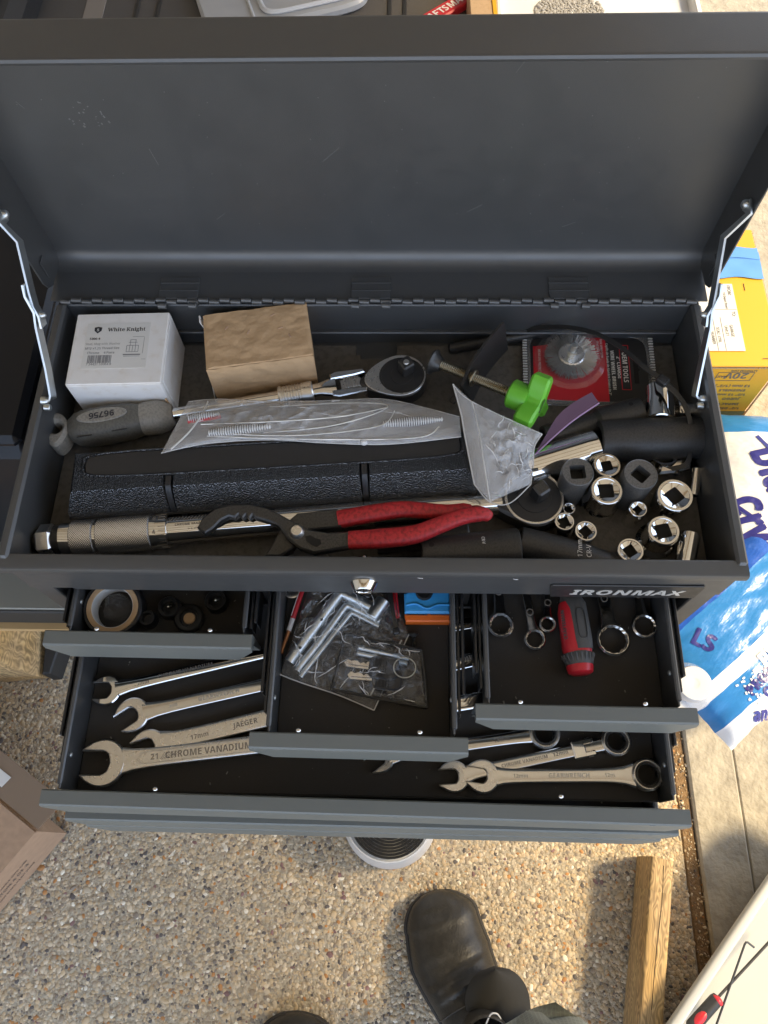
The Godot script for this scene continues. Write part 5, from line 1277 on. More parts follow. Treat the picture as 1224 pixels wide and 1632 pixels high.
# ---------------------------------------------------------------- wrenches and what else lies in the drawers
# local x runs from the jaw to the other end, z up; o: len, r (jaw head), w (jaw opening), tilt, shank [half width, half thickness], ring (outer), bore, mats
func wrench(label: String, a: Vector3, b: Vector3, o: Dictionary) -> Node3D:
	var t := thing("wrench", label, "wrench", lie(a, b), o.get("group", "wrenches lying in the wide drawer"))
	var L := a.distance_to(b)
	var R: float = o.r; var w: float = o.w / 2.0
	var th: float = o.get("th", 0.0065)
	var mj: Material = M[o.get("jaw", "satin_chrome")]; var ms: Material = M[o.get("shank", "chrome")]
	var ring_r: float = o.get("ring", 0.0)
	if not o.get("no_jaw", false):
		add("jaw", t, mj, func(m: Mb):
			var al := asin(clampf(w / R * 0.98, 0, 0.98))
			var p := []
			for k in 33:
				var q := lerpf(al, TAU - al, k / 32.0)
				var s := 1.0 + 0.20 * pow(maxf(0.0, cos(q)), 1.3)
				p.append(Vector2(cos(q) * s, sin(q)) * R)
			var tip := p[-1] as Vector2
			p.append(Vector2(tip.x * 0.96, -w))
			for k in 9:
				var q := lerpf(-PI / 2, -PI * 1.5, k / 8.0)
				p.append(Vector2(R * 0.06 + cos(q) * w * 0.72, sin(q) * w))
			p.append(Vector2(tip.x * 0.96, w))
			var turn: float = PI - o.get("tilt", 0.26)
			var pp := []
			for q in p: pp.append((q as Vector2).rotated(turn))
			prism(m, pp, 0.0, th, 0.0011), 34)
	add("shank", t, ms, func(m: Mb):
		var hw: float = o.sw / 2.0; var ht: float = o.get("st", 0.0048) / 2.0
		var x0 := R * 0.62; var x1 := L - ring_r * 0.80
		var pts := []; var sc := []
		for k in 15:
			var u := k / 14.0
			var fl: float = 1.0 + 0.55 * exp(-u * 16.0) + (o.get("flare", 0.35) * exp(-(1.0 - u) * 14.0))
			pts.append(Vector3(lerpf(x0, x1, u), 0, th / 2 + o.get("lift", 0.0) * u)); sc.append(Vector2(hw * fl, ht * (1.0 + 0.25 * exp(-u * 14.0) + 0.3 * exp(-(1.0 - u) * 14.0))))
		var sec := []
		for q in circ(1.0, 20, o.get("square", 0.55)): sec.append(Vector2(q.x, q.y))
		sweep(m, pts, sec, sc), 42)
	if ring_r > 0.0:
		var c := Vector2(L, 0)
		var n := 48
		var bore: float = o.bore
		var po := circ(ring_r, n).map(func(q): return q + c)
		var pi := []
		for k in n:
			var q := TAU * k / n
			pi.append(c + Vector2(cos(q), sin(q)) * bore * (1.0 + 0.07 * absf(sin(q * 6.0))))
		var rt: float = o.get("rt", 0.0095); var z0: float = th / 2 - rt / 2 + o.get("lift", 0.0)
		z0 = maxf(z0, 0.0)
		add("ring_end", t, M[o.get("ring_mat", "satin_chrome" if o.get("ratchet", false) else "chrome")], func(m: Mb): ring(m, po, circ(bore * 1.16, n).map(func(q): return q + c) if o.get("ratchet", false) else pi, z0, z0 + rt, 0.0016), 34)
		if o.get("ratchet", false):
			add("ratchet_insert", t, M.dark_steel, func(m: Mb): ring(m, circ(bore * 1.19, n).map(func(q): return q + c), pi, z0 + 0.0008, z0 + rt + 0.0005, 0.0004), 34)
		if o.get("collar", false):
			add("ring_collar", t, M.chrome, func(m: Mb): box(m, Vector3(L - ring_r * 1.02, 0, z0 + rt / 2), Vector3(ring_r * 0.55, ring_r * 1.85, rt * 0.92), 0.002))
	var top: float = th / 2 + o.get("st", 0.0048) / 2
	for q in o.get("marks", []):
		text(t, q[0], q[2], Vector3(q[1], q[3] if q.size() > 3 else 0.0, top - 0.00004 + o.get("lift", 0.0) * q[1] / L), M[o.get("ink", "stamp_pale")], 0.0, "Droid Sans", 0.0003, 700)
	return t

func drawer_things():
	var W := WIDE
	# left half of the wide drawer
	var w = wrench("polished 15 mm combination wrench, topmost of the left four in the wide drawer", Vector3(-0.2562, -0.1600, 0.0741), Vector3(-0.0591, -0.1580, 0.0237), {"r": 0.0140, "w": 0.0150, "tilt": 0.20, "sw": 0.0115, "st": 0.0062, "jaw": "chrome", "ring": 0.0125, "bore": 0.0082, "square": 0.8, "marks": [["15mm", 0.034, 0.0058, -0.001], ["CHROME VANADIUM", 0.077, 0.0062, 0.001], ["15mm", 0.128, 0.0058, 0.001]], "ink": "stamp"})
	w = wrench("satin 15 mm wrench, second from the top on the left of the wide drawer", Vector3(-0.2276, -0.1600, 0.0963), Vector3(-0.0212, -0.1600, 0.0464), {"r": 0.0158, "w": 0.0152, "tilt": -0.38, "sw": 0.0125, "st": 0.0058, "shank": "worn_chrome", "ring": 0.013, "bore": 0.0085, "marks": [["15mm", 0.036, 0.0055], ["GEARWRENCH", 0.083, 0.0066]]})
	w = wrench("satin 17 mm wrench, partly under the big one on the left", Vector3(-0.2079, -0.1610, 0.1259), Vector3(-0.0021, -0.1600, 0.0722), {"r": 0.0165, "w": 0.0172, "tilt": -0.10, "sw": 0.0165, "st": 0.0056, "shank": "satin_chrome", "ring": 0.0145, "bore": 0.0098, "marks": [["17mm", 0.048, 0.0066, -0.001], ["JAEGER", 0.092, 0.0076]], "ink": "stamp"})
	w = wrench("big dull 21 mm wrench with a wide open jaw at the front left", Vector3(-0.2466, -0.1560, 0.1412), Vector3(-0.0184, -0.1530, 0.1115), {"r": 0.0208, "w": 0.0212, "tilt": 0.12, "sw": 0.0170, "st": 0.0062, "th": 0.0075, "shank": "satin_chrome", "ring": 0.0175, "bore": 0.0120, "flare": 0.2, "marks": [["21", 0.048, 0.0082], ["CHROME VANADIUM", 0.098, 0.0092]], "ink": "stamp"})
	add("raised_panel", w, M.satin_chrome, func(m: Mb): ring(m, [Vector2(0.030, 0.0), Vector2(0.037, -0.0053), Vector2(0.150, -0.0058), Vector2(0.150, 0.0062), Vector2(0.037, 0.0053)], [Vector2(0.0320, 0.0), Vector2(0.0375, -0.0047), Vector2(0.149, -0.0052), Vector2(0.149, 0.0056), Vector2(0.0375, 0.0047)], 0.0060, 0.0072, 0.0002))
	add("hatching", w, M.stamp, func(m: Mb):
		for k in 9: box(m, Vector3(0.0555 + k * 0.0016, 0, 0.0069), Vector3(0.0004, 0.0072, 0.0003), 0.0, Basis(Vector3(0, 0, 1), -0.6))).set_meta("kind", "stuff")
	# right half
	w = wrench("ratcheting 13 mm wrench running under the middle drawer's front", Vector3(0.0088, -0.1600, 0.1316), Vector3(0.1612, -0.1600, 0.1077), {"r": 0.0135, "w": 0.0132, "tilt": -0.5, "sw": 0.0118, "st": 0.0060, "ring": 0.0142, "bore": 0.0086, "ratchet": true, "square": 0.7, "shank": "worn_chrome", "marks": [["GEARWRENCH", 0.066, 0.0055], ["13mm", 0.114, 0.0058]], "ink": "stamp"})
	w = wrench("flex-head 12 mm ratcheting wrench with a square hinge, behind its straight twin", Vector3(0.0772, -0.1610, 0.1470), Vector3(0.2262, -0.1590, 0.1142), {"r": 0.0138, "w": 0.0124, "tilt": 0.15, "sw": 0.0116, "st": 0.0056, "ring": 0.0132, "bore": 0.0080, "ratchet": true, "shank": "worn_chrome", "flare": 0.1, "marks": [["CHROME VANADIUM", 0.066, 0.0050], ["12mm", 0.100, 0.0055]], "ink": "stamp"})
	add("hinge_block", w, M.chrome, func(m: Mb):
		box(m, Vector3(0.1175, 0.0, 0.0036), Vector3(0.0120, 0.0165, 0.0090), 0.0012)
		box(m, Vector3(0.1265, 0.0058, 0.0036), Vector3(0.0110, 0.0046, 0.0088), 0.0010); box(m, Vector3(0.1265, -0.0058, 0.0036), Vector3(0.0110, 0.0046, 0.0088), 0.0010))
	add("hinge_pin", w, M.satin_chrome, func(m: Mb): rod(m, Vector3(0.1275, -0.0084, 0.0036), Vector3(0.1275, 0.0084, 0.0036), 0.0026, 12))
	w = wrench("straight 12 mm ratcheting wrench nearest the front of the wide drawer", Vector3(0.1029, -0.1580, 0.1468), Vector3(0.2515, -0.1600, 0.1430), {"r": 0.0146, "w": 0.0124, "tilt": 0.16, "sw": 0.0124, "st": 0.0056, "ring": 0.0140, "bore": 0.0088, "ratchet": true, "flare": 0.9, "shank": "worn_chrome", "marks": [["12mm", 0.034, 0.0052], ["GEARWRENCH", 0.078, 0.0062], ["12mm", 0.117, 0.0052]]})
	# wrenches seen through the gap between the drawers
	w = wrench("black-looking polished wrench seen highest through the gap between middle and right drawers", Vector3(0.0027, -0.1600, 0.0199), Vector3(0.1472, -0.1580, -0.0069), {"r": 0.013, "w": 0.013, "sw": 0.0130, "st": 0.0070, "ring": 0.0135, "bore": 0.009, "square": 0.85, "jaw": "chrome", "marks": [["E.L.Y.", 0.082, 0.0058, 0.001]], "ink": "stamp_pale"})
	w = wrench("polished wrench seen midway through the gap between middle and right drawers", Vector3(0.0097, -0.1600, 0.0606), Vector3(0.1475, -0.1600, 0.0268), {"r": 0.013, "w": 0.013, "sw": 0.0150, "st": 0.0072, "ring": 0.0135, "bore": 0.009, "square": 0.85, "jaw": "chrome", "marks": [["CHROME", 0.080, 0.0060, 0.002]], "ink": "stamp_pale"})
	w = wrench("polished wrench end seen lowest through the gap between middle and right drawers", Vector3(0.0282, -0.1600, 0.0913), Vector3(0.1494, -0.1600, 0.0694), {"r": 0.014, "w": 0.013, "sw": 0.0160, "st": 0.0072, "ring": 0.0150, "bore": 0.009, "square": 0.8, "jaw": "chrome"})
	# left narrow drawer
	var S := SMALL
	var t := thing("tape_roll", "roll of black tape with a brown cardboard core in the left drawer", "tape roll", flat(Vector3(-0.2400, -0.1020, 0.0087), 0.3, Vector3(0.12, 0, -0.06)))
	add("tape", t, M.smooth_black_plastic, func(m: Mb): ring(m, circ(0.0268, 48), circ(0.0235, 48), -0.010, 0.0098, 0.0007))
	add("core", t, M.cardboard, func(m: Mb): ring(m, circ(0.0236, 48), circ(0.0190, 48), -0.0095, 0.0104, 0.0004))
	add("core_lining", t, M.label_paper, func(m: Mb): ring(m, circ(0.0191, 48), circ(0.0185, 48), -0.0095, 0.0100, 0.0002))
	add("loose_end", t, M.smooth_black_plastic, func(m: Mb): box(m, Vector3(-0.0255, 0.008, 0.0), Vector3(0.0012, 0.012, 0.019), 0.0004, Basis(Vector3(0, 0, 1), 0.25)))
	t = thing("crumpled_film", "crumple of clear film inside the tape roll", "plastic film", flat(Vector3(-0.2420, -0.1100, 0.0057)))
	add("film", t, M.clear_film, func(m: Mb): film(m, [Vector3(-0.2522, -0.1080, 0.0156), Vector3(-0.2361, -0.1060, 0.0190), Vector3(-0.2289, -0.1080, 0.0123)], [Vector3(-0.2535, -0.1080, -0.0028), Vector3(-0.2397, -0.1040, -0.0079), Vector3(-0.2266, -0.1080, -0.0000)], 0.010, 0.010, 5, 16, 16), 30, true)
	var k := 0
	for q in [[240, 990, 0.0080, 0.012, "small black rubber cup beside the tape roll, nearest the drawer front"], [272, 971, 0.0108, 0.009, "black rubber grommet with a glassy chip in it, behind the small cup"], [303, 987, 0.0140, 0.006, "flat black washer with a rusty brown centre in the left drawer"], [347, 961, 0.0110, 0.010, "black rubber plug with a glinting centre at the right of the left drawer"]]:
		t = thing("rubber_grommet", q[4], "rubber plug", flat([Vector3(-0.2088, -0.1125, 0.0168), Vector3(-0.1913, -0.1125, 0.0050), Vector3(-0.1716, -0.1125, 0.0145), Vector3(-0.1471, -0.1125, -0.0017)][k]), "rubber plugs in the left drawer")
		add("ring", t, M.black_nylon, func(m: Mb): lathe(m, [Vector2(0, 0), Vector2(0, q[2]), Vector2(q[3] * 0.7, q[2]), Vector2(q[3], q[2] * 0.88), Vector2(q[3], q[2] * 0.62), Vector2(q[3] * 0.5, q[2] * 0.55), Vector2(q[3] * 0.45, 0)], Transform3D(), 28, 2))
		if k == 2: add("centre", t, M.cardboard, func(m: Mb): lathe(m, [Vector2(0.002, 0), Vector2(0.002, 0.0062), Vector2(0.0042, 0.0050), Vector2(0.0042, 0)], Transform3D(), 18, 2))
		elif k != 0: add("chip", t, M.chrome, func(m: Mb): box(m, Vector3(0.001, 0.001, q[3] * 0.72), Vector3(0.006, 0.0035, 0.003), 0.0012, Basis(Vector3(0.3, 1, 0.5).normalized(), 0.8)))
		k += 1
	middle_drawer()
	# right narrow drawer
	var g2 := "box-end wrenches in the right drawer"
	for q in [[Vector3(0.1188, -0.1100, 0.0183), Vector3(0.1170, -0.1080, -0.0415), 0.0120, 0.0082, "dull box-end wrench half hidden by the right drawer's left wall"], [Vector3(0.1493, -0.1100, 0.0315), Vector3(0.1396, -0.1080, -0.0417), 0.0098, 0.0066, "second box-end wrench from the left in the right drawer"], [Vector3(0.1617, -0.1100, 0.0171), Vector3(0.1659, -0.1080, -0.0420), 0.0078, 0.0050, "smallest box-end wrench, its ring touching a larger one"], [Vector3(0.2199, -0.1090, 0.0314), Vector3(0.2108, -0.1070, -0.0421), 0.0150, 0.0108, "largest box-end wrench, just right of the red screwdriver"], [Vector3(0.2497, -0.1100, 0.0178), Vector3(0.2443, -0.1080, -0.0428), 0.0114, 0.0082, "box-end wrench nearest the right drawer's right wall"]]:
		t = wrench(q[4], q[1], q[0], {"no_jaw": true, "r": 0.01, "w": 0.01, "sw": q[2] * 0.82, "st": 0.0058, "ring": q[2], "bore": q[3], "rt": 0.0078, "shank": "worn_chrome", "ring_mat": "worn_chrome", "flare": 0.55, "group": g2})
		add("size_mark", t, M.stamp, func(m: Mb): ring(m, circ(0.0034, 16).map(func(v): return v + Vector2((q[1] as Vector3).distance_to(q[0]) - q[2] * 2.6, 0)), circ(0.0024, 16).map(func(v): return v + Vector2((q[1] as Vector3).distance_to(q[0]) - q[2] * 2.6, 0)), 0.0058, 0.0064, 0.0001))
	var a := Vector3(0.1871, -0.0990, 0.0650); var b := Vector3(0.1818, -0.0990, -0.0172)
	t = thing("screwdriver", "red and grey screwdriver handle lying between the wrenches in the right drawer", "screwdriver", lie(a, b))
	var L := a.distance_to(b)
	add("red_cap", t, M.red_plastic, func(m: Mb): lathe(m, [Vector2(0, 0), Vector2(0.0006, 0.0085), Vector2(0.0022, 0.0110), Vector2(0.0062, 0.0120), Vector2(0.0090, 0.0118), Vector2(0.009, 0)], Transform3D(), 28))
	add("ribbed_collar", t, M.ds_grip, func(m: Mb):
		lathe(m, [Vector2(0.0085, 0.0), Vector2(0.0085, 0.0122), Vector2(0.0170, 0.0128), Vector2(0.0195, 0.0125), Vector2(0.0195, 0)], Transform3D(), 28)
		for j in 20: box(m, Vector3(0.0138, 0.0128 * cos(TAU * j / 20.0), 0.0128 * sin(TAU * j / 20.0)), Vector3(0.0095, 0.0014, 0.0014), 0.0004, Basis(Vector3.RIGHT, TAU * j / 20.0) * Basis(Vector3(0, 1, 0), 0.0) * Basis(Vector3(0, 0, 1), 0.35)))
	add("red_body", t, M.red_plastic, func(m: Mb): sweep(m, [Vector3(0.019, 0, 0), Vector3(0.024, 0, 0), Vector3(0.040, 0, 0), Vector3(0.058, 0, 0), Vector3(0.066, 0, 0)], circ(1, 24, 0.72), [Vector2(0.0120, 0.0118), Vector2(0.0130, 0.0122), Vector2(0.0126, 0.0120), Vector2(0.0124, 0.0116), Vector2(0.0105, 0.010)]), 45)
	add("grey_grip", t, M.ds_grip, func(m: Mb): sweep(m, [Vector3(0.0215, -0.0038, 0.0020), Vector3(0.030, -0.0038, 0.0020), Vector3(0.045, -0.0036, 0.0020), Vector3(0.062, -0.0030, 0.002), Vector3(0.070, 0, 0.0), Vector3(0.078, 0, 0)], circ(1, 24, 0.72), [Vector2(0.0092, 0.0112), Vector2(0.0098, 0.0116), Vector2(0.0098, 0.0114), Vector2(0.0100, 0.0110), Vector2(0.0098, 0.0098), Vector2(0.0070, 0.0070)]), 45)
	add("grip_inset", t, M.smooth_black_plastic, func(m: Mb): ring(m, circ(1, 24, 0.5).map(func(v): return Vector2(0.044 + v.x * 0.014, -0.0042 + v.y * 0.0042)), circ(1, 24, 0.5).map(func(v): return Vector2(0.044 + v.x * 0.0132, -0.0042 + v.y * 0.0036)), 0.0128, 0.0140, 0.0002))
	text(t, "CRAFTSMAN", 0.0052, Vector3(0.0440, 0.0105, 0.0090), M.ds_grip, 0.0, "Droid Sans", 0.0004, 700, "lettering", Basis(Vector3.RIGHT, -0.62))
	add("neck", t, M.smooth_black_plastic, func(m: Mb): lathe(m, [Vector2(0.072, 0), Vector2(0.072, 0.0075), Vector2(0.080, 0.0055), Vector2(0.084, 0.0055), Vector2(0.084, 0)], Transform3D(), 20))
	add("blade", t, M.chrome, func(m: Mb): rod(m, Vector3(0.083, 0, 0), Vector3(L + 0.08, 0, 0), 0.003, 14))

func middle_drawer():
	var y := SMALL
	var t := thing("bag_of_pins", "clear plastic bag holding bent zinc pins in the middle drawer", "plastic bag", flat(Vector3(-0.0302, -0.1125, 0.0385)))
	add("film", t, M.clear_film, func(m: Mb): film(m, [Vector3(-0.0817, -0.1050, 0.0669), Vector3(-0.0621, -0.1060, 0.0738), Vector3(-0.0280, -0.1090, 0.0839), Vector3(0.0038, -0.1100, 0.0965)], [Vector3(-0.0576, -0.0980, -0.0204), Vector3(-0.0254, -0.0940, -0.0193), Vector3(0.0157, -0.1000, -0.0065), Vector3(0.0346, -0.1080, 0.0270)], 0.007, 0.010, 3, 90, 70), 60, true)
	add("film_underside", t, M.clear_film, func(m: Mb): film(m, [Vector3(-0.0814, -0.1090, 0.0643), Vector3(-0.0627, -0.1100, 0.0718), Vector3(-0.0282, -0.1110, 0.0824), Vector3(0.0026, -0.1115, 0.0951)], [Vector3(-0.0570, -0.1040, -0.0205), Vector3(-0.0261, -0.1040, -0.0209), Vector3(0.0144, -0.1060, -0.0071), Vector3(0.0335, -0.1110, 0.0262)], 0.001, 0.003, 8, 20, 16), 60, true)
	for q in [[Vector3(-0.0817, -0.1050, 0.0669), Vector3(-0.0621, -0.1060, 0.0738), Vector3(-0.0280, -0.1090, 0.0839), Vector3(0.0038, -0.1100, 0.0965)], [Vector3(0.0038, -0.1100, 0.0965), Vector3(0.0092, -0.1090, 0.0844), Vector3(0.0346, -0.1080, 0.0270)]]:
		add("sealed_edge", t, M.film_edge, func(m: Mb): wire(m, q, 0.0006, 5), 60, true)
	creases(t, [Vector3(-0.0817, -0.1050, 0.0669), Vector3(-0.0621, -0.1060, 0.0738), Vector3(-0.0280, -0.1090, 0.0839), Vector3(0.0038, -0.1100, 0.0965)], [Vector3(-0.0576, -0.0980, -0.0204), Vector3(-0.0254, -0.0940, -0.0193), Vector3(0.0157, -0.1000, -0.0065), Vector3(0.0346, -0.1080, 0.0270)], 0.0085, 26, 13, 0.35)
	add("zip_strip", t, M.film_edge, func(m: Mb): wire(m, [Vector3(-0.0008, -0.1070, 0.0861), Vector3(0.0089, -0.1050, 0.0685), Vector3(0.0278, -0.1050, 0.0338)], 0.0008, 5), 60, true)
	var g3 := "bent zinc pins in the plastic bag"
	for q in [[[Vector3(-0.0739, -0.1040, 0.0550), Vector3(-0.0531, -0.1020, 0.0250), Vector3(-0.0334, -0.1000, -0.0041), Vector3(-0.0294, -0.1000, -0.0078), Vector3(-0.0241, -0.1000, -0.0072), Vector3(0.0042, -0.1020, 0.0064)], 0.0052, "thickest bent zinc pin in the bag, with two cross holes"], [[Vector3(-0.0668, -0.1060, 0.0625), Vector3(-0.0444, -0.1050, 0.0318), Vector3(-0.0263, -0.1040, 0.0049), Vector3(-0.0234, -0.1040, 0.0025), Vector3(-0.0193, -0.1040, 0.0030), Vector3(0.0078, -0.1050, 0.0163)], 0.0034, "middle bent zinc pin in the bag"], [[Vector3(-0.0632, -0.1070, 0.0679), Vector3(-0.0402, -0.1060, 0.0367), Vector3(-0.0215, -0.1055, 0.0111), Vector3(-0.0186, -0.1055, 0.0086), Vector3(-0.0145, -0.1055, 0.0098), Vector3(0.0068, -0.1060, 0.0208)], 0.0026, "thinnest bent zinc pin, nearest the drawer front"]]:
		var p := thing("bent_pin", q[2], "pin", flat(q[0][1]), g3)
		add("pin", p, M.zinc_plate, func(m: Mb): sweep(m, spline(q[0], 5), circ(q[1], 14), null, Vector3.UP), 50, true)
		if q[1] > 0.005:
			for h in [Vector3(-0.0460, -0.0968, 0.0175), Vector3(-0.0642, -0.0985, 0.0436)]:
				add("cross_hole", p, M.dark_hole, func(m: Mb): blob(m, h, Vector3(0.0016, 0.0006, 0.0016), 8), 60, true)
	t = thing("zinc_sleeve", "stubby zinc sleeve in the bag beyond the bent pins", "sleeve", lie(Vector3(-0.0001, -0.1000, 0.0148), Vector3(0.0122, -0.1000, -0.0052)))
	add("sleeve", t, M.zinc_plate, func(m: Mb): lathe(m, [Vector2(0.004, 0.0046), Vector2(0, 0.0046), Vector2(0, 0.0064), Vector2(0.0006, 0.0069), Vector2(0.0200, 0.0069), Vector2(0.0206, 0.0064), Vector2(0.0206, 0)], Transform3D(), 24))
	t = thing("key_bag", "small clear pouch with black edges holding keys and rods, on the bag of pins", "plastic pouch", flat(Vector3(0.0081, -0.1080, 0.0622)))
	var c := [Vector3(-0.0238, -0.0990, 0.0301), Vector3(0.0461, -0.1030, 0.0433), Vector3(0.0512, -0.1100, 0.0936), Vector3(-0.0338, -0.1020, 0.0797)]
	add("film", t, M.clear_film, func(m: Mb): film(m, [c[0], Vector3(-0.0284, -0.0980, 0.0535), c[3]], [c[1], Vector3(0.0494, -0.1030, 0.0683), c[2]], 0.0045, 0.0055, 11, 70, 60), 60, true)
	add("film_underside", t, M.dark_film, func(m: Mb): film(m, [c[0] - Vector3(0, 0.002, 0), c[3] - Vector3(0, 0.002, 0)], [c[1] - Vector3(0, 0.002, 0), c[2] - Vector3(0, 0.001, 0)], 0.0, 0.002, 12, 16, 12), 60, true)
	creases(t, [c[0], Vector3(-0.0284, -0.0980, 0.0535), c[3]], [c[1], Vector3(0.0494, -0.1030, 0.0683), c[2]], 0.0055, 12, 19, 0.30)
	add("black_edge", t, M.black_nylon, func(m: Mb):
		for k in 4: wire(m, [c[k], (c[k] + c[(k + 1) % 4]) / 2 + Vector3(0, 0.001, 0.0006), c[(k + 1) % 4]], 0.0013, 6), 60, true)
	for q in [[Vector3(-0.0113, -0.0980, 0.0430), Vector3(0.0347, -0.1010, 0.0520), "zinc rod in the pouch, the upper of two"], [Vector3(-0.0123, -0.0990, 0.0479), Vector3(0.0336, -0.1020, 0.0563), "zinc rod in the pouch, the lower of two"]]:
		var p := thing("threaded_rod", q[2], "rod", lie(q[0], q[1]), "zinc rods in the key pouch")
		var L: float = (q[0] as Vector3).distance_to(q[1])
		add("rod", p, M.zinc_plate, func(m: Mb):
			var pr := [Vector2(0, 0), Vector2(0, 0.0018), Vector2(0.0008, 0.0022), Vector2(L * 0.68, 0.0022)]
			for k in 12: pr += [Vector2(L * (0.69 + k * 0.026), 0.0019), Vector2(L * (0.70 + k * 0.026), 0.0024)]
			pr.append(Vector2(L, 0)); lathe(m, pr, Transform3D(), 14), 25)
	for q in [[Vector3(-0.0240, -0.1010, 0.0562), Vector3(0.0280, -0.1010, 0.0628), "key with a black head, the upper of two in the pouch"], [Vector3(-0.0209, -0.1030, 0.0670), Vector3(0.0281, -0.1030, 0.0708), "key with a black head, the lower of two in the pouch"]]:
		var p := thing("key", q[2], "key", lie(q[0], q[1]), "keys in the pouch")
		add("blade", p, M.worn_chrome, func(m: Mb):
			prism(m, [Vector2(0.0, 0.0), Vector2(0.003, -0.0036), Vector2(0.024, -0.0036), Vector2(0.024, 0.0036), Vector2(0.0215, 0.0036), Vector2(0.020, 0.0014), Vector2(0.0175, 0.0026), Vector2(0.0150, 0.0012), Vector2(0.0125, 0.0030), Vector2(0.0095, 0.0032), Vector2(0.0070, 0.0022), Vector2(0.0035, 0.0036)], 0.0, 0.0020, 0.0003))
		add("blade_groove", p, M.stamp, func(m: Mb): box(m, Vector3(0.013, -0.0012, 0.0020), Vector3(0.018, 0.0008, 0.0003)))
		add("head", p, M.smooth_black_plastic, func(m: Mb):
			prism(m, circ(1, 28, 0.45).map(func(v): return Vector2(0.0362 + v.x * 0.0135, v.y * 0.0105)), -0.0012, 0.0034, 0.0012))
		for j in 6: add("grip_ridge", p, M.black_nylon, func(m: Mb): box(m, Vector3(0.0268 + j * 0.0022, 0, 0.0034), Vector3(0.0009, 0.0165, 0.0007), 0.0003))
	t = thing("key_ring", "thin wire ring through the keys in the pouch", "key ring", flat(Vector3(0.0308, -0.0990, 0.0610)))
	add("ring", t, M.zinc_plate, func(m: Mb):
		var o := []
		for k in 32: o.append(Vector3(cos(TAU * k / 32.0) * 0.0098, sin(TAU * k / 32.0) * 0.0090, 0.0022))
		sweep(m, o, circ(0.0006, 6), null, Vector3(0, 0, 1), false, true), 60)
	t = thing("chalk_line", "blue and orange plastic tool case with a black hub by the middle drawer's back", "plastic tool", flat(Vector3(0.0510, -0.1125, 0.0027), -0.03))
	add("blue_shell", t, M.blue_plastic, func(m: Mb): prism(m, [Vector2(-0.0205, -0.008), Vector2(0.0215, -0.0065), Vector2(0.0215, 0.014), Vector2(0.012, 0.018), Vector2(0.006, 0.025), Vector2(-0.010, 0.025), Vector2(-0.0145, 0.016), Vector2(-0.0215, 0.011)], 0.0, 0.0145, 0.0020))
	add("blue_ridge", t, M.blue_plastic, func(m: Mb): sweep(m, spline([Vector3(-0.0195, -0.0005, 0.0142), Vector3(-0.010, 0.001, 0.0148), Vector3(0.0, -0.003, 0.0150), Vector3(0.010, 0.001, 0.0148), Vector3(0.0205, 0.0015, 0.0142)], 5), circ(0.0011, 8)), 60)
	add("orange_base", t, M.orange_plastic, func(m: Mb): prism(m, [Vector2(-0.0190, -0.0155), Vector2(0.0215, -0.0140), Vector2(0.0215, -0.0070), Vector2(0.004, -0.0075), Vector2(0.002, -0.0062), Vector2(0.0, -0.0080), Vector2(-0.0205, -0.0085)], 0.0, 0.0125, 0.0012))
	add("hub", t, M.smooth_black_plastic, func(m: Mb): lathe(m, [Vector2(0.012, 0), Vector2(0.012, 0.0082), Vector2(0.0170, 0.0080), Vector2(0.0182, 0.0070), Vector2(0.0175, 0.0050), Vector2(0.0170, 0.0018), Vector2(0.0180, 0.0015), Vector2(0.0180, 0)], Transform3D(Basis(), Vector3(-0.003, 0.0125, 0)), 28, 2))
	t = thing("cable_tie", "short black cable tie lying on the clear bag in the middle drawer", "cable tie", flat(Vector3(0.0206, -0.1000, 0.0116)))
	add("strap", t, M.black_nylon, func(m: Mb): sweep(m, spline([Vector3(0.0142, -0.0980, -0.0274), Vector3(0.0169, -0.0960, -0.0052), Vector3(0.0207, -0.0980, 0.0151), Vector3(0.0231, -0.1000, 0.0258)], 5), [Vector2(-0.0017, -0.0006), Vector2(0.0017, -0.0006), Vector2(0.0017, 0.0006), Vector2(-0.0017, 0.0006)], null, Vector3(0.0, 1, 0.0)), 30, true)
	add("catch", t, M.black_nylon, func(m: Mb): box(m, Vector3(0.0226, -0.0985, 0.0274), Vector3(0.0062, 0.0050, 0.0060), 0.0010, Basis(Vector3.UP, 0.2)), 30, true)
	t = thing("red_stick", "thin red plastic stick beside the short cable tie", "plastic stick", lie(Vector3(0.0241, -0.1060, 0.0128), Vector3(0.0188, -0.1040, -0.0295)))
	add("stick", t, M.red_plastic, func(m: Mb): rod(m, Vector3(0, 0, 0), Vector3(0.042, 0, 0), 0.0022))
	add("stripe", t, M.smooth_black_plastic, func(m: Mb): box(m, Vector3(0.02, 0, 0.0021), Vector3(0.038, 0.0008, 0.0006), 0.0002))
	t = thing("marking_pencil", "red pencil with white and copper bands against the middle drawer's left wall", "pencil", lie(Vector3(-0.0826, -0.1090, 0.0471), Vector3(-0.0623, -0.1040, -0.0286)))
	add("red_shaft", t, M.red_plastic, func(m: Mb): rod(m, Vector3(0.034, 0, 0), Vector3(0.078, 0, 0), 0.0025))
	add("white_band", t, M.white_plastic, func(m: Mb): rod(m, Vector3(0.022, 0, 0), Vector3(0.035, 0, 0), 0.0023))
	add("white_stripe", t, M.white_plastic, func(m: Mb): box(m, Vector3(0.056, 0.0018, 0.0016), Vector3(0.040, 0.0012, 0.0010), 0.0004))
	add("copper_tip", t, M.copper, func(m: Mb): lathe(m, [Vector2(0.0, 0), Vector2(0.0, 0.0016), Vector2(0.023, 0.0021), Vector2(0.023, 0)], Transform3D(), 12))
	t = thing("wood_screw", "dark wood screw lying by the key pouch and blue tool", "screw", lie(Vector3(0.0387, -0.1070, 0.0278), Vector3(0.0393, -0.1090, 0.0431)))
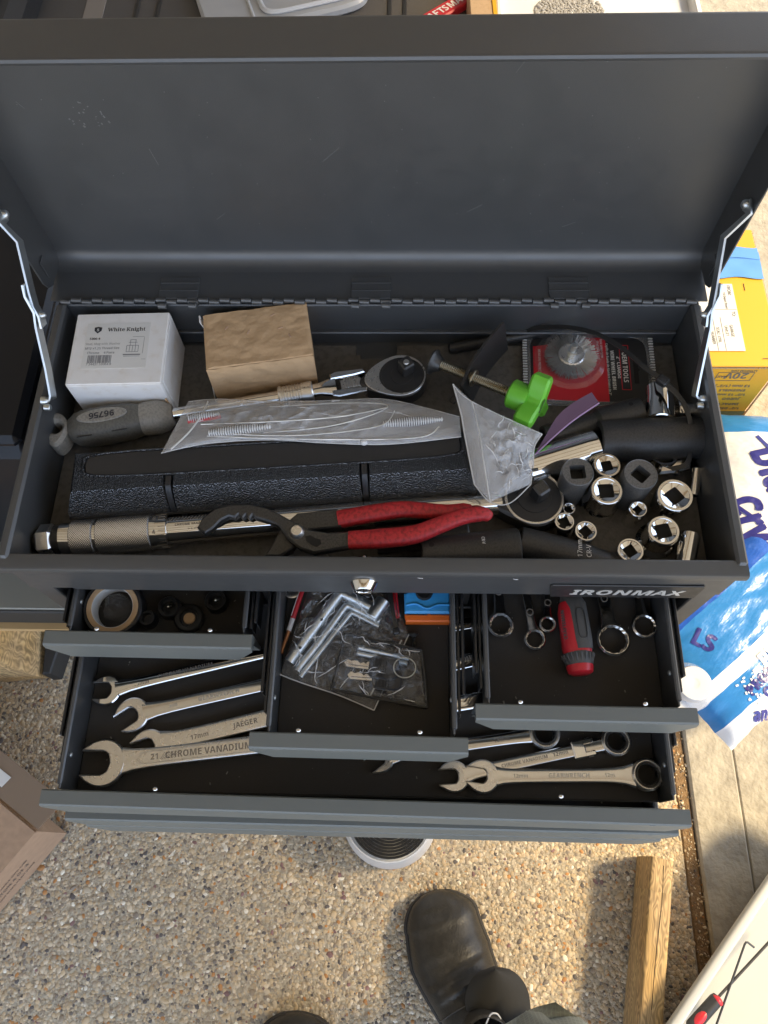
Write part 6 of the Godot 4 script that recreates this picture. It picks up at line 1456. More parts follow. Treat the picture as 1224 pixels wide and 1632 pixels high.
	add("shank", t, M.dark_steel, func(m: Mb):
		var pr := [Vector2(0.001, 0)]
		for k in 10: pr += [Vector2(0.0015 + k * 0.0015, 0.0011), Vector2(0.0022 + k * 0.0015, 0.0018)]
		pr.append(Vector2(0.019, 0)); lathe(m, pr, Transform3D(), 12), 25)
	add("head", t, M.dark_steel, func(m: Mb): lathe(m, [Vector2(-0.0012, 0), Vector2(-0.0012, 0.0042), Vector2(0.0, 0.0046), Vector2(0.0024, 0.0018), Vector2(0.0024, 0)], Transform3D(), 18))
	t = thing("steel_disc", "bright round steel disc by the middle drawer's back left corner", "disc", flat(Vector3(-0.0762, -0.1080, -0.0142)))
	add("disc", t, M.satin_chrome, func(m: Mb): lathe(m, [Vector2(0, 0), Vector2(0, 0.0085), Vector2(0.0016, 0.0088), Vector2(0.0024, 0.0070), Vector2(0.0020, 0.0045), Vector2(0.0020, 0)], Transform3D(), 28, 2))

# ---------------------------------------------------------------- round the chest
func pillow(t: Node3D, o: Vector3, A: Vector3, D: Vector3, la: float, ld: float, h: float, zones: Array, sd: int):
	var n := FastNoiseLite.new(); n.seed = sd; n.frequency = 1.0; n.fractal_octaves = 4
	var f := func(u: float, v: float, top: float) -> Vector3:
		var a := u * 2.0 - 1.0; var d := v * 2.0 - 1.0
		var k := pow(maxf(0.0, 1.0 - pow(absf(a), 4.0)), 0.5) * pow(maxf(0.0, 1.0 - pow(absf(d), 5.0)), 0.5)
		var w := n.get_noise_3d(a * la * 22.0, d * ld * 22.0, top * 3.0)
		var w2 := 1.0 - absf(n.get_noise_3d(a * la * 9.0 + 40.0, d * ld * 15.0, 7.0)) * 2.0
		return o + A * a * la * (1.0 + 0.02 * n.get_noise_1d(d * 3.0)) + D * d * ld * (1.0 + 0.03 * n.get_noise_1d(a * 3.0 + 9.0)) + Vector3(0, top * (h * k) + (0.0016 * w + 0.0030 * w2) * (0.4 + 0.6 * k), 0)
	for z in zones:
		add(z[0], t, z[1], func(m: Mb): grid(m, 44, maxi(4, int(50 * (z[3] - z[2]))), func(u, v): return f.call(u, lerpf(z[2], z[3], v), 1.0)); m.flip(0), 70, true)
	add("underside", t, M.bag_white, func(m: Mb): grid(m, 20, 20, func(u, v): return f.call(u, v, -0.35)), 70, true)

func pillow_y(o: Vector3, A: Vector3, D: Vector3, la: float, ld: float, h: float, sd: int, p: Vector3) -> float:
	var n := FastNoiseLite.new(); n.seed = sd; n.frequency = 1.0; n.fractal_octaves = 4
	var a := clampf((p - o).dot(A) / la, -0.97, 0.97); var d := clampf((p - o).dot(D) / ld, -0.97, 0.97)
	var k := pow(1.0 - pow(absf(a), 4.0), 0.5) * pow(1.0 - pow(absf(d), 5.0), 0.5)
	var w := n.get_noise_3d(a * la * 22.0, d * ld * 22.0, 3.0); var w2 := 1.0 - absf(n.get_noise_3d(a * la * 9.0 + 40.0, d * ld * 15.0, 7.0)) * 2.0
	return o.y + h * k + (0.0016 * w + 0.0030 * w2) * (0.4 + 0.6 * k)

func shard_at(r: RandomNumberGenerator, y_at: Callable) -> Vector3:
	var p := Vector3(r.randf_range(0.640, 0.76), 0, -0.262 + r.randf_range(-0.03, 0.025))
	p.y = y_at.call(p) + 0.001
	return p

# lettering printed on a sack: the letters' outline laid over its surface
func draped(t: Node3D, s: String, h: float, mt: Material, xf: Transform3D, y_at: Callable, fat := 0.0):
	var tm := TextMesh.new(); tm.text = s; tm.font_size = 32; tm.pixel_size = h / 36.0; tm.depth = 0.0; tm.curve_step = 2.0
	var f := SystemFont.new(); f.font_names = PackedStringArray(["Droid Sans"]); f.font_weight = 700; tm.font = f
	var arr := tm.get_mesh_arrays()
	var P: PackedVector3Array = arr[Mesh.ARRAY_VERTEX]
	var I: PackedInt32Array = arr[Mesh.ARRAY_INDEX]
	var m := Mb.new()
	for off in ([Vector3.ZERO] if fat == 0.0 else [Vector3(-fat, 0, 0), Vector3(fat, 0, 0), Vector3(0, fat, 0), Vector3(0, -fat, 0)]):
		for i in range(0, I.size(), 3):
			var q := [xf * (P[I[i]] + off), xf * (P[I[i + 1]] + off), xf * (P[I[i + 2]] + off)]
			var work := [q]
			for d in 2:
				var nx := []
				for w in work:
					var ab: Vector3 = (w[0] + w[1]) / 2.0; var bc: Vector3 = (w[1] + w[2]) / 2.0; var ca: Vector3 = (w[2] + w[0]) / 2.0
					nx += [[w[0], ab, ca], [ab, w[1], bc], [ca, bc, w[2]], [ab, bc, ca]]
				work = nx
			for w in work:
				for k in 3: w[k] = Vector3(w[k].x, y_at.call(w[k]) + 0.0013, w[k].z)
				if (w[1] - w[0]).cross(w[2] - w[0]).y < 0.0: m.tri(w[0], w[2], w[1])
				else: m.tri(w[0], w[1], w[2])
	part("lettering", m, mt, t, 60, true)

func side_things():
	var t: Node3D
	# what the chest stands on, and what stands on the left
	t = thing("steel_stand", "dark grey steel stand under the tool chest, reaching out to its left", "stand", Transform3D(Basis(), Vector3(-0.30, FLOOR, -0.3)))
	add("top_shelf", t, M.stand_top, func(m: Mb): box(m, Vector3(-0.315, -0.289, -0.290), Vector3(1.13, 0.006, 0.49), 0.001), 38, true)
	add("front_rail", t, M.black_matte, func(m: Mb): box(m, Vector3(-0.315, -0.313, -0.0475), Vector3(1.13, 0.046, 0.012), 0.002, Basis()), 38, true)
	for q in [[-0.84, -0.07], [0.22, -0.07], [-0.84, -0.50], [0.22, -0.50]]: add("leg", t, M.black_matte, func(m: Mb): box(m, Vector3(q[0], -0.62, q[1]), Vector3(0.035, 0.595, 0.035), 0.003), 38, true)
	t = thing("black_bin", "glossy black plastic case standing on the left of the tool chest", "case", Transform3D(Basis(), Vector3(-0.56, -0.285, -0.36)))
	add("shell", t, M.bin_black, func(m: Mb): box(m, Vector3(-0.575, -0.165, -0.345), Vector3(0.500, 0.240, 0.44), 0.012), 38, true)
	add("lid_panel", t, M.bin_black, func(m: Mb): box(m, Vector3(-0.575, -0.038, -0.345), Vector3(0.490, 0.016, 0.430), 0.006), 38, true)
	t = thing("wood_block", "split block of firewood on the floor below the stand", "firewood", flat(Vector3(-0.78, FLOOR, -0.16), 0.06))
	add("block", t, M.timber, func(m: Mb):
		var s := m.v.size()
		var lo := [Vector2(-0.20, -0.06), Vector2(0.02, -0.085), Vector2(0.125, -0.080), Vector2(0.110, 0.10), Vector2(-0.2, 0.12)]
		var rows := []
		for k in 6:
			var r := []
			for i in 5: r.append(Vector3((lo[i] as Vector2).x - 0.010 * k + 0.006 * sin(k * 2.1 + i * 1.7), (lo[i] as Vector2).y + 0.007 * sin(k * 1.3 + i), k * 0.036))
			rows.append(r)
		for k in 5:
			for i in 5:
				var j := (i + 1) % 5
				var a: Vector3 = rows[k][i]; var b: Vector3 = rows[k][j]; var c: Vector3 = rows[k + 1][j]; var d: Vector3 = rows[k + 1][i]
				var ua := Vector2(k * 0.15, i * 0.3); var ub := Vector2(k * 0.15, i * 0.3 + 0.3); var uc := Vector2(k * 0.15 + 0.15, i * 0.3 + 0.3); var ud := Vector2(k * 0.15 + 0.15, i * 0.3)
				m.tri(a, b, c, ua, ub, uc); m.tri(a, c, d, ua, uc, ud)
		for i in range(1, 4): m.tri(rows[5][0], rows[5][i], rows[5][i + 1], Vector2(0, 0), Vector2(0.3, 0.2 * i), Vector2(0.3, 0.2 * i + 0.2)); m.tri(rows[0][0], rows[0][i + 1], rows[0][i])
		m.outward(s), 25)
	t = thing("dark_wedge", "black plastic wedge standing against the firewood block", "wedge", flat(Vector3(-0.648, FLOOR, -0.10), 0.1))
	add("wedge", t, M.black_matte, func(m: Mb): prism(m, [Vector2(-0.012, -0.012), Vector2(0.004, -0.012), Vector2(0.022, 0.06), Vector2(-0.012, 0.09)], 0.0, 0.060, 0.003))
	t = thing("wood_strip", "thin pale wood slat under the stand's front rail", "wood strip", flat(Vector3(-0.40, -0.3445, -0.043), 0.0))
	add("strip", t, M.timber, func(m: Mb): box(m, Vector3(0, 0, 0.004), Vector3(0.20, 0.020, 0.008), 0.001))
	# open carton, bottom left
	var c := Vector3(-0.5819, -0.9200, 0.1902)
	t = thing("brown_carton", "brown cardboard carton with a printed side on the floor at the bottom left", "carton", Transform3D(Basis(), c))
	var e1 := (Vector3(-0.6560, -0.7900, 0.1323) - Vector3(-0.5837, -0.7900, 0.1785)).normalized(); var e2 := (Vector3(-0.6310, -0.7900, 0.2434) - Vector3(-0.5837, -0.7900, 0.1785)).normalized()
	var h := 0.125
	var quadbox := func(m: Mb, o: Vector3, a: Vector3, b: Vector3, d: Vector3):
		var s := m.v.size()
		m.quad(o, o + a, o + a + b, o + b); m.quad(o + d, o + d + b, o + d + a + b, o + d + a)
		m.quad(o, o + d, o + d + a, o + a); m.quad(o + b, o + a + b, o + a + b + d, o + b + d); m.quad(o, o + b, o + b + d, o + d); m.quad(o + a, o + a + d, o + a + b + d, o + a + b)
		m.outward(s)
	add("carton", t, M.pale_cardboard, func(m: Mb): quadbox.call(m, c + Vector3(0, 0.001, 0), e1 * 0.30, e2 * 0.26, Vector3(0, h, 0)), 30, true)
	add("top_flap", t, M.pale_cardboard, func(m: Mb): quadbox.call(m, c + Vector3(0, h + 0.0015, 0) + e2 * 0.002, e1 * 0.296, e2 * 0.128, Vector3(0, 0.003, 0)), 30, true)
	add("top_flap", t, M.pale_cardboard, func(m: Mb): quadbox.call(m, c + Vector3(0, h + 0.0015, 0) + e2 * 0.132, e1 * 0.296, e2 * 0.126, Vector3(0, 0.003, 0)), 30, true)
	add("raised_flap", t, M.cardboard_dark, func(m: Mb): quadbox.call(m, c + Vector3(0, h + 0.002, 0) - e2 * 0.004, e1 * 0.30, -e2 * 0.055 + Vector3(0, -0.006, 0), Vector3(0, 0.003, 0)), 30, true)
	add("torn_label", t, M.label_paper, func(m: Mb): quadbox.call(m, c + Vector3(0, h + 0.0045, 0) - e2 * 0.018 + e1 * 0.100, e1 * 0.11, -e2 * 0.020 + Vector3(0, -0.002, 0), Vector3(0, 0.0008, 0)), 30, true)
	var fb := Basis(-e2, Vector3.UP, (-e2).cross(Vector3.UP).normalized())
	for q in [["KEEP DRY - HANDLE WITH CARE", 0.074, 0.008], ["CARTON 4 OF 4", 0.056, 0.014], ["DO NOT STACK HEAVY ITEMS", 0.036, 0.008]]:
		var tx := text(t, q[0], q[2], Vector3.ZERO, M.ink_brown, 0.0, "Droid Sans", 0.0003, 400)
		tx.transform = Transform3D(Basis(), -c) * Transform3D(fb, c + e2 * 0.105 + Vector3(0, q[1], 0) + fb.z * 0.0006)
	# foam tape roll under the drawers
	t = thing("foam_tape_roll", "white-edged roll of black foam tape standing in a white tub on the floor", "tape roll", flat(Vector3(0.0067, -0.8000, 0.1529)))
	add("white_tub", t, M.white_plastic, func(m: Mb): lathe(m, [Vector2(-0.118, 0), Vector2(-0.118, 0.086), Vector2(-0.050, 0.080), Vector2(-0.006, 0.0755), Vector2(-0.002, 0.0745), Vector2(-0.002, 0.0725), Vector2(-0.006, 0.0715), Vector2(-0.010, 0.0)], Transform3D(), 56, 2))
	add("foam_spiral", t, M.black_nylon, func(m: Mb):
		var pts := []
		for k in 420:
			var q := TAU * k / 40.0
			var r := 0.020 + 0.0048 * q / TAU
			pts.append(Vector3(cos(q) * r, sin(q) * r, 0.001))
		sweep(m, pts, [Vector2(-0.0019, -0.010), Vector2(0.0019, -0.010), Vector2(0.0019, 0.003), Vector2(-0.0019, 0.003)]), 40)
	add("paper_spiral", t, M.label_paper, func(m: Mb):
		var pts := []
		for k in 420:
			var q := TAU * k / 40.0
			var r := 0.0224 + 0.0048 * q / TAU
			pts.append(Vector3(cos(q) * r, sin(q) * r, 0.0))
		sweep(m, pts, [Vector2(-0.0002, -0.010), Vector2(0.0002, -0.010), Vector2(0.0002, 0.0022), Vector2(-0.0002, 0.0022)]), 40)
	# timber on the right
	var ta := Vector3(0.4645, -0.8310, 0.2126); var tb := Vector3(0.4119, -0.8310, 0.4691)
	t = thing("timber_stud", "weathered length of timber lying on edge on the floor at the right", "timber", lie(Vector3(tb.x, FLOOR, tb.z), Vector3(ta.x, FLOOR, ta.z)))
	var TL := Vector2(ta.x - tb.x, ta.z - tb.z).length()
	add("stud", t, M.timber, func(m: Mb):
		var s := m.v.size()
		var r := 0.005; var hw := 0.0185; var H := 0.0885
		var sec := [Vector2(-hw, 0), Vector2(hw, 0)]
		for k in 5: sec.append(Vector2(hw - r, H - r) + Vector2(cos(k * PI / 8), sin(k * PI / 8)) * r)
		for k in 5: sec.append(Vector2(-hw + r, H - r) + Vector2(-sin(k * PI / 8), cos(k * PI / 8)) * r)
		var n := 30
		var nz := FastNoiseLite.new(); nz.seed = 3; nz.frequency = 1.0
		var rows := []
		for i in n + 1:
			var x := lerpf(-0.3, TL, float(i) / n)
			var rr := []
			for q in sec: rr.append(Vector3(x, q.x + 0.0010 * nz.get_noise_2d(x * 8.0, q.y * 20.0), q.y + 0.0008 * nz.get_noise_2d(x * 9.0 + 50.0, q.x * 30.0)))
			rows.append(rr)
		var c2 := sec.size()
		var per := [0.0]
		for j in c2: per.append(per[-1] + (sec[j] as Vector2).distance_to(sec[(j + 1) % c2]) * 4.0)
		for i in n:
			for j in c2:
				var j2 := (j + 1) % c2
				var u0 := float(i) / n * 1.1; var u1 := float(i + 1) / n * 1.1
				m.tri(rows[i][j], rows[i][j2], rows[i + 1][j2], Vector2(u0, per[j]), Vector2(u0, per[j + 1]), Vector2(u1, per[j + 1]))
				m.tri(rows[i][j], rows[i + 1][j2], rows[i + 1][j], Vector2(u0, per[j]), Vector2(u1, per[j + 1]), Vector2(u1, per[j]))
		for e in [0, n]:
			var ce := Vector3(lerpf(-0.3, TL, float(e) / n), 0, H / 2)
			for j in c2: m.tri(ce, rows[e][j], rows[e][(j + 1) % c2], Vector2(0.5, 0.5), Vector2(0.5 + sec[j].x * 3.0, sec[j].y * 3.0), Vector2(0.5 + sec[(j + 1) % c2].x * 3.0, sec[(j + 1) % c2].y * 3.0))
		m.outward(s), 40)
	add("drying_crack", t, M.dark_hole, func(m: Mb):
		sweep(m, spline([Vector3(TL - 0.01, -0.002, 0.0886), Vector3(TL - 0.07, -0.003, 0.0887), Vector3(TL - 0.14, 0.000, 0.0887), Vector3(TL - 0.22, 0.001, 0.0887)], 6), [Vector2(-0.0006, -0.0008), Vector2(0.0006, -0.0008), Vector2(0.0003, 0.0004), Vector2(-0.0003, 0.0004)]))
	yellow_carton(); bags(); tub(); behind()

func yellow_carton():
	var t := thing("yellow_carton", "yellow power tool carton with blue tape and a shipping label behind the chest's right side", "carton", Transform3D(Basis(), Vector3(0.60, FLOOR, -0.83)))
	add("carton", t, M.yellow_card, func(m: Mb): box(m, Vector3(0.595, -0.80, -0.835), Vector3(0.320, 0.238, 0.340), 0.003), 38, true)
	add("lid_flap", t, M.yellow_card, func(m: Mb): box(m, Vector3(0.595, -0.6785, -0.836), Vector3(0.324, 0.0045, 0.345), 0.0015, Basis(Vector3.RIGHT, 0.004)), 38, true)
	for q in [[Vector3(0.595, -0.6845, -0.6645), Vector3(0.318, 0.0035, 0.003)], [Vector3(0.7572, -0.800, -0.6655), Vector3(0.0030, 0.230, 0.0035)], [Vector3(0.7585, -0.6800, -0.835), Vector3(0.0030, 0.0035, 0.345)]]:
		add("corrugated_edge", t, M.cardboard, func(m: Mb):
			var n := 60
			var s: Vector3 = q[1]
			var k := 0 if s.x > 0.1 else (1 if s.y > 0.1 else 2)
			for i in n:
				var p: Vector3 = q[0]; p[k] += (float(i) / n - 0.5) * s[k]
				var sz := s; sz[k] = s[k] / n * 0.7
				box(m, p, sz * (1.0 if i % 2 else 0.8), 0.0)
			box(m, q[0], s * 0.7), 38, true).set_meta("kind", "stuff")
	add("blue_tape", t, M.blue_tape, func(m: Mb):
		grid(m, 30, 12, func(u, v): return Vector3(lerpf(0.45, 0.7585, u), -0.6734 + 0.0008 * sin(u * 30.0) * sin(v * 9.0), lerpf(-0.958, -0.877, v) + 0.003 * sin(u * 21.0))), 60, true)
	add("blue_tape_overlap", t, M.blue_tape, func(m: Mb):
		grid(m, 30, 6, func(u, v): return Vector3(lerpf(0.45, 0.7590, u), -0.6722 + 0.0004 * sin(u * 17.0), lerpf(-0.945, -0.925, v) + 0.004 * sin(u * 13.0))), 60, true)
	var lb := add("shipping_label", t, M.label_paper, func(m: Mb): box(m, Vector3(0.630, -0.6750, -0.780), Vector3(0.124, 0.0012, 0.165), 0.0004), 38, true)
	var down := Basis(Vector3(0, 0, 1), Vector3(1, 0, 0), Vector3(0, 1, 0))
	for q in [["FROM:", 0.683, -0.845, 0.010], ["10 Depot Road", 0.672, -0.820, 0.0070], ["Gate 5", 0.663, -0.835, 0.0070], ["TO:", 0.683, -0.786, 0.010], ["GARAGE", 0.673, -0.745, 0.0090], ["Unit 21", 0.663, -0.745, 0.0090], ["SCAC: XTRL", 0.646, -0.735, 0.0085], ["NUMBER", 0.634, -0.728, 0.0085]]:
		var tx := text(lb, q[0], q[3], Vector3.ZERO, M.ink, 0.0, "Droid Sans", 0.0003, 400)
		tx.transform = Transform3D(down, Vector3(q[1], -0.6740, q[2]))
	add("label_rules", lb, M.ink_grey, func(m: Mb):
		box(m, Vector3(0.655, -0.6742, -0.738), Vector3(0.0010, 0.0006, 0.080)); box(m, Vector3(0.640, -0.6742, -0.738), Vector3(0.0010, 0.0006, 0.080)); box(m, Vector3(0.665, -0.6742, -0.797), Vector3(0.052, 0.0006, 0.0010)), 38, true)
	add("corner_print", t, M.ink, func(m: Mb):
		box(m, Vector3(0.742, -0.6752, -0.690), Vector3(0.0010, 0.0006, 0.022)); box(m, Vector3(0.732, -0.6752, -0.680), Vector3(0.020, 0.0006, 0.0010)); box(m, Vector3(0.716, -0.6752, -0.855), Vector3(0.0010, 0.0006, 0.018)), 38, true)
	var up := Basis(Vector3(-1, 0, 0), Vector3(0, -1, 0), Vector3(0, 0, 1))
	for q in [["20V", 0.683, -0.7120, 0.030, 700], ["MAX*", 0.655, -0.7150, 0.010, 700], ["LITHIUM ION", 0.692, -0.6955, 0.009, 700], ["13 mm (1/2\")", 0.690, -0.7480, 0.013, 700], ["ENSEMBLE", 0.695, -0.7640, 0.012, 700], ["1/2\" 13 mm", 0.699, -0.7800, 0.012, 700], ["JUEGO", 0.704, -0.7960, 0.013, 700], ["IMPACT", 0.707, -0.8160, 0.013, 700], ["1/2\" DRIVE", 0.709, -0.8330, 0.012, 700]]:
		var tx := text(t, q[0], q[3], Vector3.ZERO, M.ink_brown, 0.0, "Droid Sans", 0.0004, q[4])
		tx.transform = Transform3D(Basis(), -t.position) * Transform3D(up, Vector3(q[1], q[2], -0.6646))
	add("print_frame", t, M.ink_brown, func(m: Mb):
		for q in [[0.680, -0.7010, 0.070, 0.0014], [0.680, -0.7290, 0.070, 0.0014]]: box(m, Vector3(q[0], q[1], -0.6646), Vector3(q[2], q[3], 0.0004))
		for x in [0.645, 0.715]: box(m, Vector3(x, -0.7150, -0.6646), Vector3(0.0014, 0.0280, 0.0004)), 38, true)
	add("green_print", t, M.dark_green_card, func(m: Mb): box(m, Vector3(0.595, -0.8800, -0.6646), Vector3(0.318, 0.070, 0.0006)), 38, true)
	add("yellow_stripe", t, M.yellow_card, func(m: Mb): box(m, Vector3(0.700, -0.8700, -0.6640), Vector3(0.040, 0.005, 0.0006), 0.0, Basis(Vector3(0, 0, 1), 0.3)), 38, true)

func bags():
	var t := thing("salt_bag", "large white and blue plastic bag of crystals with dark blue lettering at the right edge", "plastic sack", Transform3D(Basis(), Vector3(0.86, FLOOR, -0.42)))
	var A := Vector3(1, 0, 0.10).normalized(); var D := Vector3(-0.10, 0, 1).normalized()
	pillow(t, Vector3(0.87, -0.83, -0.40), A, D, 0.27, 0.215, 0.085, [["blue_edge", M.bag_blue, 0.0, 0.16], ["white_field", M.bag_white, 0.16, 0.93], ["blue_hem", M.bag_blue, 0.93, 1.0]], 31)
	var down := Basis(Vector3(0.20, -0.02, 1).normalized(), Vector3(1, 0.0, -0.20).normalized(), Vector3(0, 1, 0.02).normalized())
	var ya := func(p: Vector3) -> float: return pillow_y(Vector3(0.87, -0.83, -0.40), A, D, 0.27, 0.215, 0.085, 31, p)
	for q in [["Diamond", 0.752, -0.390, 0.084], ["Crystal", 0.690, -0.322, 0.080]]:
		draped(t, q[0], q[3], M.bag_navy, Transform3D(down * Basis.from_scale(Vector3(0.85, 1, 1)), Vector3(q[1], 0.0, q[2])), ya, 0.0026)
	for q in [[0.662, -0.400, 0.7], [0.735, -0.525, 0.5]]:
		add("navy_slash", t, M.bag_navy, func(m: Mb): grid(m, 12, 2, func(u, v):
			var p := Vector3(q[0], 0, q[1]) + Basis(Vector3.UP, q[2]) * Vector3((v - 0.5) * 0.008, 0, (u - 0.5) * 0.062)
			p.y = ya.call(p) + 0.0012
			return p), 60, true)
	add("blue_shards", t, M.bag_blue_deep, func(m: Mb):
		var r := RandomNumberGenerator.new(); r.seed = 9
		for k in 26: prism(m, [Vector2(0, 0), Vector2(r.randf_range(0.006, 0.016), r.randf_range(-0.004, 0.004)), Vector2(r.randf_range(0.002, 0.01), r.randf_range(0.004, 0.012))], 0.0, 0.0006, 0.0, Transform3D(Basis(Vector3.UP, r.randf() * 6.0) * Basis(Vector3(1, 0, 0), Vector3(0, 0, -1), Vector3(0, 1, 0)), shard_at(r, ya))), 38, true).set_meta("kind", "stuff")
	# the second sack, its seam across the corner
	t = thing("salt_bag", "blue plastic sack with a pale seam strip across it, at the drawers' right", "plastic sack", Transform3D(Basis(), Vector3(0.66, FLOOR, -0.10)))
	A = Vector3(0.77, 0.0, -0.64); D = Vector3(0.64, 0.0, 0.77)
	var o := Vector3(0.652, -0.80, -0.1805)
	pillow(t, o, A, D, 0.185, 0.132, 0.060, [["blue_field", M.bag_blue_deep, 0.0, 0.24], ["blue_field", M.bag_blue, 0.24, 0.60], ["pale_seam", M.bag_white, 0.60, 0.69], ["blue_band", M.bag_blue, 0.69, 0.86], ["white_hem", M.bag_white, 0.86, 1.0]], 57)
	var fb := Basis(A, Vector3.UP.cross(A), Vector3.UP)
	var yb := func(p: Vector3) -> float: return pillow_y(o, A, D, 0.185, 0.132, 0.060, 57, p)
	var put := func(s: String, a: float, d: float, hgt: float, mt: Material, turn: float):
		draped(t, s, hgt, mt, Transform3D(fb * Basis(Vector3(0, 0, 1), turn), o + A * a + D * d), yb, 0.0008)
	put.call("LS", -0.105, -0.030, 0.046, M.bag_navy, -1.2)
	put.call("PURE", -0.02, 0.055, 0.036, M.bag_white, 0.05)
	put.call("PRODUCTS", -0.055, 0.075, 0.026, M.bag_navy, 0.05)
	put.call("crystal", -0.055, 0.112, 0.030, M.bag_navy, -0.5)
	put.call("and", -0.110, 0.122, 0.030, M.bag_navy, -0.5)
	add("panel_print", t, M.bag_white, func(m: Mb): box(m, o + A * -0.020 + D * -0.105 + Vector3(0, 0.066, 0), Vector3(0.060, 0.0008, 0.046), 0.0, Basis(Vector3.UP, 0.1)), 38, true)
	add("panel_pattern", t, M.bag_navy, func(m: Mb):
		var r := RandomNumberGenerator.new(); r.seed = 2
		for k in 9: box(m, o + A * -0.020 + D * -0.105 + Vector3(r.randf_range(-0.022, 0.022), 0.0668, r.randf_range(-0.015, 0.015)), Vector3(0.013, 0.0006, 0.006), 0.0, Basis(Vector3.UP, r.randf() * 3.0)), 38, true).set_meta("kind", "stuff")
	add("crystal_print", t, M.bag_white, func(m: Mb):
		var r := RandomNumberGenerator.new(); r.seed = 7
		for k in 170:
			var d := r.randf_range(0.056, 0.112)
			var p: Vector3 = o + A * r.randf_range(-0.12, 0.08) + D * d
			p.y = yb.call(p) + 0.0008
			box(m, p, Vector3(0.005, 0.0006, 0.003), 0.0, Basis(Vector3.UP, r.randf() * 3.0)), 38, true).set_meta("kind", "stuff")
	# jar with a frosted lid
	t = thing("plastic_jar", "clear plastic jar with a frosted round lid in front of the blue sack", "jar", flat(Vector3(0.512, FLOOR, -0.055)))
	add("jar", t, M.jar_film, func(m: Mb): lathe(m, [Vector2(0.002, 0), Vector2(0.0, 0.034), Vector2(0.15, 0.042), Vector2(0.185, 0.041), Vector2(0.195, 0.028), Vector2(0.20, 0.028)], Transform3D(), 40, 2))
	add("contents", t, M.label_paper, func(m: Mb): lathe(m, [Vector2(0.003, 0), Vector2(0.003, 0.033), Vector2(0.12, 0.039), Vector2(0.125, 0)], Transform3D(), 32, 2))
	add("lid", t, M.frosted_plastic, func(m: Mb): lathe(m, [Vector2(0.196, 0.0), Vector2(0.196, 0.0300), Vector2(0.212, 0.0295), Vector2(0.2145, 0.0275), Vector2(0.2145, 0.010), Vector2(0.2135, 0.008), Vector2(0.2135, 0)], Transform3D(), 40, 2))

func tub():
	var p := Vector3(0.4400, -0.7900, 0.4387); var A := Vector3(0.673, 0, -0.739); var N := Vector3(0.739, 0, 0.673)
	var t := thing("storage_tub", "translucent white plastic tub on the path at the bottom right", "tub", Transform3D(Basis(), Vector3(p.x + 0.2, FLOOR, p.z + 0.1)))
	var c := p + A * 0.14 + N * 0.20
	var loop := func(k: float, y: float) -> Array:
		var o := []
		for q in circ(1.0, 56, 0.30): o.append(Vector3(c.x, y, c.z) + A * q.x * (0.30 + k) + N * q.y * (0.20 + k))
		return o
	add("rim", t, M.tub_plastic, func(m: Mb): sweep(m, loop.call(0.0, -0.792), circ(0.0085, 10, 0.7), null, Vector3.UP, false, true), 50, true)
	add("wall", t, M.tub_plastic, func(m: Mb):
		var rows := [loop.call(-0.004, -0.794), loop.call(-0.012, -0.815), loop.call(-0.040, FLOOR + 0.004), loop.call(-0.044, FLOOR + 0.004), loop.call(-0.017, -0.815), loop.call(-0.010, -0.794)]
		for i in 5:
			for j in 56: m.quad(rows[i][j], rows[i][(j + 1) % 56], rows[i + 1][(j + 1) % 56], rows[i + 1][j]), 40, true)
	add("inner_tray", t, M.tub_floor, func(m: Mb):
		var o := []
		for q in loop.call(-0.022, 0.0): o.append(Vector2(q.x, q.z))
		prism(m, o, -0.882, -0.874, 0.002, XZ), 38, true)
	var a := Vector3(0.4797, -0.8450, 0.4538); var b := Vector3(0.5293, -0.8400, 0.4085); var e := Vector3(0.6356, -0.8350, 0.3173)
	var s := thing("hook_pick", "red and black handled pick lying in the white tub", "pick tool", lie(a, b))
	var L := a.distance_to(b)
	add("grip", s, M.smooth_black_plastic, func(m: Mb): lathe(m, [Vector2(0, 0), Vector2(0, 0.008), Vector2(0.004, 0.0105), Vector2(L - 0.008, 0.0100), Vector2(L - 0.002, 0.0080), Vector2(L, 0)], Transform3D(), 24))
	add("red_pad", s, M.red_plastic, func(m: Mb): blob(m, Vector3(0.022, 0.001, 0.0035), Vector3(0.020, 0.0078, 0.0085), 12), 60)
	add("red_pad", s, M.red_plastic, func(m: Mb): blob(m, Vector3(L - 0.006, -0.001, 0.001), Vector3(0.006, 0.0098, 0.0098), 12), 60)
	add("shaft", s, M.dark_steel, func(m: Mb): rod(m, b, e, 0.0022, 10), 40, true)
	s = thing("bent_hook", "thin dark rod with a bent tip crossing the pick in the tub", "hook", flat(Vector3(0.5790, -0.8300, 0.3330)))
	add("rod", s, M.dark_steel, func(m: Mb): sweep(m, [Vector3(0.5123, -0.8420, 0.4607), Vector3(0.5785, -0.8320, 0.3350), Vector3(0.5810, -0.8320, 0.3323), Vector3(0.5839, -0.8320, 0.3323), Vector3(0.5935, -0.8340, 0.3393)], circ(0.0018, 8), null, Vector3.UP), 40, true)

